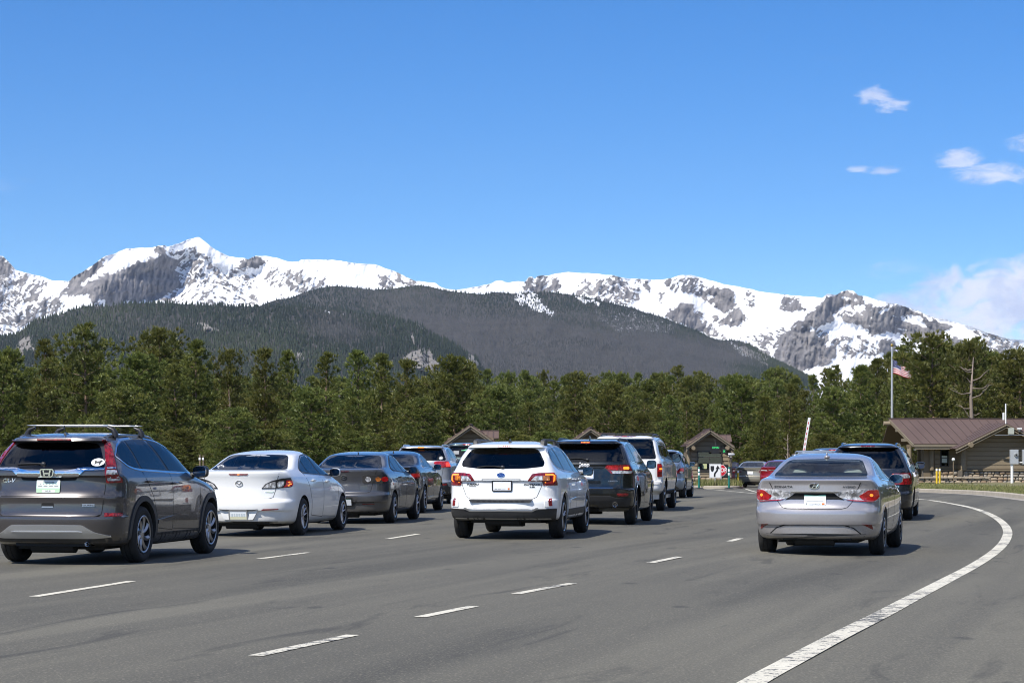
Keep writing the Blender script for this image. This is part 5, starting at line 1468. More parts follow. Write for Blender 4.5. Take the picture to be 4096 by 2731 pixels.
def pine(seed, H=10.0, base=.12, rad=2.3, shape='round', nbr=70, tufts=12, lean=.03, gaps=.12, r0=.17):
    """trunk with limbs, and a crown of needle clumps; returns (wood mesh, needle mesh)"""
    rng = random.Random(seed); nr = np.random.default_rng(seed)
    wood = MB(); bx, by = rng.uniform(-lean, lean), rng.uniform(-lean, lean); ph = rng.uniform(0, 6)
    def axis(h): return Vector((bx*h*H + .12*math.sin(h*5 + ph), by*h*H + .10*math.cos(h*4 + ph), h*H))
    hs_ = [0, .05, .15, .3, .45, .6, .75, .88, .97]
    wood.tube([axis(h) for h in hs_], [r0*(1.25 if h == 0 else 1 - .93*h) for h in hs_], 9)
    V, F, T = [], [], []
    prof = {'round': lambda t: (math.sin(math.pi*min(1, (t*.86 + .12)))**.75), 'cone': lambda t: (1 - t)**.8*min(1, .45 + t*3), 'flat': lambda t: min(1, .35 + 1.1*t)*(1 - max(0, t - .72)/.29)**.6, 'spire': lambda t: (1 - t)**.95*min(1, .6 + t*4)}[shape]
    def tuft(p, d, size, tone):
        n = 9; d = d.normalized(); a = d.orthogonal().normalized(); b = d.cross(a); tw = rng.uniform(0, 6.28)
        for k in range(n):
            an = tw + 6.283*k/n*1.7; sp = rng.uniform(.25, 1.05) if k else .1
            dirv = (d*1.0 + (a*math.cos(an) + b*math.sin(an))*sp + Vector((0, 0, .22))).normalized()
            side = dirv.cross(Vector((rng.uniform(-1, 1), rng.uniform(-1, 1), rng.uniform(-1, 1)))).normalized()*size*rng.uniform(.13, .20)
            L = size*rng.uniform(.75, 1.25); base_ = p + dirv*size*.05; q = len(V)
            V.extend([(base_ - side*.7)[:], (base_ + side*.7)[:], (base_ + dirv*L + side*.35)[:], (base_ + dirv*L*1.05 - side*.35)[:]]); F.append((q, q+1, q+2, q+3))
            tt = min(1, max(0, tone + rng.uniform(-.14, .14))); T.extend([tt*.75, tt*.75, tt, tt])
    for i in range(nbr):
        t_ = (i + rng.random())/nbr; h = base + (1 - base)*t_*.985
        if rng.random() < gaps: continue
        p0 = axis(h); az_ = i*2.39996 + rng.uniform(-.5, .5); L = rad*prof(t_)*rng.uniform(.62, 1.18) + .12
        up = .10 + .55*t_ + rng.uniform(-.12, .12); dirv = Vector((math.cos(az_), math.sin(az_), up)).normalized()
        tip = p0 + dirv*L + Vector((0, 0, -.12*L + .10*L*L/rad)); mid = p0.lerp(tip, .5) + Vector((0, 0, -.06*L))
        wood.tube([p0, mid, tip], [max(.012, .05*(1 - t_) + .015), .018, .008], 5, cap=False)
        tone0 = rng.uniform(.10, .85)
        ncl = 1 + int(L/.62 + rng.random())
        for q in range(ncl):
            s = 1.0 - q*.62/max(L, .3)*rng.uniform(.8, 1.1)
            if s < .22: break
            c = p0.lerp(mid, s*2) if s < .5 else mid.lerp(tip, s*2 - 1)
            off_ = .10 + .16*(1 - abs(2*s - 1.2)); c = c + Vector((rng.gauss(0, off_), rng.gauss(0, off_), rng.gauss(.03, .05)))
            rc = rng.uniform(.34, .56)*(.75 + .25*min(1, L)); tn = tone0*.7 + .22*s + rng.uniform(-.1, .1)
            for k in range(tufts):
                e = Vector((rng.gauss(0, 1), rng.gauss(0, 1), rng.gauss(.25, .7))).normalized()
                tuft(c + Vector((e.x*rc, e.y*rc, e.z*rc*.55)), e + Vector((0, 0, .55)) + dirv*.3, rng.uniform(.19, .32), tn + .20*e.z)  # upward tufts tinted lighter: sun on the tips put into the colour
    for k in range(22): tuft(axis(rng.uniform(.93, 1.0)) + Vector((rng.gauss(0, .12), rng.gauss(0, .12), 0)), Vector((rng.uniform(-.6, .6), rng.uniform(-.6, .6), 1)), .32, rng.uniform(.4, .8))
    me = bpy.data.meshes.new('crown'); me.from_pydata(V, [], F); at_ = me.attributes.new('tint', 'FLOAT', 'POINT'); at_.data.foreach_set('value', T)
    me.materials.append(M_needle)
    wm = wood.mesh('trunk'); wm.materials.append(M_bark); smooth(wm)
    return wm, me
VAR = [pine(11, 10, .12, 2.0, 'cone', 66, 12, .02, .06), pine(12, 10, .06, 2.2, 'cone', 74, 12, .015, .05), pine(13, 10, .34, 1.9, 'round', 50, 11, .03, .15), pine(14, 10, .05, 2.9, 'round', 76, 12, .02, .04),
       pine(15, 10, .04, 1.7, 'spire', 66, 9, .01, .05), pine(16, 10, .42, 1.75, 'flat', 36, 12, .05, .12, .24), pine(17, 10, .22, 1.9, 'cone', 58, 12, .03, .10)]
def dead_tree(seed, H=10.0):
    rng = random.Random(seed); mb = MB()
    mb.tube([(0, 0, 0), (.1, 0, H*.35), (.0, .05, H*.7), (.16, 0, H)], [.21, .165, .10, .025], 9)
    limbs = [(.20, .1, 2.6, .10), (.27, 3.3, 2.0, .9), (.33, -.4, 2.3, .8), (.36, 2.7, 1.5, 1.0), (.45, .3, 1.2, .9), (.50, 3.5, 1.6, .8), (.56, -.2, 1.5, .7), (.60, 2.9, 1.4, .6), (.66, .2, 1.6, .55), (.70, 3.2, 1.5, .45), (.75, -.3, 1.4, .8), (.78, 2.8, 1.5, .9), (.83, .1, 1.2, .7), (.86, 3.4, 1.0, .8), (.92, 2.6, .7, 1.0), (.94, .5, .7, 1.1)]
    for (h, a, L, up) in limbs:
        a += rng.uniform(-.8, .8); up *= rng.uniform(.0, 1.3); L *= rng.uniform(.3, 1.3); h += rng.uniform(-.02, .02)
        d = Vector((math.cos(a), math.sin(a)*.6, up)).normalized(); p = Vector((.06, 0, h*H))
        mb.tube([p, p + d*L*.45 + Vector((0, 0, -.10*L)), p + d*L*.8 + Vector((0, 0, .02*L)), p + d*L + Vector((0, 0, rng.uniform(-.08, .16)*L))], [.05, .036, .024, .008], 6, cap=False)
        q = p + d*L*.6; mb.tube([q, q + Vector((d.x*.5, d.y*.5 + rng.uniform(-.3, .3), .45))*L*.4], [.022, .008], 5, cap=False)
    me = mb.mesh('dead_trunk'); me.materials.append(M_barkg); return smooth(me)
DEAD = dead_tree(3)
G_TREE = 'pines behind the entrance station'
SKYL = [(0,812),(45,838),(105,800),(150,812),(195,770),(240,815),(265,850),(300,812),(340,785),(375,775),(410,800),(455,797),(490,822),(525,828),(560,826),(610,818),(660,822),(700,845),(745,825),(790,840),(825,822),(875,828),(930,843),(965,835),(1000,848),(1045,838),(1090,856),(1170,853),(1240,850),(1335,853),(1430,847),(1480,843),(1560,850),(1640,846),(1700,855),(1760,850),(1830,855),(1900,835),(1990,832),(2075,806),(2110,826),(2145,782),(2190,815),(2230,794),(2290,815),(2400,818)]
def skyv(u): return float(np.interp(u/1.7415, [p[0] for p in SKYL], [p[1] for p in SKYL]))*1.7415
NT_ = [0]
def put_pine(u, vtop, d, var, label, wid=1.0, group=G_TREE, name='pine_tree'):
    x = (u - 2048)*d/8500; z0 = soil_z(x, d); H = max(2.0, EYE + (1832 - vtop)*d/8500 - z0)
    r = empty(name, (x, d, z0), random.uniform(0, 6.28), label, 'tree', group)
    k = H/10.0; kw = k*wid*(1 if k < 1.15 else (1.15/k)**.5)
    r.scale = (kw, kw, k)
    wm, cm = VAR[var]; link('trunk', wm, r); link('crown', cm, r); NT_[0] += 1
    return r
rt = random.Random(21)
# the trees one can tell apart
FRONT = [
 (20, 1412, 142, 3, 'yellow-green pine at the left picture edge behind the crossover', 1.0), (185, 1372, 158, 6, 'slim dark pine left of the tall round-topped pine', .8), (335, 1318, 152, 2, 'tall pine with rounded dense top above the crossover roof', 1.0),
 (150, 1560, 132, 0, 'low dark pine behind the left roof bar of the crossover', 1.2), (480, 1560, 128, 3, 'bushy yellow-green pine right above the crossover roof', 1.25), (640, 1335, 160, 5, 'tall open-topped pine left of centre of the left stand', 1.1), (560, 1430, 140, 3, 'broad yellow-green pine with sunlit left flank', 1.2),
 (790, 1372, 150, 1, 'pointed pine right of the broad yellow-green one', 1.0), (700, 1470, 135, 0, 'full dark pine above the wing mirror of the crossover', 1.15), (912, 1415, 168, 5, 'thin flat-topped pine with a long bare trunk', .7),
 (1060, 1408, 150, 0, 'round pine above the roof of the white sedan', 1.0), (1150, 1412, 160, 1, 'narrow pine above the right pillar of the white sedan', .8), (940, 1640, 118, 3, 'short bright bushy pine behind the white sedan', 1.3), (1240, 1560, 128, 3, 'broad pine between the white and grey sedans', 1.2), (1296, 1420, 155, 4, 'slender pointed pine above the grey sedan', 1.1),
 (1437, 1415, 150, 6, 'pine with an uneven pointed top above the dark sedan', 1.0), (1525, 1425, 146, 1, 'tall dense pine above the silver crossover', 1.0), (1410, 1600, 126, 0, 'low shadowed pine behind the grey sedan', 1.3), (1625, 1450, 140, 0, 'dark pine left of the booth behind the wagon', 1.0), (1690, 1600, 122, 3, 'yellowish pine touching the left eave of the far booth', 1.1),
 (1820, 1440, 150, 3, 'large rounded pine above the far left booth', 1.05), (2000, 1560, 132, 3, 'spreading pine right of the far left booth', 1.2), (2120, 1620, 126, 0, 'low pine behind the roof of the white wagon', 1.2), (2440, 1545, 150, 3, 'pale open pine behind the tall white sport utility', 1.0), (2560, 1660, 120, 3, 'short yellow-green pine behind the ice blue car', 1.0),
 (2300, 1500, 175, 0, 'mid-height pine above the black sport utility', 1.2), (2680, 1590, 130, 6, 'dark pine directly left of the OPEN booth', 1.0), (2960, 1512, 138, 3, 'bright yellow-green pine right of the OPEN booth', 1.1), (3060, 1590, 128, 1, 'dense pine behind the red sedan', 1.15), (3160, 1545, 150, 0, 'rounded pine behind the barrier arm', 1.0),
 (3330, 1560, 140, 3, 'broad pine behind the dark minivan roof', 1.1), (3450, 1470, 150, 1, 'pine standing left of the flagpole', 1.05), (3480, 1600, 170, 0, 'low pine at the foot of the flagpole', 1.1), (3620, 1395, 185, 6, 'pine whose top shows beside the flag', 1.0), (3735, 1352, 160, 5, 'tall pine with bare leaning trunk above the cabin roof', 1.15), (3650, 1530, 192, 0, 'bushy pine below the flag behind the roof ridge', 1.1),
 (3890, 1372, 178, 2, 'pine with a rounded top behind the dead tree', 1.1), (3960, 1420, 165, 0, 'dark pine behind the cabin mast', 1.1), (3878, 1385, 156, 5, 'sparse thin pine growing against the dead tree', .85), (4075, 1410, 160, 3, 'pine at the right picture edge above the cabin', 1.1), (3815, 1560, 195, 3, 'low pine behind the long cabin roof', 1.2), (3660, 1770, 158, 3, 'small pine seen through the cabin porch', 1.2)]
FIRST_PINE = [put_pine(u, v_, d, k, lab, w) for (u, v_, d, k, lab, w) in FRONT][6]
def dead(u, vtop, d, label, wid=1.0, rz=None):
    x = (u - 2048)*d/8500; z0 = soil_z(x, min(d, 150)); H = EYE + (1832 - vtop)*d/8500 - z0
    r = empty('dead_tree', (x, d, z0), random.uniform(0, 6) if rz is None else rz, label, 'tree'); r.scale = (H/10*wid, H/10*wid, H/10); link('trunk', DEAD, r)
dead(3884, 1428, 150, 'bare grey dead pine with curved limbs above the cabin', 1.15, .0); dead(3150, 1735, 124, 'small pale dead tree behind the barrier arm', 1.3); dead(2690, 1535, 190, 'thin grey snag in the middle of the stand', .5); dead(918, 1560, 145, 'bare trunk standing in the left stand', .4)
# the stand behind, row by row; each tree is told by its row, what it rises above and its turn there
MARKS = [(90, 'the left picture edge'), (360, 'the crossover roof bars'), (640, 'the crossover windows'), (860, 'the crossover bonnet'), (1060, 'the white sedan rear window'), (1270, 'the white sedan side'), (1480, 'the grey sedan'), (1640, 'the dark sedan'), (1790, 'the silver crossover'), (1930, 'the booth behind the wagon'), (2200, 'the white wagon'), (2400, 'the black sport utility'),
         (2620, 'the tall white sport utility'), (2740, 'the ice blue car'), (2930, 'the OPEN booth'), (3080, 'the red sedan'), (3260, 'the barrier arm'), (3400, 'the silver sedan'), (3540, 'the dark minivan'), (3640, 'the flagpole'), (3800, 'the cabin roof'), (3960, 'the dead tree'), (4400, 'the cabin mast')]
ORD = ('first', 'second', 'third', 'fourth', 'fifth', 'sixth', 'seventh', 'eighth', 'ninth')
def told(rows, phrase, group):
    seen = {}
    for u, v_, d, k, w in sorted(rows):
        mk = next(m for lim, m in MARKS if u <= lim); seen[mk] = seen.get(mk, 0) + 1
        put_pine(u, v_, d, k, '%s pine from the left in the %s above %s' % (ORD[seen[mk] - 1], phrase, mk), w, group)
for row, (d0, d1, n) in enumerate(((178, 215, 46), (230, 300, 60), (330, 430, 74))):
    rows = []
    for i in range(n):
        u = -120 + (4096 + 240)*(i + rt.uniform(.1, .9))/n; d = rt.uniform(d0, d1)
        v_ = skyv(u) + (rt.uniform(6, 70), rt.uniform(0, 55), rt.uniform(-4, 40))[row]
        if u < 1750: v_ += (rt.uniform(10, 150), rt.uniform(40, 110), rt.uniform(60, 130))[row]
        if 1750 < u < 3500: v_ = skyv(u) + (rt.uniform(60, 200), rt.uniform(15, 110), rt.uniform(-4, 40))[row]
        if not -60 < u < 4160: continue
        rows.append((u, v_, d, rt.choice((0, 1, 3, 3, 6, 0, 4, 2, 3)), rt.uniform(.9, 1.2)))
    told(rows, ('second row', 'dense middle row', 'farthest row')[row], ('second row of the pine stand', 'pines in the dense middle of the stand', 'far pines below the hills')[row])
rows = []
for i in range(46):
    u = -30 + 4200*(i + rt.random())/46; d = rt.uniform(116, 134)
    if 9 < (u - 2048)*d/8500 < 18 or u > 3500: continue
    rows.append((u, rt.uniform(1720, 1800), d, rt.choice((0, 3)), 1.9))
told(rows, 'low front fringe', 'young pines at the foot of the stand')
# woodland going on outside the view, left and right: one mass of the same pines
def woodland():
    rng = np.random.default_rng(9)
    pts = [(rng.uniform(27, 85), rng.uniform(8, 70)) for _ in range(46)] + [(rng.uniform(46, 120), rng.uniform(95, 240)) for _ in range(60)] + [(rng.uniform(-120, -42), rng.uniform(90, 250)) for _ in range(80)] + [(rng.uniform(-90, -34), rng.uniform(20, 90)) for _ in range(40)]
    pts = [p for p in pts if abs(p[0]) > .252*p[1] + 3]
    me = bpy.data.meshes.new('woodland'); me.from_pydata([(x, y, soil_z(x, min(y, 150))) for x, y in pts], [], [])
    q = me.attributes.new('k', 'FLOAT', 'POINT'); q.data.foreach_set('value', [float(rng.uniform(.85, 1.5)) for _ in pts])
    o = link('woodland', me)
    ng = bpy.data.node_groups.new('woodland', 'GeometryNodeTree')
    ng.interface.new_socket('Geometry', in_out='INPUT', socket_type='NodeSocketGeometry'); ng.interface.new_socket('Geometry', in_out='OUTPUT', socket_type='NodeSocketGeometry')
    N, L = ng.nodes, ng.links; gi = N.new('NodeGroupInput'); go = N.new('NodeGroupOutput'); jn = N.new('GeometryNodeJoinGeometry')
    at_ = N.new('GeometryNodeInputNamedAttribute'); at_.data_type = 'FLOAT'; at_.inputs['Name'].default_value = 'k'
    rv = N.new('FunctionNodeRandomValue'); rv.data_type = 'FLOAT_VECTOR'; rv.inputs['Min'].default_value = (0, 0, 0); rv.inputs['Max'].default_value = (0, 0, 6.28)
    src = FIRST_PINE
    for ch in src.children:
        oi = N.new('GeometryNodeObjectInfo'); oi.transform_space = 'ORIGINAL'; oi.inputs['Object'].default_value = ch
        ip = N.new('GeometryNodeInstanceOnPoints'); L.new(gi.outputs[0], ip.inputs['Points']); L.new(oi.outputs['Geometry'], ip.inputs['Instance'])
        L.new(rv.outputs['Value'], ip.inputs['Rotation']); L.new(at_.outputs['Attribute'], ip.inputs['Scale']); L.new(ip.outputs[0], jn.inputs[0])
    L.new(jn.outputs[0], go.inputs[0]); md = o.modifiers.new('woodland', 'NODES'); md.node_group = ng
    tag(o, 'pine woodland going on to either side of the road outside the view', 'forest', None, 'stuff')
woodland()
# ================================================================ vehicles: the queue
P_crv = car_paint('taupe_grey_metallic', (.076, .070, .071), .45, .30)
P_white = car_paint('pearl_white', (.84, .84, .82), 0.0, .30, False)
P_white2 = car_paint('plain_white', (.78, .78, .76), 0.0, .34, False)
P_mgrey = car_paint('medium_grey_metallic', (.094, .095, .102), .5, .32)
P_dark = car_paint('graphite_blue_metallic', (.010, .011, .015), .4, .30)
P_silver = car_paint('silver_metallic', (.40, .41, .43), .6, .32)
P_jeep = car_paint('black_green_metallic', (.006, .0075, .0072), .3, .28)
P_blue = car_paint('ice_blue_metallic', (.26, .33, .43), .6, .32)
P_son = car_paint('radiant_silver_metallic', (.44, .42, .42), .55, .30)
P_ody = car_paint('slate_blue_metallic', (.018, .022, .030), .45, .30)
P_red = car_paint('cherry_red_metallic', (.30, .008, .018), .4, .30)
P_beige = car_paint('champagne_metallic', (.42, .39, .31), .45, .32)
P_black = car_paint('black_paint', (.010, .010, .012), .2, .28)
M_seatg = mat('grey_seat_cloth', (.36, .39, .38), .85)
M_seatd = mat('dark_seat_cloth', (.03, .03, .032), .85)

def plate_mat(name, top, mid, low):
    m = mat(name, mid, .45); t = NT(m)
    v = t.coord('Generated'); z = t.new('ShaderNodeSeparateXYZ'); t.l.new(v, z.inputs[0])
    t.color(t.ramp(z.outputs[2], [(0.0, low), (.30, low), (.42, mid), (.8, mid), (.86, top), (1.0, top)])); return m
PL_tn = plate_mat('green_mountain_plate', (.80, .86, .82), (.66, .84, .74), (.44, .62, .42))
PL_co = plate_mat('green_topped_plate', (.05, .20, .14), (.82, .84, .84), (.80, .84, .86))
PL_white = plate_mat('white_plate', (.80, .82, .84), (.84, .85, .86), (.78, .80, .82))
PL_yellow = plate_mat('white_plate_yellow_foot', (.60, .66, .72), (.84, .86, .86), (.74, .72, .50))

def wheelset(r, w, rim, n, style, m=None):
    return rim_mesh(rim, w, n, style, m), tyre_mesh(r, w, rim)
AR_SUV = [(.2, .50), (.9, .48), (1.15, .36), (1.5, .30), (2.1, .30)]
NR_SUV = [(.2, 3.0), (1.0, 3.0), (1.3, 3.4), (2.1, 3.6)]
AR_SED = [(.2, .60), (.9, .58), (1.05, .42), (1.15, .34), (1.5, .34)]
NR_SED = [(.2, 2.7), (1.0, 2.7), (1.2, 3.0), (1.5, 3.0)]

def arch_flare(c, m, w=.055, proud=.012, a0=-8, a1=188):
    """a lip round each wheel opening"""
    sp = c.sp; r0 = sp['wr'] + sp.get('gap', .045) - .004
    for x in (sp['ro'], sp['ro'] + sp['wb']):
        outer, inner = [], []
        for i in range(29):
            a = R(a0 + (a1 - a0)*i/28)
            ca, sa = math.cos(a), math.sin(a); zc = sp['wr'] + .015
            outer.append((x + (r0 + w)*ca, max(zc + (r0 + w)*sa, sp['rear'][0][0] + .02)))
            inner.append((x + r0*ca, max(zc + r0*sa, sp['rear'][0][0] + .02)))
        for vw in ('right', 'left'):
            bm = bmesh.new(); A = [bm.verts.new((*p, 0)) for p in outer]; B = [bm.verts.new((*p, 0)) for p in inner]
            for i in range(28): bm.faces.new((A[i], A[i+1], B[i+1], B[i]))
            link('wheel_arch', c._finish(bm, vw, proud, .03), c.root, m)
def lower_band(c, z0, z1, m, name, view='rear', y=None, offset=.006):
    y = y or c.sp['W']/2*.995
    return c.panel(name, [(-y, z0), (y, z0), (y, z1), (-y, z1)], view, m, offset=offset, step=.09)
def sill(c, z0, z1, m, name='sill_cladding', offset=.008):
    sp = c.sp; a = sp['ro'] + sp['wr'] + .05; b = sp['ro'] + sp['wb'] - sp['wr'] - .05
    for vw in ('right', 'left'): c.panel(name, rnd([(a, z0), (b, z0), (b, z1), (a, z1)], .02), vw, m, offset=offset, step=.15)
def side_glass(c, polys, names, glasses, trim=None, tw=.02):
    for p, n, g in zip(polys, names, glasses):
        for vw in ('right', 'left'): c.window(n, rnd(p, .03), vw, g, trim, tw)
def pillar_black(c, poly, off_=.0022):
    for vw in ('right', 'left'):
        pass
def emblem_oval(c, y, z, a, b, m, name='emblem', offset=.008, parent=None):
    return c.panel(name, [(y + a*math.cos(t), z + b*math.sin(t)) for t in [2*math.pi*i/28 for i in range(28)]], 'rear', m, parent, offset=offset, thick=.01)
def oval_ring(c, y, z, a, b, w, m, offset=.012, parent=None, name='emblem_ring'):
    o = [(y + a*math.cos(t), z + b*math.sin(t)) for t in [2*math.pi*i/32 for i in range(32)]]
    i_ = [(y + (a-w)*math.cos(t), z + (b-w)*math.sin(t)) for t in [2*math.pi*i/32 for i in range(32)]]
    return c.band(name, o, i_, 'rear', m, parent, offset=offset)
def led_bar(c, y0, y1, z, n, r=.010, m=None, parent=None, x=None):
    for i in range(n):
        y = y0 + (y1-y0)*i/max(1, n-1)
        p, nn, d = c.hit('rear', y, z)
        mb = MB(); mb.sq((p.x - .008 if x is None else x, y, z), (.006, r, r*.85), 2.2, nu=10, nv=6)
        mb.build('brake_lamp', m or M_led, parent or c.root, 60)
def plate_smudge(M, o, rows):
    """the worn, unreadable stamping on a number plate: short dashes"""
    for (y, z, w, h, m) in rows:
        b = MB(); b.box((-.0052, y - w/2, z - h/2), (-.003, y + w/2, z + h/2))
        b.v = [tuple(M @ Vector(q)) for q in b.v]; b.build('plate_lettering', m, o)

# ---------------------------------------------------------------- taupe crossover with roof bars
def build_crv():
    sp = dict(L=4.56, W=1.82, H=1.65, ro=1.0, wb=2.62, tr=.79, wr=.355, gap=.05, dy=.09, cab=1.09,
        rear=[(.22,.38),(.27,.14),(.34,.07),(.36,.045),(.44,.02),(.56,.0),(.595,.005),(.605,.055),(.62,.065),(.76,.075),(.83,.06),(.85,.07),(.90,.095),(1.07,.115),(1.10,.075),(1.18,.085),(1.20,.125),(1.30,.19),(1.49,.355),(1.515,.375),(1.525,.27),(1.555,.285),(1.59,.46),(1.62,.80),(1.64,1.3),(1.65,1.75)],
        front=[(.22,4.0),(.28,4.32),(.4,4.48),(.58,4.56),(.75,4.54),(.86,4.46),(.95,4.20),(1.03,3.75),(1.08,3.52),(1.13,3.42),(1.5,2.80),(1.58,2.55),(1.62,2.3),(1.65,1.95)],
        side=[(.22,.80),(.27,.86),(.40,.897),(.60,.908),(.78,.910),(.97,.905),(1.06,.893),(1.14,.86),(1.20,.835),(1.45,.705),(1.525,.645),(1.575,.575),(1.61,.47),(1.635,.30),(1.65,.03)],
        ar=AR_SUV, nr=NR_SUV, bulge=.055)
    c = Car('crossover', 'taupe grey crossover with silver roof bars and tall red tail lights', 'car', (-4.651, 26.767, 0), 10.6, sp, P_crv, 'vehicles queuing at the park entrance')
    win = rnd(both([(0, 1.505), (-.50, 1.495), (-.565, 1.45), (-.665, 1.26), (-.685, 1.195), (-.40, 1.185), (0, 1.175)]), .05)
    c.window('rear_window', win, 'rear', G_dark, None, frit=M_black)
    dlo = [[(.43,1.335),(.62,1.45),(.86,1.515),(.92,1.525),(1.0,1.185),(.86,1.195),(.70,1.225)],
           [(.98,1.528),(1.35,1.548),(1.66,1.545),(1.93,1.150),(1.06,1.182)],
           [(1.76,1.540),(2.05,1.512),(2.40,1.425),(2.75,1.30),(3.0,1.185),(3.02,1.125),(2.02,1.147)]]
    side_glass(c, dlo, ('quarter_window', 'side_window', 'front_window'), (G_dark, G_tint, G_side))
    edge = rnd([(.40,1.335),(.60,1.465),(.86,1.537),(1.35,1.567),(1.70,1.563),(2.08,1.53),(2.44,1.442),(2.80,1.312),(3.09,1.185),(3.10,1.11),(2.02,1.130),(1.0,1.165),(.84,1.178),(.66,1.210)], .05)
    for vw in ('right', 'left'):
        c.band('window_chrome', off(edge, .012), off(edge, -.010), vw, M_chrome, offset=.006)
        for p in ([(.955,1.53),(1.03,1.18)], [(1.71,1.55),(1.975,1.145)]): c.line('door_pillar', p, vw, M_black, .05, offset=.002)
        c.seams([[(1.985,1.14),(2.04,.95),(2.05,.40),(3.2,.36)], [(1.04,1.17),(1.10,1.06),(1.33,.82),(1.46,.58),(1.5,.42),(2.05,.38)], [(3.05,1.10),(3.14,.95),(3.16,.70)]], vw)
        c.line('door_crease', [(1.5,.50),(2.1,.545),(3.0,.525)], vw, P_crv, .05, offset=.012, thick=.02)
    c.window('windshield', rnd(both([(0,1.52),(-.56,1.50),(-.72,1.20),(0,1.16)]), .05), 'front', G_side)
    c.body()
    arch_flare(c, M_clad, .07, .014)
    sill(c, .24, .36, M_clad)
    c.underside([(-.50, .26, .028)])
    # tail
    lens = rnd([(-.575,1.525),(-.635,1.535),(-.74,1.33),(-.80,1.20),(-.895,1.08),(-.905,1.01),(-.70,1.005),(-.70,1.20),(-.635,1.38)], .015)
    for s in (1, -1):
        a = c.light(lens, M_red, sides=(s,), offset=.014)[0]
        c.light(rnd([(-.71,1.305),(-.765,1.235),(-.805,1.195),(-.71,1.195)], .008), M_red, 'lamp_segment', parent=a, sides=(s,), offset=.018)
        c.light(rnd([(-.685,1.40),(-.715,1.39),(-.74,1.33),(-.70,1.335)], .008), M_red, 'lamp_segment', parent=a, sides=(s,), offset=.018)
        c.light(rnd([(-.715,1.165),(-.80,1.16),(-.83,1.08),(-.83,1.035),(-.715,1.035)], .008), M_clear, 'reversing_lamp', parent=a, sides=(s,), offset=.018)
        c.light(rnd([(-.715,1.192),(-.79,1.190),(-.795,1.178),(-.715,1.180)], .004), M_chrome, 'chrome_strip', parent=a, sides=(s,), offset=.018)
        c.light(rnd([(-.69,.645),(-.87,.640),(-.87,.597),(-.70,.597)], .01), M_reflector, 'reflector', sides=(s,), offset=.006)
    c.panel('chrome_garnish', rnd(both([(0,1.160),(-.25,1.16),(-.38,1.182),(-.46,1.190),(-.695,1.187),(-.695,1.168),(-.47,1.160),(-.395,1.095),(-.28,1.082),(0,1.082)]), .02), 'rear', M_chrome, offset=.012, step=.02)
    c.panel('plate_recess', rnd(both([(0,1.078),(-.37,1.078),(-.345,1.04),(0,1.03)]), .01), 'rear', M_gap, offset=.003)  # black strip painting the shade under the garnish; nothing is cut here
    V = ('flat', .050)
    em = c.panel('emblem', rnd([(-.085,1.17),(.085,1.17),(.070,1.085),(-.070,1.085)], .03), V, M_black, offset=0, thick=.03)
    rg = rnd([(-.090,1.175),(.090,1.175),(.075,1.081),(-.075,1.081)], .03)
    c.band('emblem_ring', off(rg, .005), off(rg, -.008), V, M_chrome, em, offset=.008)
    for s in (-1, 1): c.line('emblem_bar', [(s*.045,1.164),(s*.030,1.092)], V, M_chrome, .018, em, offset=.008)
    c.line('emblem_bar', [(-.036,1.124),(.036,1.124)], V, M_chrome, .016, em, offset=.008)
    c.text('model_lettering', 'CR-V', .545, 1.035, .070, M_chrome, sx=1.15, shear=.25, bold=.002, lift=.004)
    c.text('trim_lettering', 'TOURING', -.51, .735, .030, M_ink, sx=1.25, lift=.010)
    c.panel('trim_badge', rnd([(-.435,.752),(-.585,.752),(-.585,.718),(-.435,.718)], .004), 'rear', M_satin, offset=.004)
    h = c.panel('tailgate_handle', rnd([(.08,.765),(-.08,.765),(-.08,.705),(.08,.705)], .02), 'rear', M_gap, offset=.002)
    c.panel('handle_strip', rnd([(.075,.722),(-.075,.722),(-.075,.708),(.075,.708)], .006), 'rear', M_satin, h, offset=.006)
    c.panel('skid_plate', rnd(both([(0,.50),(-.46,.495),(-.60,.405),(-.78,.355),(-.6,.335),(0,.335)]), .03), 'rear', M_satin, offset=.014)
    c.panel('skid_ridge', rnd(both([(0,.425),(-.40,.422),(-.46,.412),(0,.405)]), .004), 'rear', M_satin, offset=.024)
    lower_band(c, .24, .335, M_clad, 'bumper_base', offset=.004)
    c.seams([bl([(0,.600),(-.60,.600),(-.665,.63),(-.685,.80),(-.70,1.00)]), [(-.68,.842),(.68,.842)]])
    c.panel('high_brake_light', rnd([(.22,1.550),(-.22,1.550),(-.22,1.530),(.22,1.530)], .006), ('flat', .262), M_red, offset=0, thick=.03)
    o, M = c.plate(0, .965, PL_tn, words=[('Tennessee', .0, .052, .036, M_inkg), ('SHELBY', .0, -.058, .026, M_ink)])
    plate_smudge(M, o, [(-.105+.07*i, .005, .05, .010, M_inkg) for i in range(4)] + [(-.1+.04*i, .028, .012, .008, M_inkg) for i in range(6)])
    b = MB(); b.box((-.0045,-.09,-.072),(-.003,.075,-.046)); b.v = [tuple(M @ Vector(q)) for q in b.v]; b.build('county_sticker', M_white_sticker, o)
    # oval sticker with a dog
    st = emblem_oval(c, -.595, 1.255, .075, .048, M_white_sticker, 'oval_sticker', .012)
    dog = [(-.030,.018),(-.022,.022),(-.012,.010),(.018,.012),(.030,.024),(.044,.020),(.046,.010),(.034,.002),(.030,-.012),(.030,-.030),(.020,-.030),(.016,-.010),(-.012,-.010),(-.020,-.016),(-.022,-.030),(-.032,-.030),(-.030,-.006),(-.036,.006)]
    c.panel('dog_silhouette', [(-.595 - a*1.05, 1.255 + b*1.05) for a, b in dog], 'rear', M_ink, st, offset=.016, thick=.003)
    c.wiper([(.08,1.235),(.15,1.245),(.28,1.243),(.42,1.236)])
    c.mirror(2.98, 1.13, (.08,.097,.08), M_black)
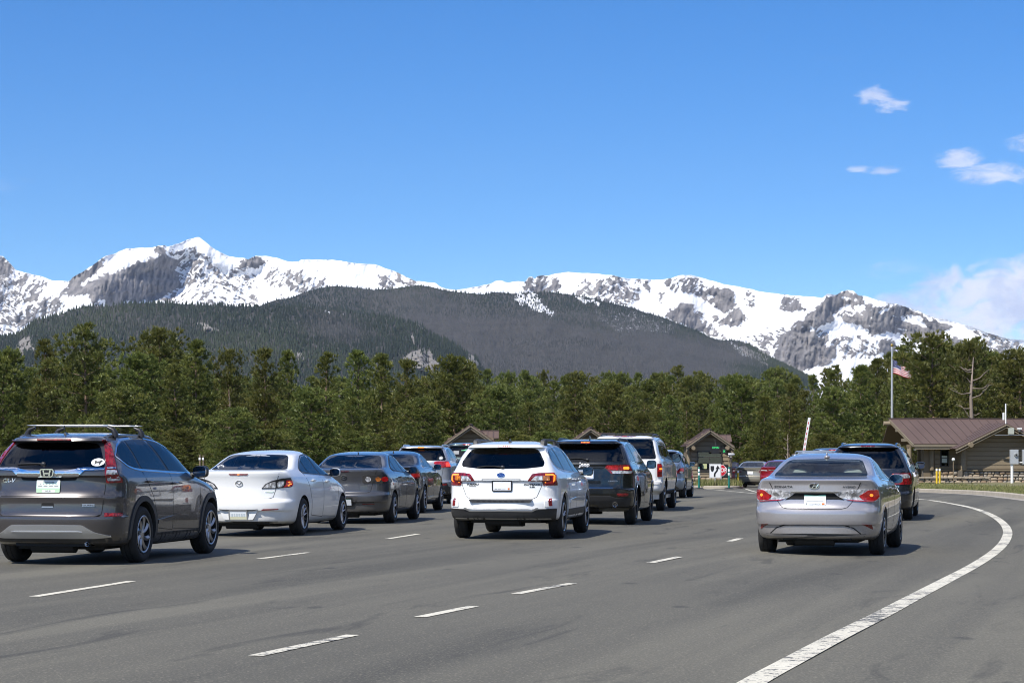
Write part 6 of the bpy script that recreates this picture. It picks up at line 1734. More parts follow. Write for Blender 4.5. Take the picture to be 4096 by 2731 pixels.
    c.handles([(1.20,1.02),(2.12,.985)], P_crv)
    c.antenna_fin(.62, 0, P_crv, .035, .16)
    p = c.hit('top', .66, 0)[0]; mb = MB(); mb.tube([(.66,0,p.z),(.56,0,p.z+.17)], [.006,.003], 6); mb.build('roof_antenna', M_black, c.root)
    c.rail(.52, 2.2, .56, P_crv, .022, thick=.02)
    for x in (.82, 1.75):                       # clamp-on roof bars
        zt = c.hit('top', x, .56)[0].z + .145
        bar = MB(); bar.sq((x, 0, zt), (.030, .60, .010), 4, nu=16, nv=8)
        bo = bar.build('roof_bar', M_satin, c.root, 50)
        for s in (-1, 1):
            z0 = c.hit('top', x, s*.57)[0].z
            ft = MB(); ft.tube([(x, s*.585, z0), (x, s*.58, z0+.05), (x, s*.555, z0+.095), (x, s*.48, z0+.125)], [.042,.038,.030,.020], 10)
            ft.build('bar_foot', M_black, bo, 60)
    rim, ty = wheelset(.355, .225, .235, 5, 'y', M_alloy)
    rim = rim_mesh(.235, .225, 8, 'twist', M_alloy)
    c.wheels(rim, ty, None)
    c.seats([(2.15, (-.38, .38), 1.10), (1.25, (-.4, .4), 1.10)], M_seatd)
    c.light(rnd([(-.5,.80),(-.86,.86),(-.86,.95),(-.55,.90)], .02), M_clear, 'headlight', 'front')
    return c

# ---------------------------------------------------------------- silver hybrid sedan
def build_sonata():
    sp = dict(L=4.82, W=1.835, H=1.47, ro=1.05, wb=2.795, tr=.79, wr=.325, gap=.035, dy=.06, cab=1.055, cabmat=mat('light_grey_cabin', (.26,.27,.27), .85),
        rear=[(.23,.34),(.26,.12),(.30,.07),(.44,.06),(.455,.02),(.52,.005),(.62,.0),(.66,.012),(.685,.045),(.72,.065),(.85,.09),(.89,.075),(.91,.055),(1.02,.055),(1.075,.03),(1.09,.06),(1.105,.22),(1.12,.52),(1.135,.68),(1.16,.78),(1.28,1.15),(1.36,1.42),(1.40,1.62),(1.44,1.95),(1.465,2.3),(1.47,2.45)],
        front=[(.23,4.35),(.30,4.66),(.48,4.79),(.62,4.82),(.72,4.78),(.84,4.50),(.94,4.05),(1.02,3.65),(1.06,3.50),(1.13,3.36),(1.36,2.86),(1.41,2.74),(1.45,2.62),(1.47,2.55)],
        side=[(.23,.79),(.28,.85),(.40,.893),(.60,.914),(.80,.914),(.95,.895),(1.03,.862),(1.09,.815),(1.14,.775),(1.35,.645),(1.40,.59),(1.435,.49),(1.46,.32),(1.47,.04)],
        ar=AR_SED, nr=NR_SED, bulge=.06)
    c = Car('silver_sedan', 'silver metallic sedan with clear-and-red tail lights beside the curved white line', 'car', (5.33, 30.64, -.08), 15.0, sp, P_son, 'vehicles queuing at the park entrance')
    win = rnd(both([(0,1.378),(-.48,1.368),(-.545,1.345),(-.665,1.16),(-.66,1.135),(0,1.132)]), .03)
    c.window('rear_window', win, 'rear', G_clear, None, frit=M_black)
    dlo = [[(1.34,1.135),(1.50,1.215),(1.60,1.262),(1.68,1.085),(1.36,1.105)],
           [(1.64,1.280),(1.85,1.345),(2.18,1.380),(2.32,1.05),(1.72,1.080)],
           [(2.25,1.385),(2.55,1.355),(2.95,1.235),(3.25,1.09),(3.30,1.03),(2.40,1.048)]]
    side_glass(c, dlo, ('quarter_window', 'side_window', 'front_window'), (G_tint, G_side, G_side))
    edge = rnd([(1.30,1.13),(1.48,1.232),(1.62,1.296),(1.84,1.365),(2.2,1.400),(2.57,1.375),(2.98,1.255),(3.32,1.10),(3.36,1.01),(1.34,1.085)], .03)
    for vw in ('right', 'left'):
        c.band('window_chrome', off(edge, .008), off(edge, -.008), vw, M_chrome, offset=.006)
        for p in ([(1.62,1.27),(1.70,1.08)], [(2.215,1.39),(2.36,1.05)]): c.line('door_pillar', p, vw, M_black, .05, offset=.002)
        c.seams([[(2.36,1.04),(2.42,.85),(2.42,.33),(3.45,.30)], [(1.12,1.09),(1.35,.88),(1.5,.60),(1.55,.36),(2.42,.32)], [(3.40,1.02),(3.5,.6)]], vw)
        c.line('door_crease', [(.7,.90),(1.6,.92),(2.8,.88),(3.7,.84)], vw, P_son, .03, offset=.008, thick=.02)
    c.window('windshield', rnd(both([(0,1.395),(-.55,1.375),(-.74,1.12),(0,1.08)]), .04), 'front', G_side)
    c.body()
    arch_flare(c, P_son, .03, .003)
    c.underside([])
    lens = rnd([(-.28,.900),(-.50,.945),(-.80,.965),(-.895,.945),(-.905,.86),(-.83,.775),(-.52,.80),(-.36,.835)], .02)
    for s in (1, -1):
        a = c.light(lens, M_clear, sides=(s,), offset=.010)[0]
        c.light(rnd([(-.60,.86),(-.74,.945),(-.86,.945),(-.88,.87),(-.82,.79),(-.66,.80)], .03), M_lit, 'red_lamp', parent=a, sides=(s,), offset=.015)
        c.light(rnd([(-.44,.808),(-.60,.80),(-.80,.782),(-.80,.775),(-.52,.79)], .004), M_lit, 'lamp_strip', parent=a, sides=(s,), offset=.016)
        c.light([(-.765 + .022*math.cos(t), .875 + .024*math.sin(t)) for t in [2*math.pi*i/12 for i in range(12)]], M_hot, 'bulb_glow', parent=a, sides=(s,), offset=.020)
        c.light([(-.545 + .04*math.cos(t), .885 + .028*math.sin(t)) for t in [2*math.pi*i/14 for i in range(14)]], M_satin, 'lamp_bowl', parent=a, sides=(s,), offset=.0145)
        c.light(rnd([(-.655,.465),(-.785,.455),(-.79,.385)], .01), M_reflector, 'reflector', sides=(s,), offset=.006)
    c.panel('plate_recess', rnd(both([(0,.905),(-.26,.905),(-.34,.86),(-.42,.80),(-.34,.81),(-.24,.868),(0,.868)]), .012), 'rear', M_gap, offset=.004)  # flat black strip standing in for the shade inside the recess
    c.panel('chrome_strip', rnd(both([(0,.925),(-.40,.925),(-.48,.915),(-.30,.908),(0,.908)]), .004), 'rear', M_chrome, offset=.008)
    c.seams([bl([(0,.675),(-.38,.678),(-.46,.70),(-.54,.80),(-.60,.96),(-.645,1.05)])])
    c.line('bumper_opening', bl([(0,.455),(-.42,.450),(-.54,.41),(-.68,.29)]), 'rear', M_gap, .016)
    c.panel('bumper_insert', rnd(both([(0,.425),(-.42,.42),(-.52,.39),(-.60,.33),(0,.335)]), .02), 'rear', P_son, offset=.020, thick=.03)
    lower_band(c, .245, .325, M_clad, 'bumper_base', y=.70, offset=.006)
    oval = emblem_oval(c, 0, 1.0, .068, .037, M_black, 'emblem', .006)
    oval_ring(c, 0, 1.0, .074, .042, .011, M_chrome, .011, oval)
    c.text('emblem_letter', 'H', 0, 1.0, .082, M_chrome, oval, 1.3, shear=.5, lift=.012, bold=.003)
    c.text('model_lettering', 'SONATA', .44, .985, .042, M_ink, sx=1.6, shear=.1, bold=.001)
    c.text('trim_lettering', 'HYBRID', -.48, .985, .040, M_ink, sx=1.25, shear=.3)
    o, M = c.plate(-.01, .805, PL_co, words=[('COLORADO', 0, -.060, .030, M_inkg)])
    plate_smudge(M, o, [(.01, .032, .26, .006, M_inkg), (.12, -.056, .02, .02, M_inkg), (.0, -.02, .24, .005, M_inkg)])
    b = MB(); b.box((-.0046,-.135,-.07),(-.003,-.095,-.045)); b.v = [tuple(M @ Vector(q)) for q in b.v]; b.build('registration_sticker', mat('orange_sticker', (.65, .18, .03), .5), o)
    # high brake light behind the glass
    for i in range(6):
        mb = MB(); mb.sq((.86, .115 - .046*i, 1.165), (.012, .013, .010), 2.2, nu=10, nv=6); mb.build('brake_lamp', M_led, c.root, 60)
    mb = MB(); mb.box((.87, -.16, 1.135), (.93, .16, 1.18)); mb.build('brake_lamp_housing', M_black, c.root)
    c.mirror(3.28, 1.075, (.08,.10,.07))
    c.handles([(1.78,.955),(2.68,.935)], P_son)
    p = c.hit('top', 1.62, 0)[0]
    mb = MB(); mb.sq((1.64, 0, p.z + .012), (.10, .045, .024), 2.2); mb.sq((1.60, 0, p.z + .045), (.03, .012, .035), 2); mb.build('roof_antenna', P_son, c.root, 60)
    rim, ty = wheelset(.325, .215, .21, 10, 'thin')
    c.wheels(rim, ty, None)
    c.seats([(2.35, (-.38, .40), 1.10)], M_seatd, M_seatg)
    for y in (-.42, .42):
        mb = MB(); mb.sq((1.42, y, 1.155), (.05, .16, .085), 3.2); mb.build('rear_headrest', M_seatg, c.root, 60)
    mb = MB(); mb.sq((1.42, -.02, 1.13), (.06, .12, .06), 3); mb.build('rear_headrest', M_seatd, c.root, 60)
    mb = MB(); mb.sq((2.85, .0, 1.30), (.02, .12, .035), 3); mb.build('inside_mirror', M_black, c.root, 60)
    c.light(rnd([(-.45,.72),(-.84,.80),(-.84,.90),(-.5,.80)], .02), M_clear, 'headlight', 'front')
    # what lies on the parcel shelf: a pale yellow box
    bx = MB(); bx.box((-.12,-.13,0),(.10,.13,.115), Matrix.Rotation(.25, 4, 'Z'))
    bo = bx.build('cardboard_box', weathered('pale_yellow_card', (.62,.60,.34), (.50,.48,.28), 12, .8), None)
    bevel(bo, .012); bo.matrix_world = c.root.matrix_basis @ Matrix.Translation((1.22, .27, 1.062))
    tag(bo, 'pale yellow box lying behind the rear window of the silver sedan', 'box')
    return c

# ---------------------------------------------------------------- white wagon crossover
def build_outback():
    sp = dict(L=4.82, W=1.84, H=1.605, ro=.98, wb=2.745, tr=.785, wr=.35, gap=.05, cab=1.085,
        rear=[(.30,.36),(.34,.10),(.40,.05),(.485,.02),(.50,.0),(.62,.0),(.640,.01),(.645,.055),(.66,.07),(.90,.085),(.945,.075),(.955,.055),(1.03,.06),(1.12,.095),(1.16,.125),(1.30,.235),(1.455,.40),(1.48,.42),(1.488,.31),(1.52,.33),(1.545,.50),(1.575,.95),(1.595,1.5),(1.605,1.9)],
        front=[(.30,4.15),(.36,4.55),(.5,4.75),(.65,4.82),(.80,4.78),(.90,4.62),(.98,4.25),(1.04,3.80),(1.08,3.62),(1.13,3.50),(1.45,2.85),(1.52,2.65),(1.57,2.4),(1.605,2.1)],
        side=[(.30,.84),(.34,.885),(.50,.914),(.75,.920),(.95,.912),(1.05,.885),(1.12,.845),(1.17,.820),(1.42,.700),(1.49,.645),(1.535,.575),(1.57,.46),(1.595,.30),(1.605,.04)],
        ar=AR_SUV, nr=NR_SUV, bulge=.055)
    c = Car('wagon', 'white wagon with dark lower bumper and black roof-rail pods, nearest car of the middle lane', 'car', (.752, 34.906, 0), 9.8, sp, P_white, 'vehicles queuing at the park entrance')
    win = rnd(both([(0,1.475),(-.52,1.462),(-.585,1.40),(-.675,1.24),(-.665,1.175),(-.40,1.143),(0,1.135)]), .07)
    c.window('rear_window', win, 'rear', G_dark, None, frit=M_black)
    dlo = [[(.48,1.30),(.56,1.415),(.80,1.462),(1.05,1.475),(1.22,1.125),(.80,1.165),(.56,1.235)],
           [(1.10,1.480),(1.45,1.495),(1.92,1.487),(2.17,1.082),(1.28,1.120)],
           [(2.00,1.483),(2.35,1.440),(2.75,1.315),(3.15,1.145),(3.2,1.06),(2.25,1.078)]]
    side_glass(c, dlo, ('quarter_window', 'side_window', 'front_window'), (G_dark, G_tint, G_side))
    edge = rnd([(.44,1.30),(.53,1.44),(.80,1.483),(1.45,1.515),(1.97,1.507),(2.38,1.458),(2.8,1.33),(3.24,1.15),(3.27,1.04),(1.20,1.10),(.79,1.145),(.54,1.22)], .05)
    for vw in ('right', 'left'):
        c.band('window_trim', off(edge, .008), off(edge, -.008), vw, M_satin, offset=.006)
        for p in ([(1.075,1.48),(1.25,1.12)], [(1.96,1.49),(2.21,1.08)]): c.line('door_pillar', p, vw, M_black, .055, offset=.002)
        c.seams([[(2.22,1.07),(2.28,.85),(2.28,.46)], [(1.22,1.09),(1.30,.95),(1.5,.72),(1.56,.46)], [(3.28,1.03),(3.38,.6)]], vw)
        c.line('door_crease', [(1.5,.60),(2.2,.63),(3.2,.60)], vw, P_white, .05, offset=.012, thick=.02)
    c.window('windshield', rnd(both([(0,1.48),(-.58,1.46),(-.74,1.18),(0,1.14)]), .05), 'front', G_side)
    c.body()
    arch_flare(c, P_white, .03, .003); sill(c, .31, .475, M_clad)
    c.underside([])
    c.panel('lower_bumper', rnd(both([(0,.455),(-.50,.452),(-.57,.49),(-.75,.502),(-.918,.502),(-.915,.36),(-.85,.312),(0,.312)]), .012), 'rear', M_clad, offset=.012, step=.06)
    c.line('chrome_lip', bl([(0,.470),(-.50,.466),(-.57,.506),(-.60,.508)]), 'rear', M_satin, .022, offset=.016)
    c.panel('bumper_step', rnd(both([(0,.645),(-.52,.648),(-.49,.608),(-.46,.602),(0,.598)]), .008), ('flat', -.010), M_clad, offset=0, thick=.05)
    for i in range(9):
        y = .36 - .09*i; c.panel('step_tread', rnd([(y-.025,.628),(y+.025,.628),(y+.02,.616),(y-.03,.616)], .003), ('flat', -.016), M_black, offset=0, thick=.01)
    lens = rnd([(-.43,.945),(-.50,1.055),(-.60,1.072),(-.86,1.078),(-.915,1.05),(-.905,.92),(-.885,.875),(-.665,.872),(-.665,.942)], .018)
    for s in (1, -1):
        a = c.light(lens, M_red, sides=(s,), offset=.012)[0]
        c.light(rnd([(-.485,.955),(-.55,1.02),(-.66,1.025),(-.66,.955)], .008), M_clear, 'reversing_lamp', parent=a, sides=(s,), offset=.016)
        c.light(rnd([(-.672,.955),(-.672,1.028),(-.76,1.030),(-.765,.957)], .008), M_amber, 'indicator_lamp', parent=a, sides=(s,), offset=.016)
        for p in ([(-.70,1.045),(-.80,1.045),(-.825,1.03),(-.826,.96),(-.80,.93),(-.69,.925)],):
            ob = c.line('lit_strip', p if s > 0 else [(-q[0], q[1]) for q in p], 'rear', M_lit, .046, a, offset=.0175)
            ob = c.line('light_guide', p if s > 0 else [(-q[0], q[1]) for q in p], 'rear', M_hot, .017, a, offset=.020)
        rf = c.light(rnd([(-.70,.675),(-.80,.675),(-.825,.53),(-.70,.53)], .02), P_white, 'reflector_recess', sides=(s,), offset=.012)[0]
        c.light(rnd([(-.748,.66),(-.793,.66),(-.806,.545),(-.758,.545)], .008), M_reflector, 'reflector', parent=rf, sides=(s,), offset=.018)
    c.panel('handle_recess', rnd(both([(0,.968),(-.30,.968),(-.37,.945),(-.24,.918),(0,.918)]), .02), 'rear', mat('recess_shade_white', (.62,.62,.61), .4), offset=.003)  # not hollowed: its shade is a darker copy of the white paint
    c.line('handle_edge', bl([(0,.970),(-.31,.970),(-.37,.948)]), 'rear', M_gap, .010)
    c.seams([bl([(0,.652),(-.50,.654),(-.575,.69),(-.645,.86),(-.66,.94)])])
    em = emblem_oval(c, 0, 1.04, .061, .033, mat('emblem_blue', (.02,.05,.22), .2, .3, .5, 1.0), 'emblem', .008)
    oval_ring(c, 0, 1.04, .064, .036, .007, M_chrome, .012, em)
    for (a, b, r) in ((-.026,.004,.011),(.004,.013,.006),(.022,.010,.006),(.034,-.004,.006),(.014,-.010,.006),(-.004,-.006,.006)):
        emblem_oval(c, -a, 1.04 + b, r, r*.8, M_chrome, 'emblem_star', .014, em)
    c.text('maker_lettering', 'SUBARU', .47, .89, .037, M_ink, sx=1.45, bold=.0015)
    c.line('badge_strip', [(.53,.858),(.41,.858)], 'rear', M_ink, .010, offset=.005)
    c.text('model_lettering', 'OUTBACK', -.50, .885, .040, M_ink, sx=1.4, bold=.0015)
    c.text('trim_lettering', '3.6R', -.50, .848, .034, M_ink, sx=1.4, bold=.0015)
    o, M = c.plate(-.015, .865, PL_white, frame=M_black, words=[('NEUBERGER MOTORS', 0, .082, .019, M_white_sticker)])
    b = MB(); b.box((-.004,-.166,.070),(.004,.166,.093)); b.v = [tuple(M @ Vector(q)) for q in b.v]; b.build('plate_frame_bar', M_black, o)
    plate_smudge(M, o, [(.10,-.05,.04,.010,M_inkg),(.04,-.052,.06,.008,M_inkg),(-.03,-.055,.05,.006,M_inkg)])
    b = MB(); b.box((-.0046,-.125,-.062),(-.003,-.095,-.032)); b.v = [tuple(M @ Vector(q)) for q in b.v]; b.build('registration_sticker', MATS['orange_sticker'], o)
    c.panel('tow_cover', rnd([(.455,.575),(.385,.575),(.385,.515),(.455,.515)], .012), 'rear', P_white, offset=.003)
    led_bar(c, .09, -.09, 1.505, 7, .010)
    c.wiper([(-.02,1.165),(.12,1.182),(.26,1.182),(.40,1.165)])
    c.mirror(3.12, 1.085, (.075,.09,.072), M_black)
    c.handles([(1.50,.975),(2.44,.955)], P_white)
    c.antenna_fin(.88, 0, M_black, .065, .17)
    # fat end pods of the roof rails
    for s in (-1, 1):
        for x0, x1 in ((.78, 1.10), (2.15, 2.50)):
            z0, z1 = c.hit('top', x0, s*.56)[0].z, c.hit('top', x1, s*.56)[0].z
            mb = MB(); k = .075
            prof = [(x0, z0 - .02), (x1, z1 - .02), (x1, z1 + k), (x1 - .06, z1 + k + .012), (x0 + .10, z0 + k + .005), (x0 + .03, z0 + k*.75)]
            if x0 > 2: prof = [(x0, z0 - .02), (x1, z1 - .02), (x1 - .03, z1 + k*.6), (x1 - .10, z1 + k), (x0 + .05, z0 + k + .012), (x0, z0 + k)]
            mb.prism(prof, .075, 'y', s*.56 - .0375); bevel(mb.build('rail_pod', M_clad, c.root, 40), .012)
    c.rail(.95, 2.4, .56, M_clad, .075, thick=.02)
    rim = rim_mesh(.235, .225, 5, 'twin', M_alloy); ty = tyre_mesh(.35, .225, .235)
    c.wheels(rim, ty, None)
    c.seats([(2.3, (-.38, .38), 1.08), (1.45, (-.38, .38), 1.08)], M_seatd)
    c.light(rnd([(-.5,.78),(-.86,.86),(-.86,.96),(-.55,.90)], .02), M_clear, 'headlight', 'front')
    return c
# ---------------------------------------------------------------- shared builder for the other cars
def scaled(b, L, W, H, **kw):
    """a body of the same family with other outer dimensions"""
    kx, kw_, kz = L/b['L'], W/b['W'], H/b['H']; o = dict(b)
    for q, k in (('rear', kx), ('front', kx), ('side', kw_), ('ar', kx), ('nr', 1)): o[q] = [(z*kz, v*k) for z, v in b[q]]
    for q in ('dlo', 'pillars'):
        if q in b: o[q] = [[(x*kx, z*kz) for x, z in p] for p in b[q]]
    for q in ('edge',):
        if q in b: o[q] = [(x*kx, z*kz) for x, z in b[q]]
    for q in ('win', 'wind'):
        if q in b: o[q] = [(y*kw_, z*kz) for y, z in b[q]]
    if 'seam' in b: o['seam'] = [[(x*kx, z*kz) for x, z in p] for p in b['seam']]
    for q in ('mir', ): o[q] = (b[q][0]*kx, b[q][1]*kz)
    o['hand'] = [(x*kx, z*kz) for x, z in b['hand']]
    o.update(L=L, W=W, H=H, cab=b['cab']*kz); o.update(kw); return o
def basics(c, glass_rear, trim=None, glasses=None, wheel=None, win_r=.04, mirror_m=None, seat=None, msize=(.07,.092,.072)):
    sp = c.sp; far = c.lod > 1.2
    c.window('rear_window', rnd(both(sp['win']), win_r), 'rear', glass_rear, None, frit=M_black if not far else None)
    gl = glasses or (G_dark, G_tint, G_side)
    side_glass(c, sp['dlo'], ('quarter_window', 'side_window', 'front_window')[-len(sp['dlo']):], gl[-len(sp['dlo']):])
    for vw in ('right', 'left'):
        if sp.get('edge'):
            e = rnd(sp['edge'], .04); c.band('window_trim', off(e, .007), off(e, -.007), vw, trim or M_black, offset=.006)
        for p in sp.get('pillars', ()): c.line('door_pillar', p, vw, M_black, .05, offset=.002)
        if not far: c.seams(sp.get('seam', ()), vw)
    c.window('windshield', rnd(both(sp['wind']), .04), 'front', G_side)
    c.body(); c.underside(sp.get('exh'))
    c.mirror(*sp['mir'], size=msize, paint=mirror_m)
    if not far: c.handles(sp['hand'], c.paint)
    n, st, m = wheel or (10, 'thin', M_alloy)
    c.wheels(rim_mesh(sp['wr']*.65, .215, n, st, m), tyre_mesh(sp['wr'], .215, sp['wr']*.65), None)
    if not far: c.seats([(sp['L']*.48, (-.38, .38), sp['cab'] + .05)], seat or M_seatd)
    c.light(rnd([(-.48,sp['H']*.50),(-sp['W']*.46,sp['H']*.55),(-sp['W']*.46,sp['H']*.62),(-.5,sp['H']*.55)], .02), M_clear, 'headlight', 'front')

MZ = dict(L=4.58, W=1.755, H=1.455, ro=1.0, wb=2.64, tr=.765, wr=.318, gap=.035, cab=1.04,
    rear=[(.20,.32),(.235,.12),(.26,.07),(.42,.045),(.44,.01),(.50,.0),(.57,.0),(.60,.02),(.625,.06),(.64,.07),(.80,.075),(.95,.055),(1.06,.03),(1.085,.035),(1.10,.10),(1.112,.32),(1.125,.50),(1.15,.60),(1.25,.86),(1.33,1.08),(1.365,1.20),(1.395,1.42),(1.43,1.85),(1.45,2.2),(1.455,2.35)],
    front=[(.20,4.1),(.28,4.42),(.45,4.55),(.58,4.58),(.70,4.54),(.82,4.25),(.92,3.85),(1.0,3.52),(1.05,3.38),(1.13,3.22),(1.32,2.84),(1.38,2.70),(1.43,2.55),(1.455,2.45)],
    side=[(.20,.76),(.25,.82),(.36,.855),(.55,.875),(.75,.877),(.90,.862),(.99,.835),(1.06,.79),(1.12,.745),(1.32,.625),(1.38,.57),(1.42,.47),(1.445,.30),(1.455,.04)],
    ar=AR_SED, nr=NR_SED, bulge=.06,
    win=[(0,1.375),(-.47,1.362),(-.53,1.335),(-.655,1.135),(-.645,1.122),(0,1.118)],
    wind=[(0,1.38),(-.52,1.36),(-.70,1.10),(0,1.06)],
    dlo=[[(1.12,1.115),(1.28,1.200),(1.42,1.262),(1.50,1.055),(1.18,1.082)],
         [(1.46,1.275),(1.66,1.333),(1.98,1.358),(2.14,1.022),(1.54,1.052)],
         [(2.05,1.357),(2.35,1.330),(2.75,1.205),(3.08,1.05),(3.12,1.005),(2.21,1.020)]],
    edge=[(1.08,1.115),(1.26,1.218),(1.44,1.29),(1.65,1.352),(2.0,1.377),(2.38,1.348),(2.79,1.22),(3.14,1.06),(3.17,.985),(1.16,1.062)],
    pillars=[[(1.44,1.27),(1.52,1.05)], [(2.015,1.36),(2.175,1.02)]],
    seam=[[(2.18,1.01),(2.25,.85),(2.25,.30),(3.2,.27)], [(1.16,1.06),(1.33,.86),(1.48,.58),(1.52,.33),(2.25,.29)], [(3.2,1.0),(3.32,.6)]],
    mir=(3.06, 1.06), hand=[(1.62,.93),(2.50,.905)])

def mazda_badge(c, y, z, k=1.0):
    o = oval_ring(c, y, z, .064*k, .052*k, .008, M_chrome, .010, name='emblem')
    wing = [(-.052,.012),(-.035,.006),(-.012,-.014),(0,-.022),(.012,-.014),(.035,.006),(.052,.012),(.046,.026),(.030,.018),(.010,-.002),(0,-.008),(-.010,-.002),(-.030,.018),(-.046,.026)]
    c.panel('emblem_wing', [(y - a*k, z + b*k) for a, b in wing], 'rear', M_chrome, o, offset=.009, thick=.008)

def build_white_sedan():
    sp = dict(MZ, dy=.06)
    c = Car('white_sedan', 'white sedan with a small outline sticker in its tinted rear window', 'car', (-3.584, 36.27, 0), 10.0, sp, P_white, 'vehicles queuing at the park entrance', lod=1.15)
    basics(c, G_dark, M_black, (G_tint, G_tint, G_tint), (10, 'thin', M_alloy), mirror_m=P_white, seat=M_seatd)
    lens = rnd([(-.375,.80),(-.44,.88),(-.55,.935),(-.70,.975),(-.84,.985),(-.868,.96),(-.862,.88),(-.80,.825),(-.60,.805)], .015)
    for s in (1, -1):
        a = c.light(lens, M_black, sides=(s,), offset=.010)[0]
        c.light(rnd([(-.40,.815),(-.47,.885),(-.595,.925),(-.595,.815)], .012), M_clear, 'reversing_lamp', parent=a, sides=(s,), offset=.015)
        c.light(rnd([(-.625,.825),(-.625,.90),(-.645,.925),(-.72,.93),(-.71,.86),(-.68,.83)], .012), M_clear, 'indicator_lamp', parent=a, sides=(s,), offset=.015)
        c.light(rnd([(-.70,.825),(-.74,.86),(-.745,.945),(-.82,.935),(-.845,.89),(-.80,.84)], .02), M_lit, 'red_lamp', parent=a, sides=(s,), offset=.015)
        for (y, z) in ((-.775,.91),(-.79,.878),(-.77,.855)):
            c.light([(y + .011*math.cos(t), z + .011*math.sin(t)) for t in [2*math.pi*i/10 for i in range(10)]], M_hot, 'bulb_glow', parent=a, sides=(s,), offset=.020)
        c.light(rnd([(-.385,.44),(-.42,.465),(-.66,.468),(-.645,.452)], .006), M_reflector, 'reflector', sides=(s,), offset=.006)
    c.seams([bl([(0,.635),(-.50,.637),(-.565,.66),(-.60,.78),(-.63,.94),(-.66,1.06)])])
    c.panel('plate_recess', rnd(both([(0,.455),(-.25,.455),(-.34,.462),(-.26,.435),(0,.430)]), .01), ('flat', -.004), M_clad, offset=0, thick=.05)
    c.panel('plate_surround', rnd(both([(0,.43),(-.26,.435),(-.33,.44),(-.25,.285),(0,.28)]), .03), ('flat', .030), P_white, offset=0, thick=.06)
    lower_band(c, .205, .255, M_clad, 'bumper_base', y=.62, offset=.006)
    mazda_badge(c, 0, .89)
    c.panel('side_badge', rnd([(-.43,.745),(-.46,.757),(-.575,.757),(-.555,.738),(-.45,.738)], .004), 'rear', M_chrome, offset=.006)
    c.light(rnd([(.17,1.050),(-.17,1.050),(-.15,1.030),(.15,1.030)], .008), M_red, 'high_brake_light', sides=(1,), offset=.008)
    c.light(rnd([(.02,1.047),(-.02,1.047),(-.02,1.033),(.02,1.033)], .004), M_hot, 'brake_lamp', sides=(1,), offset=.011)
    o, M = c.plate(0, .36, PL_yellow, frame=M_satin, xo=-.030)
    plate_smudge(M, o, [(-.105 + .042*i, .005, .026, .055, mat('pale_ink', (.60,.66,.68), .5)) for i in range(6)])
    st = [(.445,1.145),(.47,1.162),(.50,1.165),(.53,1.172),(.545,1.160),(.57,1.165),(.588,1.148),(.575,1.142),(.56,1.15),(.545,1.133),(.525,1.118),(.51,1.135),(.49,1.122),(.47,1.138)]
    c.line('window_sticker', [(a, b + .01) for a, b in st] + [(st[0][0], st[0][1] + .01)], 'rear', M_white_sticker, .007, offset=.012)
    return c

def build_grey_sedan():
    sp = scaled(MZ, 4.53, 1.755, 1.455, ro=.98, wr=.315)
    c = Car('grey_sedan', 'medium grey sedan with round-lamp tail lights ahead of the white sedan', 'car', (-2.473, 43.159, 0), 7.5, sp, P_mgrey, 'vehicles queuing at the park entrance', lod=1.15)
    basics(c, G_dark, M_black, (G_tint, G_tint, G_side), (8, 'straight', M_alloy), mirror_m=M_black)
    lens = rnd([(-.37,.83),(-.375,.955),(-.40,.975),(-.82,.975),(-.868,.94),(-.862,.86),(-.83,.815),(-.40,.808)], .02)
    for s in (1, -1):
        a = c.light(lens, mat('smoked_lens', (.05,.048,.048), .1, .2, .5, 1.0), sides=(s,), offset=.010)[0]
        for (y, r, m) in ((-.48, .052, M_clear), (-.66, .046, M_amber), (-.77, .052, M_lit)):
            c.light([(y + r*math.cos(t), .892 + r*math.sin(t)) for t in [2*math.pi*i/18 for i in range(18)]], m, 'round_lamp', parent=a, sides=(s,), offset=.016)
        c.light(rnd([(-.36,.405),(-.60,.41),(-.60,.395),(-.38,.392)], .004), M_reflector, 'reflector', sides=(s,), offset=.006)
    c.seams([bl([(0,.625),(-.46,.625),(-.53,.65),(-.56,.78),(-.60,.94),(-.64,1.05)]), [(-.60,.435),(.60,.435)]])
    c.panel('plate_recess', rnd(both([(0,.545),(-.26,.545),(-.30,.53),(-.22,.36),(0,.355)]), .015), 'rear', mat('recess_shade_grey', (.06,.058,.058), .5, .3), offset=.004)  # raised panel; the shade of the hollow is painted as darker grey
    c.plate(-.02, .44, PL_co, frame=M_black)
    mazda_badge(c, 0, .93, .95)
    lower_band(c, .205, .255, M_clad, 'bumper_base', y=.62, offset=.006)
    c.light(rnd([(.12,1.055),(-.12,1.055),(-.10,1.040),(.10,1.040)], .006), M_redd, 'high_brake_light', sides=(1,), offset=.008)
    p = c.hit('top', 1.5, 0)[0]; mb = MB(); mb.tube([(1.5,0,p.z),(1.44,0,p.z+.055)], [.012,.004], 6); mb.build('roof_antenna', M_black, c.root)
    return c

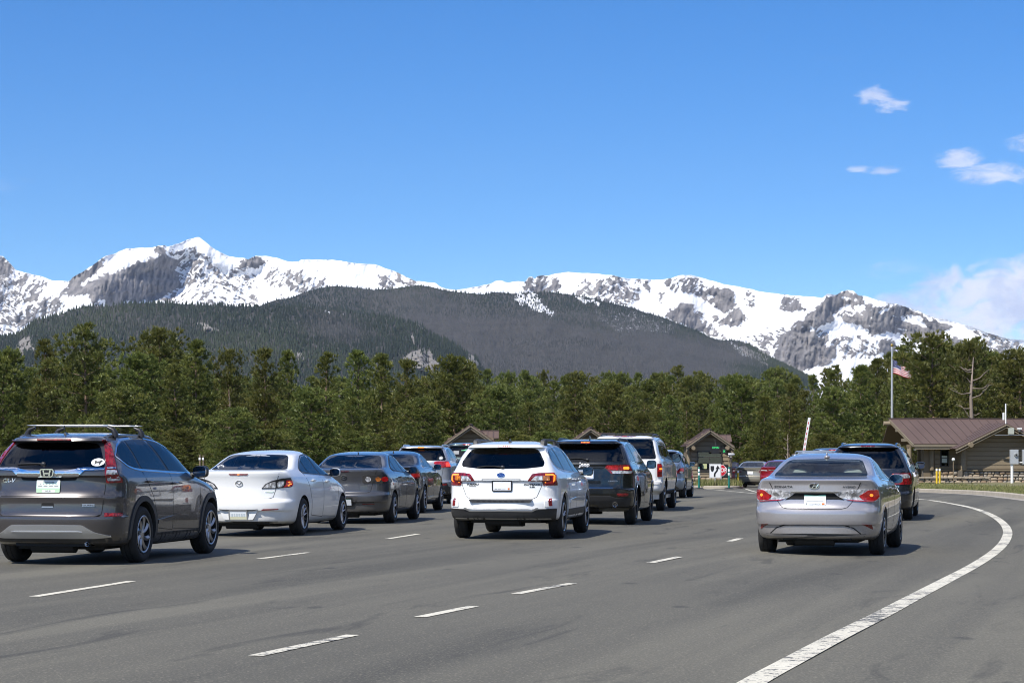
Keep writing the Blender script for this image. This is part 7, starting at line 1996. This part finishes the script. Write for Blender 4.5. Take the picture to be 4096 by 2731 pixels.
SON = dict(L=4.82, W=1.835, H=1.47, ro=1.05, wb=2.75, tr=.79, wr=.325, gap=.035, cab=1.055,
    rear=[(.21,.34),(.25,.12),(.32,.05),(.50,.0),(.60,.0),(.63,.03),(.66,.06),(.85,.07),(1.02,.045),(1.075,.03),(1.09,.06),(1.105,.22),(1.12,.52),(1.135,.68),(1.16,.78),(1.28,1.10),(1.36,1.34),(1.40,1.55),(1.44,1.95),(1.465,2.3),(1.47,2.45)],
    front=[(.21,4.35),(.30,4.66),(.48,4.79),(.62,4.82),(.72,4.78),(.84,4.50),(.94,4.05),(1.02,3.65),(1.06,3.50),(1.13,3.36),(1.36,2.86),(1.41,2.74),(1.45,2.62),(1.47,2.55)],
    side=[(.21,.79),(.26,.85),(.40,.893),(.60,.914),(.80,.914),(.95,.895),(1.03,.862),(1.09,.815),(1.14,.775),(1.35,.645),(1.40,.59),(1.435,.49),(1.46,.32),(1.47,.04)],
    ar=AR_SED, nr=NR_SED, bulge=.06,
    win=[(0,1.378),(-.48,1.368),(-.545,1.345),(-.665,1.16),(-.66,1.135),(0,1.132)],
    wind=[(0,1.395),(-.55,1.375),(-.74,1.12),(0,1.08)],
    dlo=[[(1.34,1.135),(1.50,1.215),(1.60,1.262),(1.68,1.085),(1.36,1.105)], [(1.64,1.280),(1.85,1.345),(2.18,1.380),(2.32,1.05),(1.72,1.080)], [(2.25,1.385),(2.55,1.355),(2.95,1.235),(3.25,1.09),(3.30,1.03),(2.40,1.048)]],
    edge=[(1.30,1.13),(1.48,1.232),(1.62,1.296),(1.84,1.365),(2.2,1.400),(2.57,1.375),(2.98,1.255),(3.32,1.10),(3.36,1.01),(1.34,1.085)],
    pillars=[[(1.62,1.27),(1.70,1.08)], [(2.215,1.39),(2.36,1.05)]],
    seam=[[(2.36,1.04),(2.42,.85),(2.42,.33),(3.45,.30)], [(1.12,1.09),(1.35,.88),(1.5,.60),(1.55,.36),(2.42,.32)]],
    mir=(3.26, 1.075), hand=[(1.78,.955),(2.68,.935)])

def build_dark_sedan():
    sp = scaled(SON, 4.80, 1.82, 1.49, wr=.33)
    c = Car('dark_sedan', 'dark graphite sedan third in line, between grey sedan and silver crossover', 'car', (-2.187, 51.078, 0), 6.4, sp, P_dark, 'vehicles queuing at the park entrance', lod=1.15)
    basics(c, G_tint, M_chrome, (G_side, G_side, G_side), (10, 'thin', M_alloy))
    for s in (1, -1):
        a = c.light(rnd([(-.50,.86),(-.52,.96),(-.86,.985),(-.905,.96),(-.895,.85),(-.80,.82)], .02), M_red, sides=(s,), offset=.010)[0]
        c.light(rnd([(-.66,.86),(-.70,.95),(-.86,.955),(-.87,.87)], .02), M_lit, 'red_lamp', parent=a, sides=(s,), offset=.015)
    c.antenna_fin(1.75, 0, P_dark, .05, .14)
    c.seams([bl([(0,.67),(-.45,.67),(-.53,.72),(-.62,1.03)])])
    c.plate(0, .80, PL_co, frame=M_black)
    for vw in ('right', 'left'): c.line('sill_chrome', [(1.6,.35),(2.5,.375),(3.3,.36)], vw, M_chrome, .045, offset=.012, thick=.02)
    return c

def far_sedan(name, label, contact, heading, paint, lit=True, L=4.75, H=1.46, W=1.82):
    sp = scaled(SON, L, W, H, wr=.325)
    c = Car(name, label, 'car', contact, heading, sp, paint, 'vehicles queuing at the park entrance', lod=1.5)
    basics(c, G_tint, M_black, (G_side, G_side, G_side))
    for s in (1, -1):
        a = c.light(rnd([(-.45,.84),(-.50,.95),(-.84,.985),(-.90,.95),(-.89,.84),(-.78,.79)], .02), M_red, sides=(s,), offset=.010)[0]
        c.light(rnd([(-.46,.89),(-.50,.945),(-.80,.96),(-.80,.905)], .01), M_clear, 'reversing_lamp', parent=a, sides=(s,), offset=.015)
    c.panel('chrome_strip', rnd(both([(0,.955),(-.42,.955),(-.42,.925),(0,.925)]), .006), 'rear', M_chrome, offset=.008)
    c.plate(0, .80, PL_white)
    lower_band(c, .23, .32, M_clad, 'bumper_base', y=.66, offset=.006)
    return c

# ---------------------------------------------------------------- tall cars
SUV = dict(L=4.66, W=1.80, H=1.68, ro=.97, wb=2.67, tr=.775, wr=.345, gap=.045, cab=1.11,
    rear=[(.26,.36),(.30,.12),(.38,.05),(.52,.0),(.62,.0),(.64,.01),(.65,.055),(.68,.07),(.90,.075),(1.10,.085),(1.16,.10),(1.24,.135),(1.40,.22),(1.56,.32),(1.58,.335),(1.588,.235),(1.615,.25),(1.64,.42),(1.66,.85),(1.675,1.4),(1.68,1.8)],
    front=[(.26,4.1),(.32,4.42),(.46,4.60),(.65,4.66),(.82,4.62),(.93,4.44),(1.02,4.05),(1.08,3.66),(1.13,3.50),(1.18,3.40),(1.52,2.76),(1.60,2.52),(1.65,2.3),(1.68,2.0)],
    side=[(.26,.81),(.30,.855),(.45,.888),(.70,.899),(.95,.896),(1.07,.878),(1.15,.842),(1.21,.822),(1.50,.700),(1.585,.640),(1.625,.57),(1.655,.45),(1.672,.28),(1.68,.04)],
    ar=AR_SUV, nr=NR_SUV, bulge=.05,
    win=[(0,1.575),(-.56,1.565),(-.605,1.53),(-.715,1.27),(-.70,1.235),(0,1.225)],
    wind=[(0,1.56),(-.58,1.54),(-.73,1.23),(0,1.18)],
    dlo=[[(.50,1.24),(.62,1.52),(.98,1.555),(1.08,1.215)], [(1.04,1.560),(1.40,1.575),(1.80,1.570),(2.02,1.16),(1.14,1.205)], [(1.88,1.568),(2.25,1.515),(2.70,1.345),(3.02,1.19),(3.06,1.13),(2.10,1.155)]],
    edge=[(.46,1.225),(.59,1.542),(.98,1.575),(1.40,1.595),(1.85,1.588),(2.29,1.533),(2.76,1.36),(3.10,1.20),(3.13,1.11),(1.1,1.19)],
    pillars=[[(1.01,1.56),(1.11,1.21)], [(1.84,1.57),(2.06,1.16)]],
    seam=[[(2.06,1.15),(2.14,.95),(2.14,.42),(3.1,.38)], [(1.10,1.19),(1.16,1.02),(1.42,.72),(1.48,.42),(2.14,.40)]],
    mir=(3.0, 1.17), hand=[(1.30,1.05),(2.26,1.02)])

def build_jeep():
    sp = scaled(SUV, 4.82, 1.94, 1.73, ro=.98, wb=2.915, tr=.815, wr=.37, gap=.055,
        rear=[(.33,.36),(.36,.16),(.45,.07),(.55,.02),(.60,.0),(.70,.0),(.715,.02),(.73,.05),(.90,.065),(1.16,.085),(1.20,.075),(1.26,.12),(1.40,.19),(1.585,.30),(1.60,.305),(1.61,.17),(1.655,.175),(1.675,.32),(1.70,.75),(1.72,1.4),(1.73,1.8)],
        win=[(0,1.595),(-.62,1.585),(-.665,1.55),(-.755,1.285),(-.745,1.262),(0,1.258)])
    c = Car('black_suv', 'very dark green-black sport utility with black spoiler, ahead of the white wagon', 'car', (2.389, 42.665, -.01), 9.7, sp, P_jeep, 'vehicles queuing at the park entrance', lod=1.15)
    basics(c, G_dark, M_chrome, (G_tint, G_tint, G_side), (5, 'twin', M_alloyd), mirror_m=M_black, msize=(.08,.10,.09))
    arch_flare(c, P_jeep, .06, .016)
    c.underside([(-.60, .41, .048), (.60, .41, .048)])
    for s in (1, -1):
        a = c.light(rnd([(-.40,1.13),(-.42,1.175),(-.46,1.185),(-.88,1.195),(-.955,1.17),(-.955,1.07),(-.90,1.01),(-.52,1.015)], .02), M_red, sides=(s,), offset=.012)[0]
        c.light(rnd([(-.52,1.072),(-.70,1.072),(-.905,1.068),(-.89,1.02),(-.55,1.022)], .012), M_clear, 'reversing_lamp', parent=a, sides=(s,), offset=.017)
        c.light(rnd([(-.43,1.125),(-.44,1.17),(-.66,1.178),(-.66,1.09),(-.50,1.09)], .012), M_lit, 'red_lamp', parent=a, sides=(s,), offset=.017)
        c.light(rnd([(-.75,1.10),(-.75,1.155),(-.845,1.155),(-.85,1.10)], .02), M_hot, 'bulb_glow', parent=a, sides=(s,), offset=.020)
        c.light(rnd([(-.635,.585),(-.64,.63),(-.85,.632),(-.85,.58),(-.68,.565)], .01), M_reflector, 'reflector', sides=(s,), offset=.006)
    c.text('maker_lettering', 'Jeep', .005, 1.195, .105, mat('bright_badge', (.85,.85,.85), .35, .2), sx=1.15, bold=.004, lift=.010)
    c.text('trim_lettering', 'LIMITED', -.56, .87, .035, M_satin, sx=1.4)
    c.line('chrome_lip', [(-.56,.735),(.56,.735)], 'rear', M_chrome, .016, offset=.010)
    c.panel('lower_bumper', rnd(both([(0,.585),(-.50,.582),(-.60,.545),(-.90,.54),(-.85,.38),(0,.345)]), .02), 'rear', M_clad, offset=.010)
    c.seams([bl([(0,.725),(-.60,.728),(-.69,.78),(-.72,1.0)])])
    o, M = c.plate(-.02, 1.0, PL_white, frame=M_satin, words=[('COLORADO', 0, -.058, .028, M_inkg)])
    plate_smudge(M, o, [(-.075, .012, .09, .07, M_ink), (.02, -.018, .05, .012, M_inkg), (.09, -.018, .04, .012, M_inkg)])
    led_bar(c, .07, -.07, 1.633, 6, .012, M_hot)
    c.light(rnd([(.095,1.648),(-.095,1.648),(-.095,1.618),(.095,1.618)], .01), M_lit, 'high_brake_light', sides=(1,), offset=.004)
    c.wiper([(-.05,1.29),(.06,1.315),(.20,1.318),(.32,1.305)])
    c.antenna_fin(.80, 0, P_jeep, .075, .18)
    c.rail(.62, 2.3, .60, M_black, .04, thick=.024)
    return c

def build_white_suv():
    sp = scaled(SUV, 5.20, 1.99, 1.93, ro=1.15, wb=3.02, tr=.835, wr=.385, gap=.06,
        rear=[(.42,.40),(.48,.14),(.52,.03),(.56,.0),(.70,.0),(.735,.01),(.745,.10),(.78,.12),(1.0,.12),(1.28,.13),(1.34,.16),(1.60,.24),(1.82,.32),(1.84,.32),(1.845,.26),(1.885,.28),(1.905,.45),(1.92,.9),(1.93,1.8)],
        side=[(.42,.86),(.48,.93),(.6,.975),(.85,.993),(1.10,.99),(1.24,.965),(1.32,.93),(1.38,.91),(1.74,.80),(1.84,.745),(1.88,.68),(1.905,.56),(1.922,.35),(1.93,.05)],
        win=[(0,1.822),(-.66,1.815),(-.70,1.78),(-.80,1.38),(-.79,1.315),(0,1.31)])
    sp['ar'] = [(.3,.34),(1.0,.30),(1.4,.24),(2,.24)]; sp['nr'] = [(.3,3.8),(2,4.4)]
    c = Car('white_suv', 'tall white full-size sport utility ahead of the black one', 'car', (3.817, 54.535, -.028), 9.5, sp, P_white2, 'vehicles queuing at the park entrance', lod=1.15)
    basics(c, G_dark, M_black, (G_dark, G_dark, G_side), (5, 'straight', M_alloy), mirror_m=M_black, msize=(.085,.115,.12))
    c.underside([])
    for s in (1, -1):
        a = c.light(rnd([(-.835,1.20),(-.975,1.20),(-.985,.87),(-.835,.865)], .02), M_red, sides=(s,), offset=.016)[0]
        for q in range(3): c.light(rnd([(-.845,1.18-.065*q),(-.965,1.18-.065*q),(-.967,1.125-.065*q),(-.845,1.125-.065*q)], .01), M_lit, 'red_lamp', parent=a, sides=(s,), offset=.022)
    c.light(rnd([(-.88,1.09),(-.94,1.09),(-.94,1.05),(-.88,1.05)], .015), M_hot, 'bulb_glow', offset=.026)
    emblem_oval(c, -.62, .92, .075, .032, mat('emblem_navy', (.02,.03,.07), .2, .2, .5, 1.0), 'emblem', .008)
    c.panel('step_bumper', rnd([(.95,.74),(-.95,.74),(-.95,.68),(.95,.68)], .02), 'rear', mat('bumper_grey', (.40,.39,.38), .5), offset=.012)
    c.light(rnd([(.30,1.885),(.20,1.90),(-.20,1.90),(-.30,1.885),(-.20,1.872),(.20,1.872)], .006), M_redd, 'high_brake_light', sides=(1,), offset=.010)
    c.light(rnd([(.06,1.892),(-.06,1.892),(-.06,1.880),(.06,1.880)], .004), M_lit, 'brake_lamp', sides=(1,), offset=.014)
    c.plate(0, .93, PL_white, frame=M_black)
    c.rail(.7, 3.0, .66, M_black, .06, thick=.022)
    for x in (.9, 1.9):
        z = c.hit('top', x, .6)[0].z + .05
        mb = MB(); mb.box((x-.03,-.66,z),(x+.03,.66,z+.03)); mb.build('roof_crossbar', M_black, c.root)
    c.seams([[(-.81,.76),(-.81,1.30)], [(.81,.76),(.81,1.30)], [(-.81,.775),(.81,.775)]])
    sill(c, .42, .52, M_clad, 'running_board', .03)
    return c

def build_silver_suv():
    sp = scaled(SUV, 4.66, 1.80, 1.70)
    c = Car('silver_suv', 'silver crossover with a snowflake sticker in its dark rear window', 'car', (-1.773, 61.519, 0), 5.0, sp, P_silver, 'vehicles queuing at the park entrance', lod=1.15)
    basics(c, G_dark, M_chrome, (G_tint, G_tint, G_side), (5, 'twin', M_alloy), mirror_m=M_black)
    c.underside([(-.66, .36, .05)])
    for s in (1, -1):
        a = c.light(rnd([(-.38,1.155),(-.40,1.20),(-.46,1.222),(-.84,1.225),(-.885,1.20),(-.88,1.05),(-.58,1.048),(-.55,1.085)], .02), M_lit, sides=(s,), offset=.012)[0]
        c.light(rnd([(-.40,1.135),(-.54,1.135),(-.56,1.06),(-.50,1.06)], .01), M_clear, 'reversing_lamp', parent=a, sides=(s,), offset=.017)
        c.light(rnd([(-.72,1.19),(-.84,1.19),(-.84,1.08),(-.72,1.08)], .02), M_hot if False else M_led, 'lit_lamp', parent=a, sides=(s,), offset=.017)
        c.light(rnd([(-.56,.585),(-.75,.59),(-.75,.54),(-.58,.535)], .01), M_reflector, 'reflector', sides=(s,), offset=.012)
    c.panel('lower_bumper', rnd(both([(0,.60),(-.50,.60),(-.76,.61),(-.80,.50),(-.88,.49),(-.85,.30),(0,.30)]), .02), 'rear', M_clad, offset=.010)
    c.light(rnd([(.10,1.628),(-.10,1.628),(-.09,1.608),(.09,1.608)], .006), M_hot, 'high_brake_light', sides=(1,), offset=.008)
    c.seams([bl([(0,.655),(-.52,.66),(-.60,.72),(-.64,.95),(-.66,1.06)])])
    for i in range(8):
        a = i*math.pi/4; c.line('snowflake_sticker', [(-.58, 1.31), (-.58 + .055*math.cos(a), 1.31 + .055*math.sin(a))], 'rear', M_white_sticker, .012, offset=.012)
    c.plate(0, .95, PL_co); c.rail(.62, 2.2, .56, P_silver, .05, thick=.022)
    return c

def build_minivan():
    sp = scaled(SUV, 5.15, 2.01, 1.73, ro=1.08, wb=3.0, tr=.845, wr=.35, gap=.035, dy=.08,
        rear=[(.24,.34),(.28,.10),(.36,.03),(.50,.0),(.60,.0),(.63,.02),(.65,.05),(.80,.06),(1.02,.08),(1.12,.10),(1.18,.13),(1.36,.23),(1.60,.37),(1.615,.375),(1.622,.27),(1.66,.29),(1.69,.50),(1.715,1.0),(1.73,1.9)],
        side=[(.24,.90),(.28,.95),(.45,.985),(.75,1.003),(.98,.995),(1.08,.965),(1.14,.935),(1.20,.91),(1.55,.745),(1.62,.69),(1.665,.61),(1.70,.48),(1.722,.28),(1.73,.04)],
        win=[(0,1.605),(-.58,1.595),(-.64,1.55),(-.80,1.20),(-.78,1.165),(0,1.155)])
    c = Car('minivan', 'dark slate minivan ahead of the silver sedan', 'car', (8.983, 47.782, -.073), 13.0, sp, P_ody, 'vehicles queuing at the park entrance', lod=1.15)
    basics(c, G_dark, M_chrome, (G_dark, G_dark, G_side), (7, 'straight', M_alloy), mirror_m=P_ody, msize=(.08,.11,.08))
    for s in (1, -1):
        a = c.light(rnd([(-.53,1.045),(-.93,1.055),(-.985,1.02),(-.98,.84),(-.93,.80),(-.60,.80)], .02), M_red, sides=(s,), offset=.014)[0]
        c.light(rnd([(-.59,1.025),(-.88,1.03),(-.92,.95),(-.62,.93)], .02), M_clear, 'reversing_lamp', parent=a, sides=(s,), offset=.018)
        c.light(rnd([(-.55,1.03),(-.585,1.03),(-.615,.95),(-.575,.93)], .008), M_hot, 'bulb_glow', parent=a, sides=(s,), offset=.020)
    c.light(rnd([(.16,1.662),(-.16,1.662),(-.15,1.635),(.15,1.635)], .008), M_redd, 'high_brake_light', sides=(1,), offset=.008)
    c.text('model_lettering', 'ODYSSEY', -.56, .755, .055, M_chrome, sx=1.2, bold=.001)
    c.plate(0, .86, PL_co, frame=M_black); c.wiper([(-.02,1.19),(-.12,1.205),(-.30,1.20)])
    c.seams([bl([(0,.645),(-.64,.65),(-.72,.72),(-.75,.80)])])
    c.rail(.7, 3.0, .60, P_ody, .05, thick=.02)
    return c

def build_blue_car():
    sp = scaled(SUV, 4.29, 1.73, 1.62, ro=.86, wb=2.62, tr=.74, wr=.325, gap=.04)
    sp['ar'] = [(.2,.6),(1.0,.55),(1.2,.40),(2,.34)]; sp['nr'] = [(.2,2.5),(1.2,2.7),(2,3.2)]
    c = Car('pale_blue_car', 'ice blue hatchback with round red tail lights at the head of the middle lane', 'car', (5.654, 70.473, -.008), 10.0, sp, P_blue, 'vehicles queuing at the park entrance', lod=1.15)
    basics(c, G_dark, M_black, (G_tint, G_tint, G_side), (6, 'straight', M_alloy), mirror_m=P_blue, msize=(.07,.09,.075))
    c.underside([(-.52, .36, .055)])
    for s in (1, -1):
        a = c.light(rnd([(-.58,.83),(-.68,.98),(-.78,1.01),(-.85,.99),(-.855,.86),(-.82,.82)], .04), M_redd, sides=(s,), offset=.014)[0]
        c.light([(-.775 + .065*math.cos(t), .94 + .055*math.sin(t)) for t in [2*math.pi*i/16 for i in range(16)]], M_lit, 'red_lamp', parent=a, sides=(s,), offset=.020)
        c.light([(-.745 + .045*math.cos(t), .86 + .035*math.sin(t)) for t in [2*math.pi*i/16 for i in range(16)]], M_clear, 'reversing_lamp', parent=a, sides=(s,), offset=.019)
    c.light(rnd([(.14,1.55),(-.14,1.55),(-.14,1.53),(.14,1.53)], .006), M_lit, 'high_brake_light', sides=(1,), offset=.01)
    c.panel('lower_bumper', rnd(both([(0,.40),(-.60,.40),(-.68,.34),(-.6,.27),(0,.27)]), .02), 'rear', mat('bumper_tan', (.10,.09,.07), .6), offset=.008)
    c.seams([bl([(0,.70),(-.50,.70),(-.58,.78),(-.66,1.10)])]); c.plate(0, .80, PL_white)
    return c

def far_suv(name, label, contact, heading, paint, L=4.6, W=1.80, H=1.70, lod=1.4, dy=0.0):
    sp = scaled(SUV, L, W, H, dy=dy)
    c = Car(name, label, 'car', contact, heading, sp, paint, 'vehicles queuing at the park entrance', lod=lod)
    basics(c, G_dark, M_black, (G_tint, G_side, G_side), (6, 'straight', M_alloy), mirror_m=M_black)
    k = H/1.68
    for s in (1, -1):
        c.light(rnd([(-.68,1.10*k),(-.86,1.13*k),(-.885,1.10*k),(-.87,.88*k),(-.72,.87*k)], .03), M_lit, sides=(s,), offset=.012)
    c.light(rnd([(.12,1.612*k),(-.12,1.612*k),(-.12,1.592*k),(.12,1.592*k)], .006), M_lit, 'high_brake_light', sides=(1,), offset=.01)
    c.plate(0, .95, PL_co)
    return c
build_crv(); build_sonata(); build_outback(); build_white_sedan(); build_grey_sedan(); build_dark_sedan()
build_jeep(); build_white_suv(); build_silver_suv(); build_minivan(); build_blue_car()
def queue_rest():
    # sport utility with a green ridge sticker, mostly behind the white wagon
    c = far_suv('green_stickered_suv', 'dark teal sport utility with a green ridge sticker, behind the white wagon', (-.62, 69.0, road_z(-.62, 69)), 5.5, car_paint('dark_teal_metallic', (.05,.075,.08), .5), 4.7, 1.85, 1.84)
    ridge = [(.18,1.565),(.08,1.575),(.02,1.60),(-.03,1.585),(-.09,1.605),(-.14,1.585),(-.22,1.568),(-.22,1.555),(.18,1.552)]
    c.panel('ridge_sticker', ridge, 'rear', mat('green_sticker', (.08,.50,.22), .5), offset=.012)
    c.panel('paper_notice', [(.42,1.55),(.24,1.55),(.24,1.44),(.42,1.44)], 'rear', mat('grey_paper', (.22,.23,.24), .6), offset=.011)
    c.line('roof_chrome', [(-.6,1.70),(.6,1.70)], 'rear', M_satin, .03, offset=.012)
    # a car almost wholly behind the white sport utility: front wheel, mirror and shadow show
    far_sedan('hidden_sedan', 'dark sedan almost hidden between white and ice blue cars', (4.27, 62.2, road_z(4.27, 62.2)), 9.0, P_black)
    # right-hand lane beyond the minivan
    w = far_suv('roof_rack_wagon', 'pale blue wagon with a silver roof rack behind the silver sedan', (9.15, 58.4, road_z(9.15, 58.4)), 4.0, P_blue, 4.65, 1.76, 1.50)
    w.rail(.6, 2.4, .50, M_satin, .06, thick=.02)
    for x in (.7, 1.4, 2.1):
        z = w.hit('top', x, .5)[0].z + .055
        mb = MB(); mb.box((x-.025,-.52,z),(x+.025,.52,z+.025)); mb.build('roof_crossbar', M_satin, w.root)
    far_suv('navy_suv', 'navy blue crossover whose roof shows left of the dark minivan', (10.75, 66.0, road_z(10.75, 66)), 8.0, car_paint('navy_metallic', (.03,.05,.10), .5), 4.5, 1.78, 1.64)
    far_sedan('red_sedan', 'cherry red sedan waiting beyond the silver one', (14.05, 105.7, road_z(14.05, 105.7)), 12.0, P_red)
    far_sedan('champagne_sedan', 'champagne beige sedan ahead of the red sedan', (13.75, 114.5, road_z(13.75, 114.5)), 14.0, P_beige)
    far_sedan('maroon_sedan', 'dark maroon car leaving past the booth, ahead of the champagne sedan', (13.3, 124, road_z(13.3, 124)), 12.0, car_paint('dark_maroon_metallic', (.05,.012,.02), .4))
queue_rest()
# ================================================================ the air between here and the peaks
def haze(density):
    hb = MB(); hb.box((-9000, -460, -16), (9000, 12500, 1700))
    m = bpy.data.materials.new('thin_haze'); m.use_nodes = True; n = m.node_tree.nodes; n.clear()
    o_ = n.new('ShaderNodeOutputMaterial'); v_ = n.new('ShaderNodeVolumePrincipled')
    v_.inputs['Color'].default_value = (.62, .74, .95, 1); v_.inputs['Density'].default_value = density; v_.inputs['Anisotropy'].default_value = .3
    m.node_tree.links.new(v_.outputs[0], o_.inputs['Volume'])
    o = hb.build('haze', m); tag(o, 'thin blue haze in the mountain air', 'haze', None, 'stuff')
haze(2.3e-5)
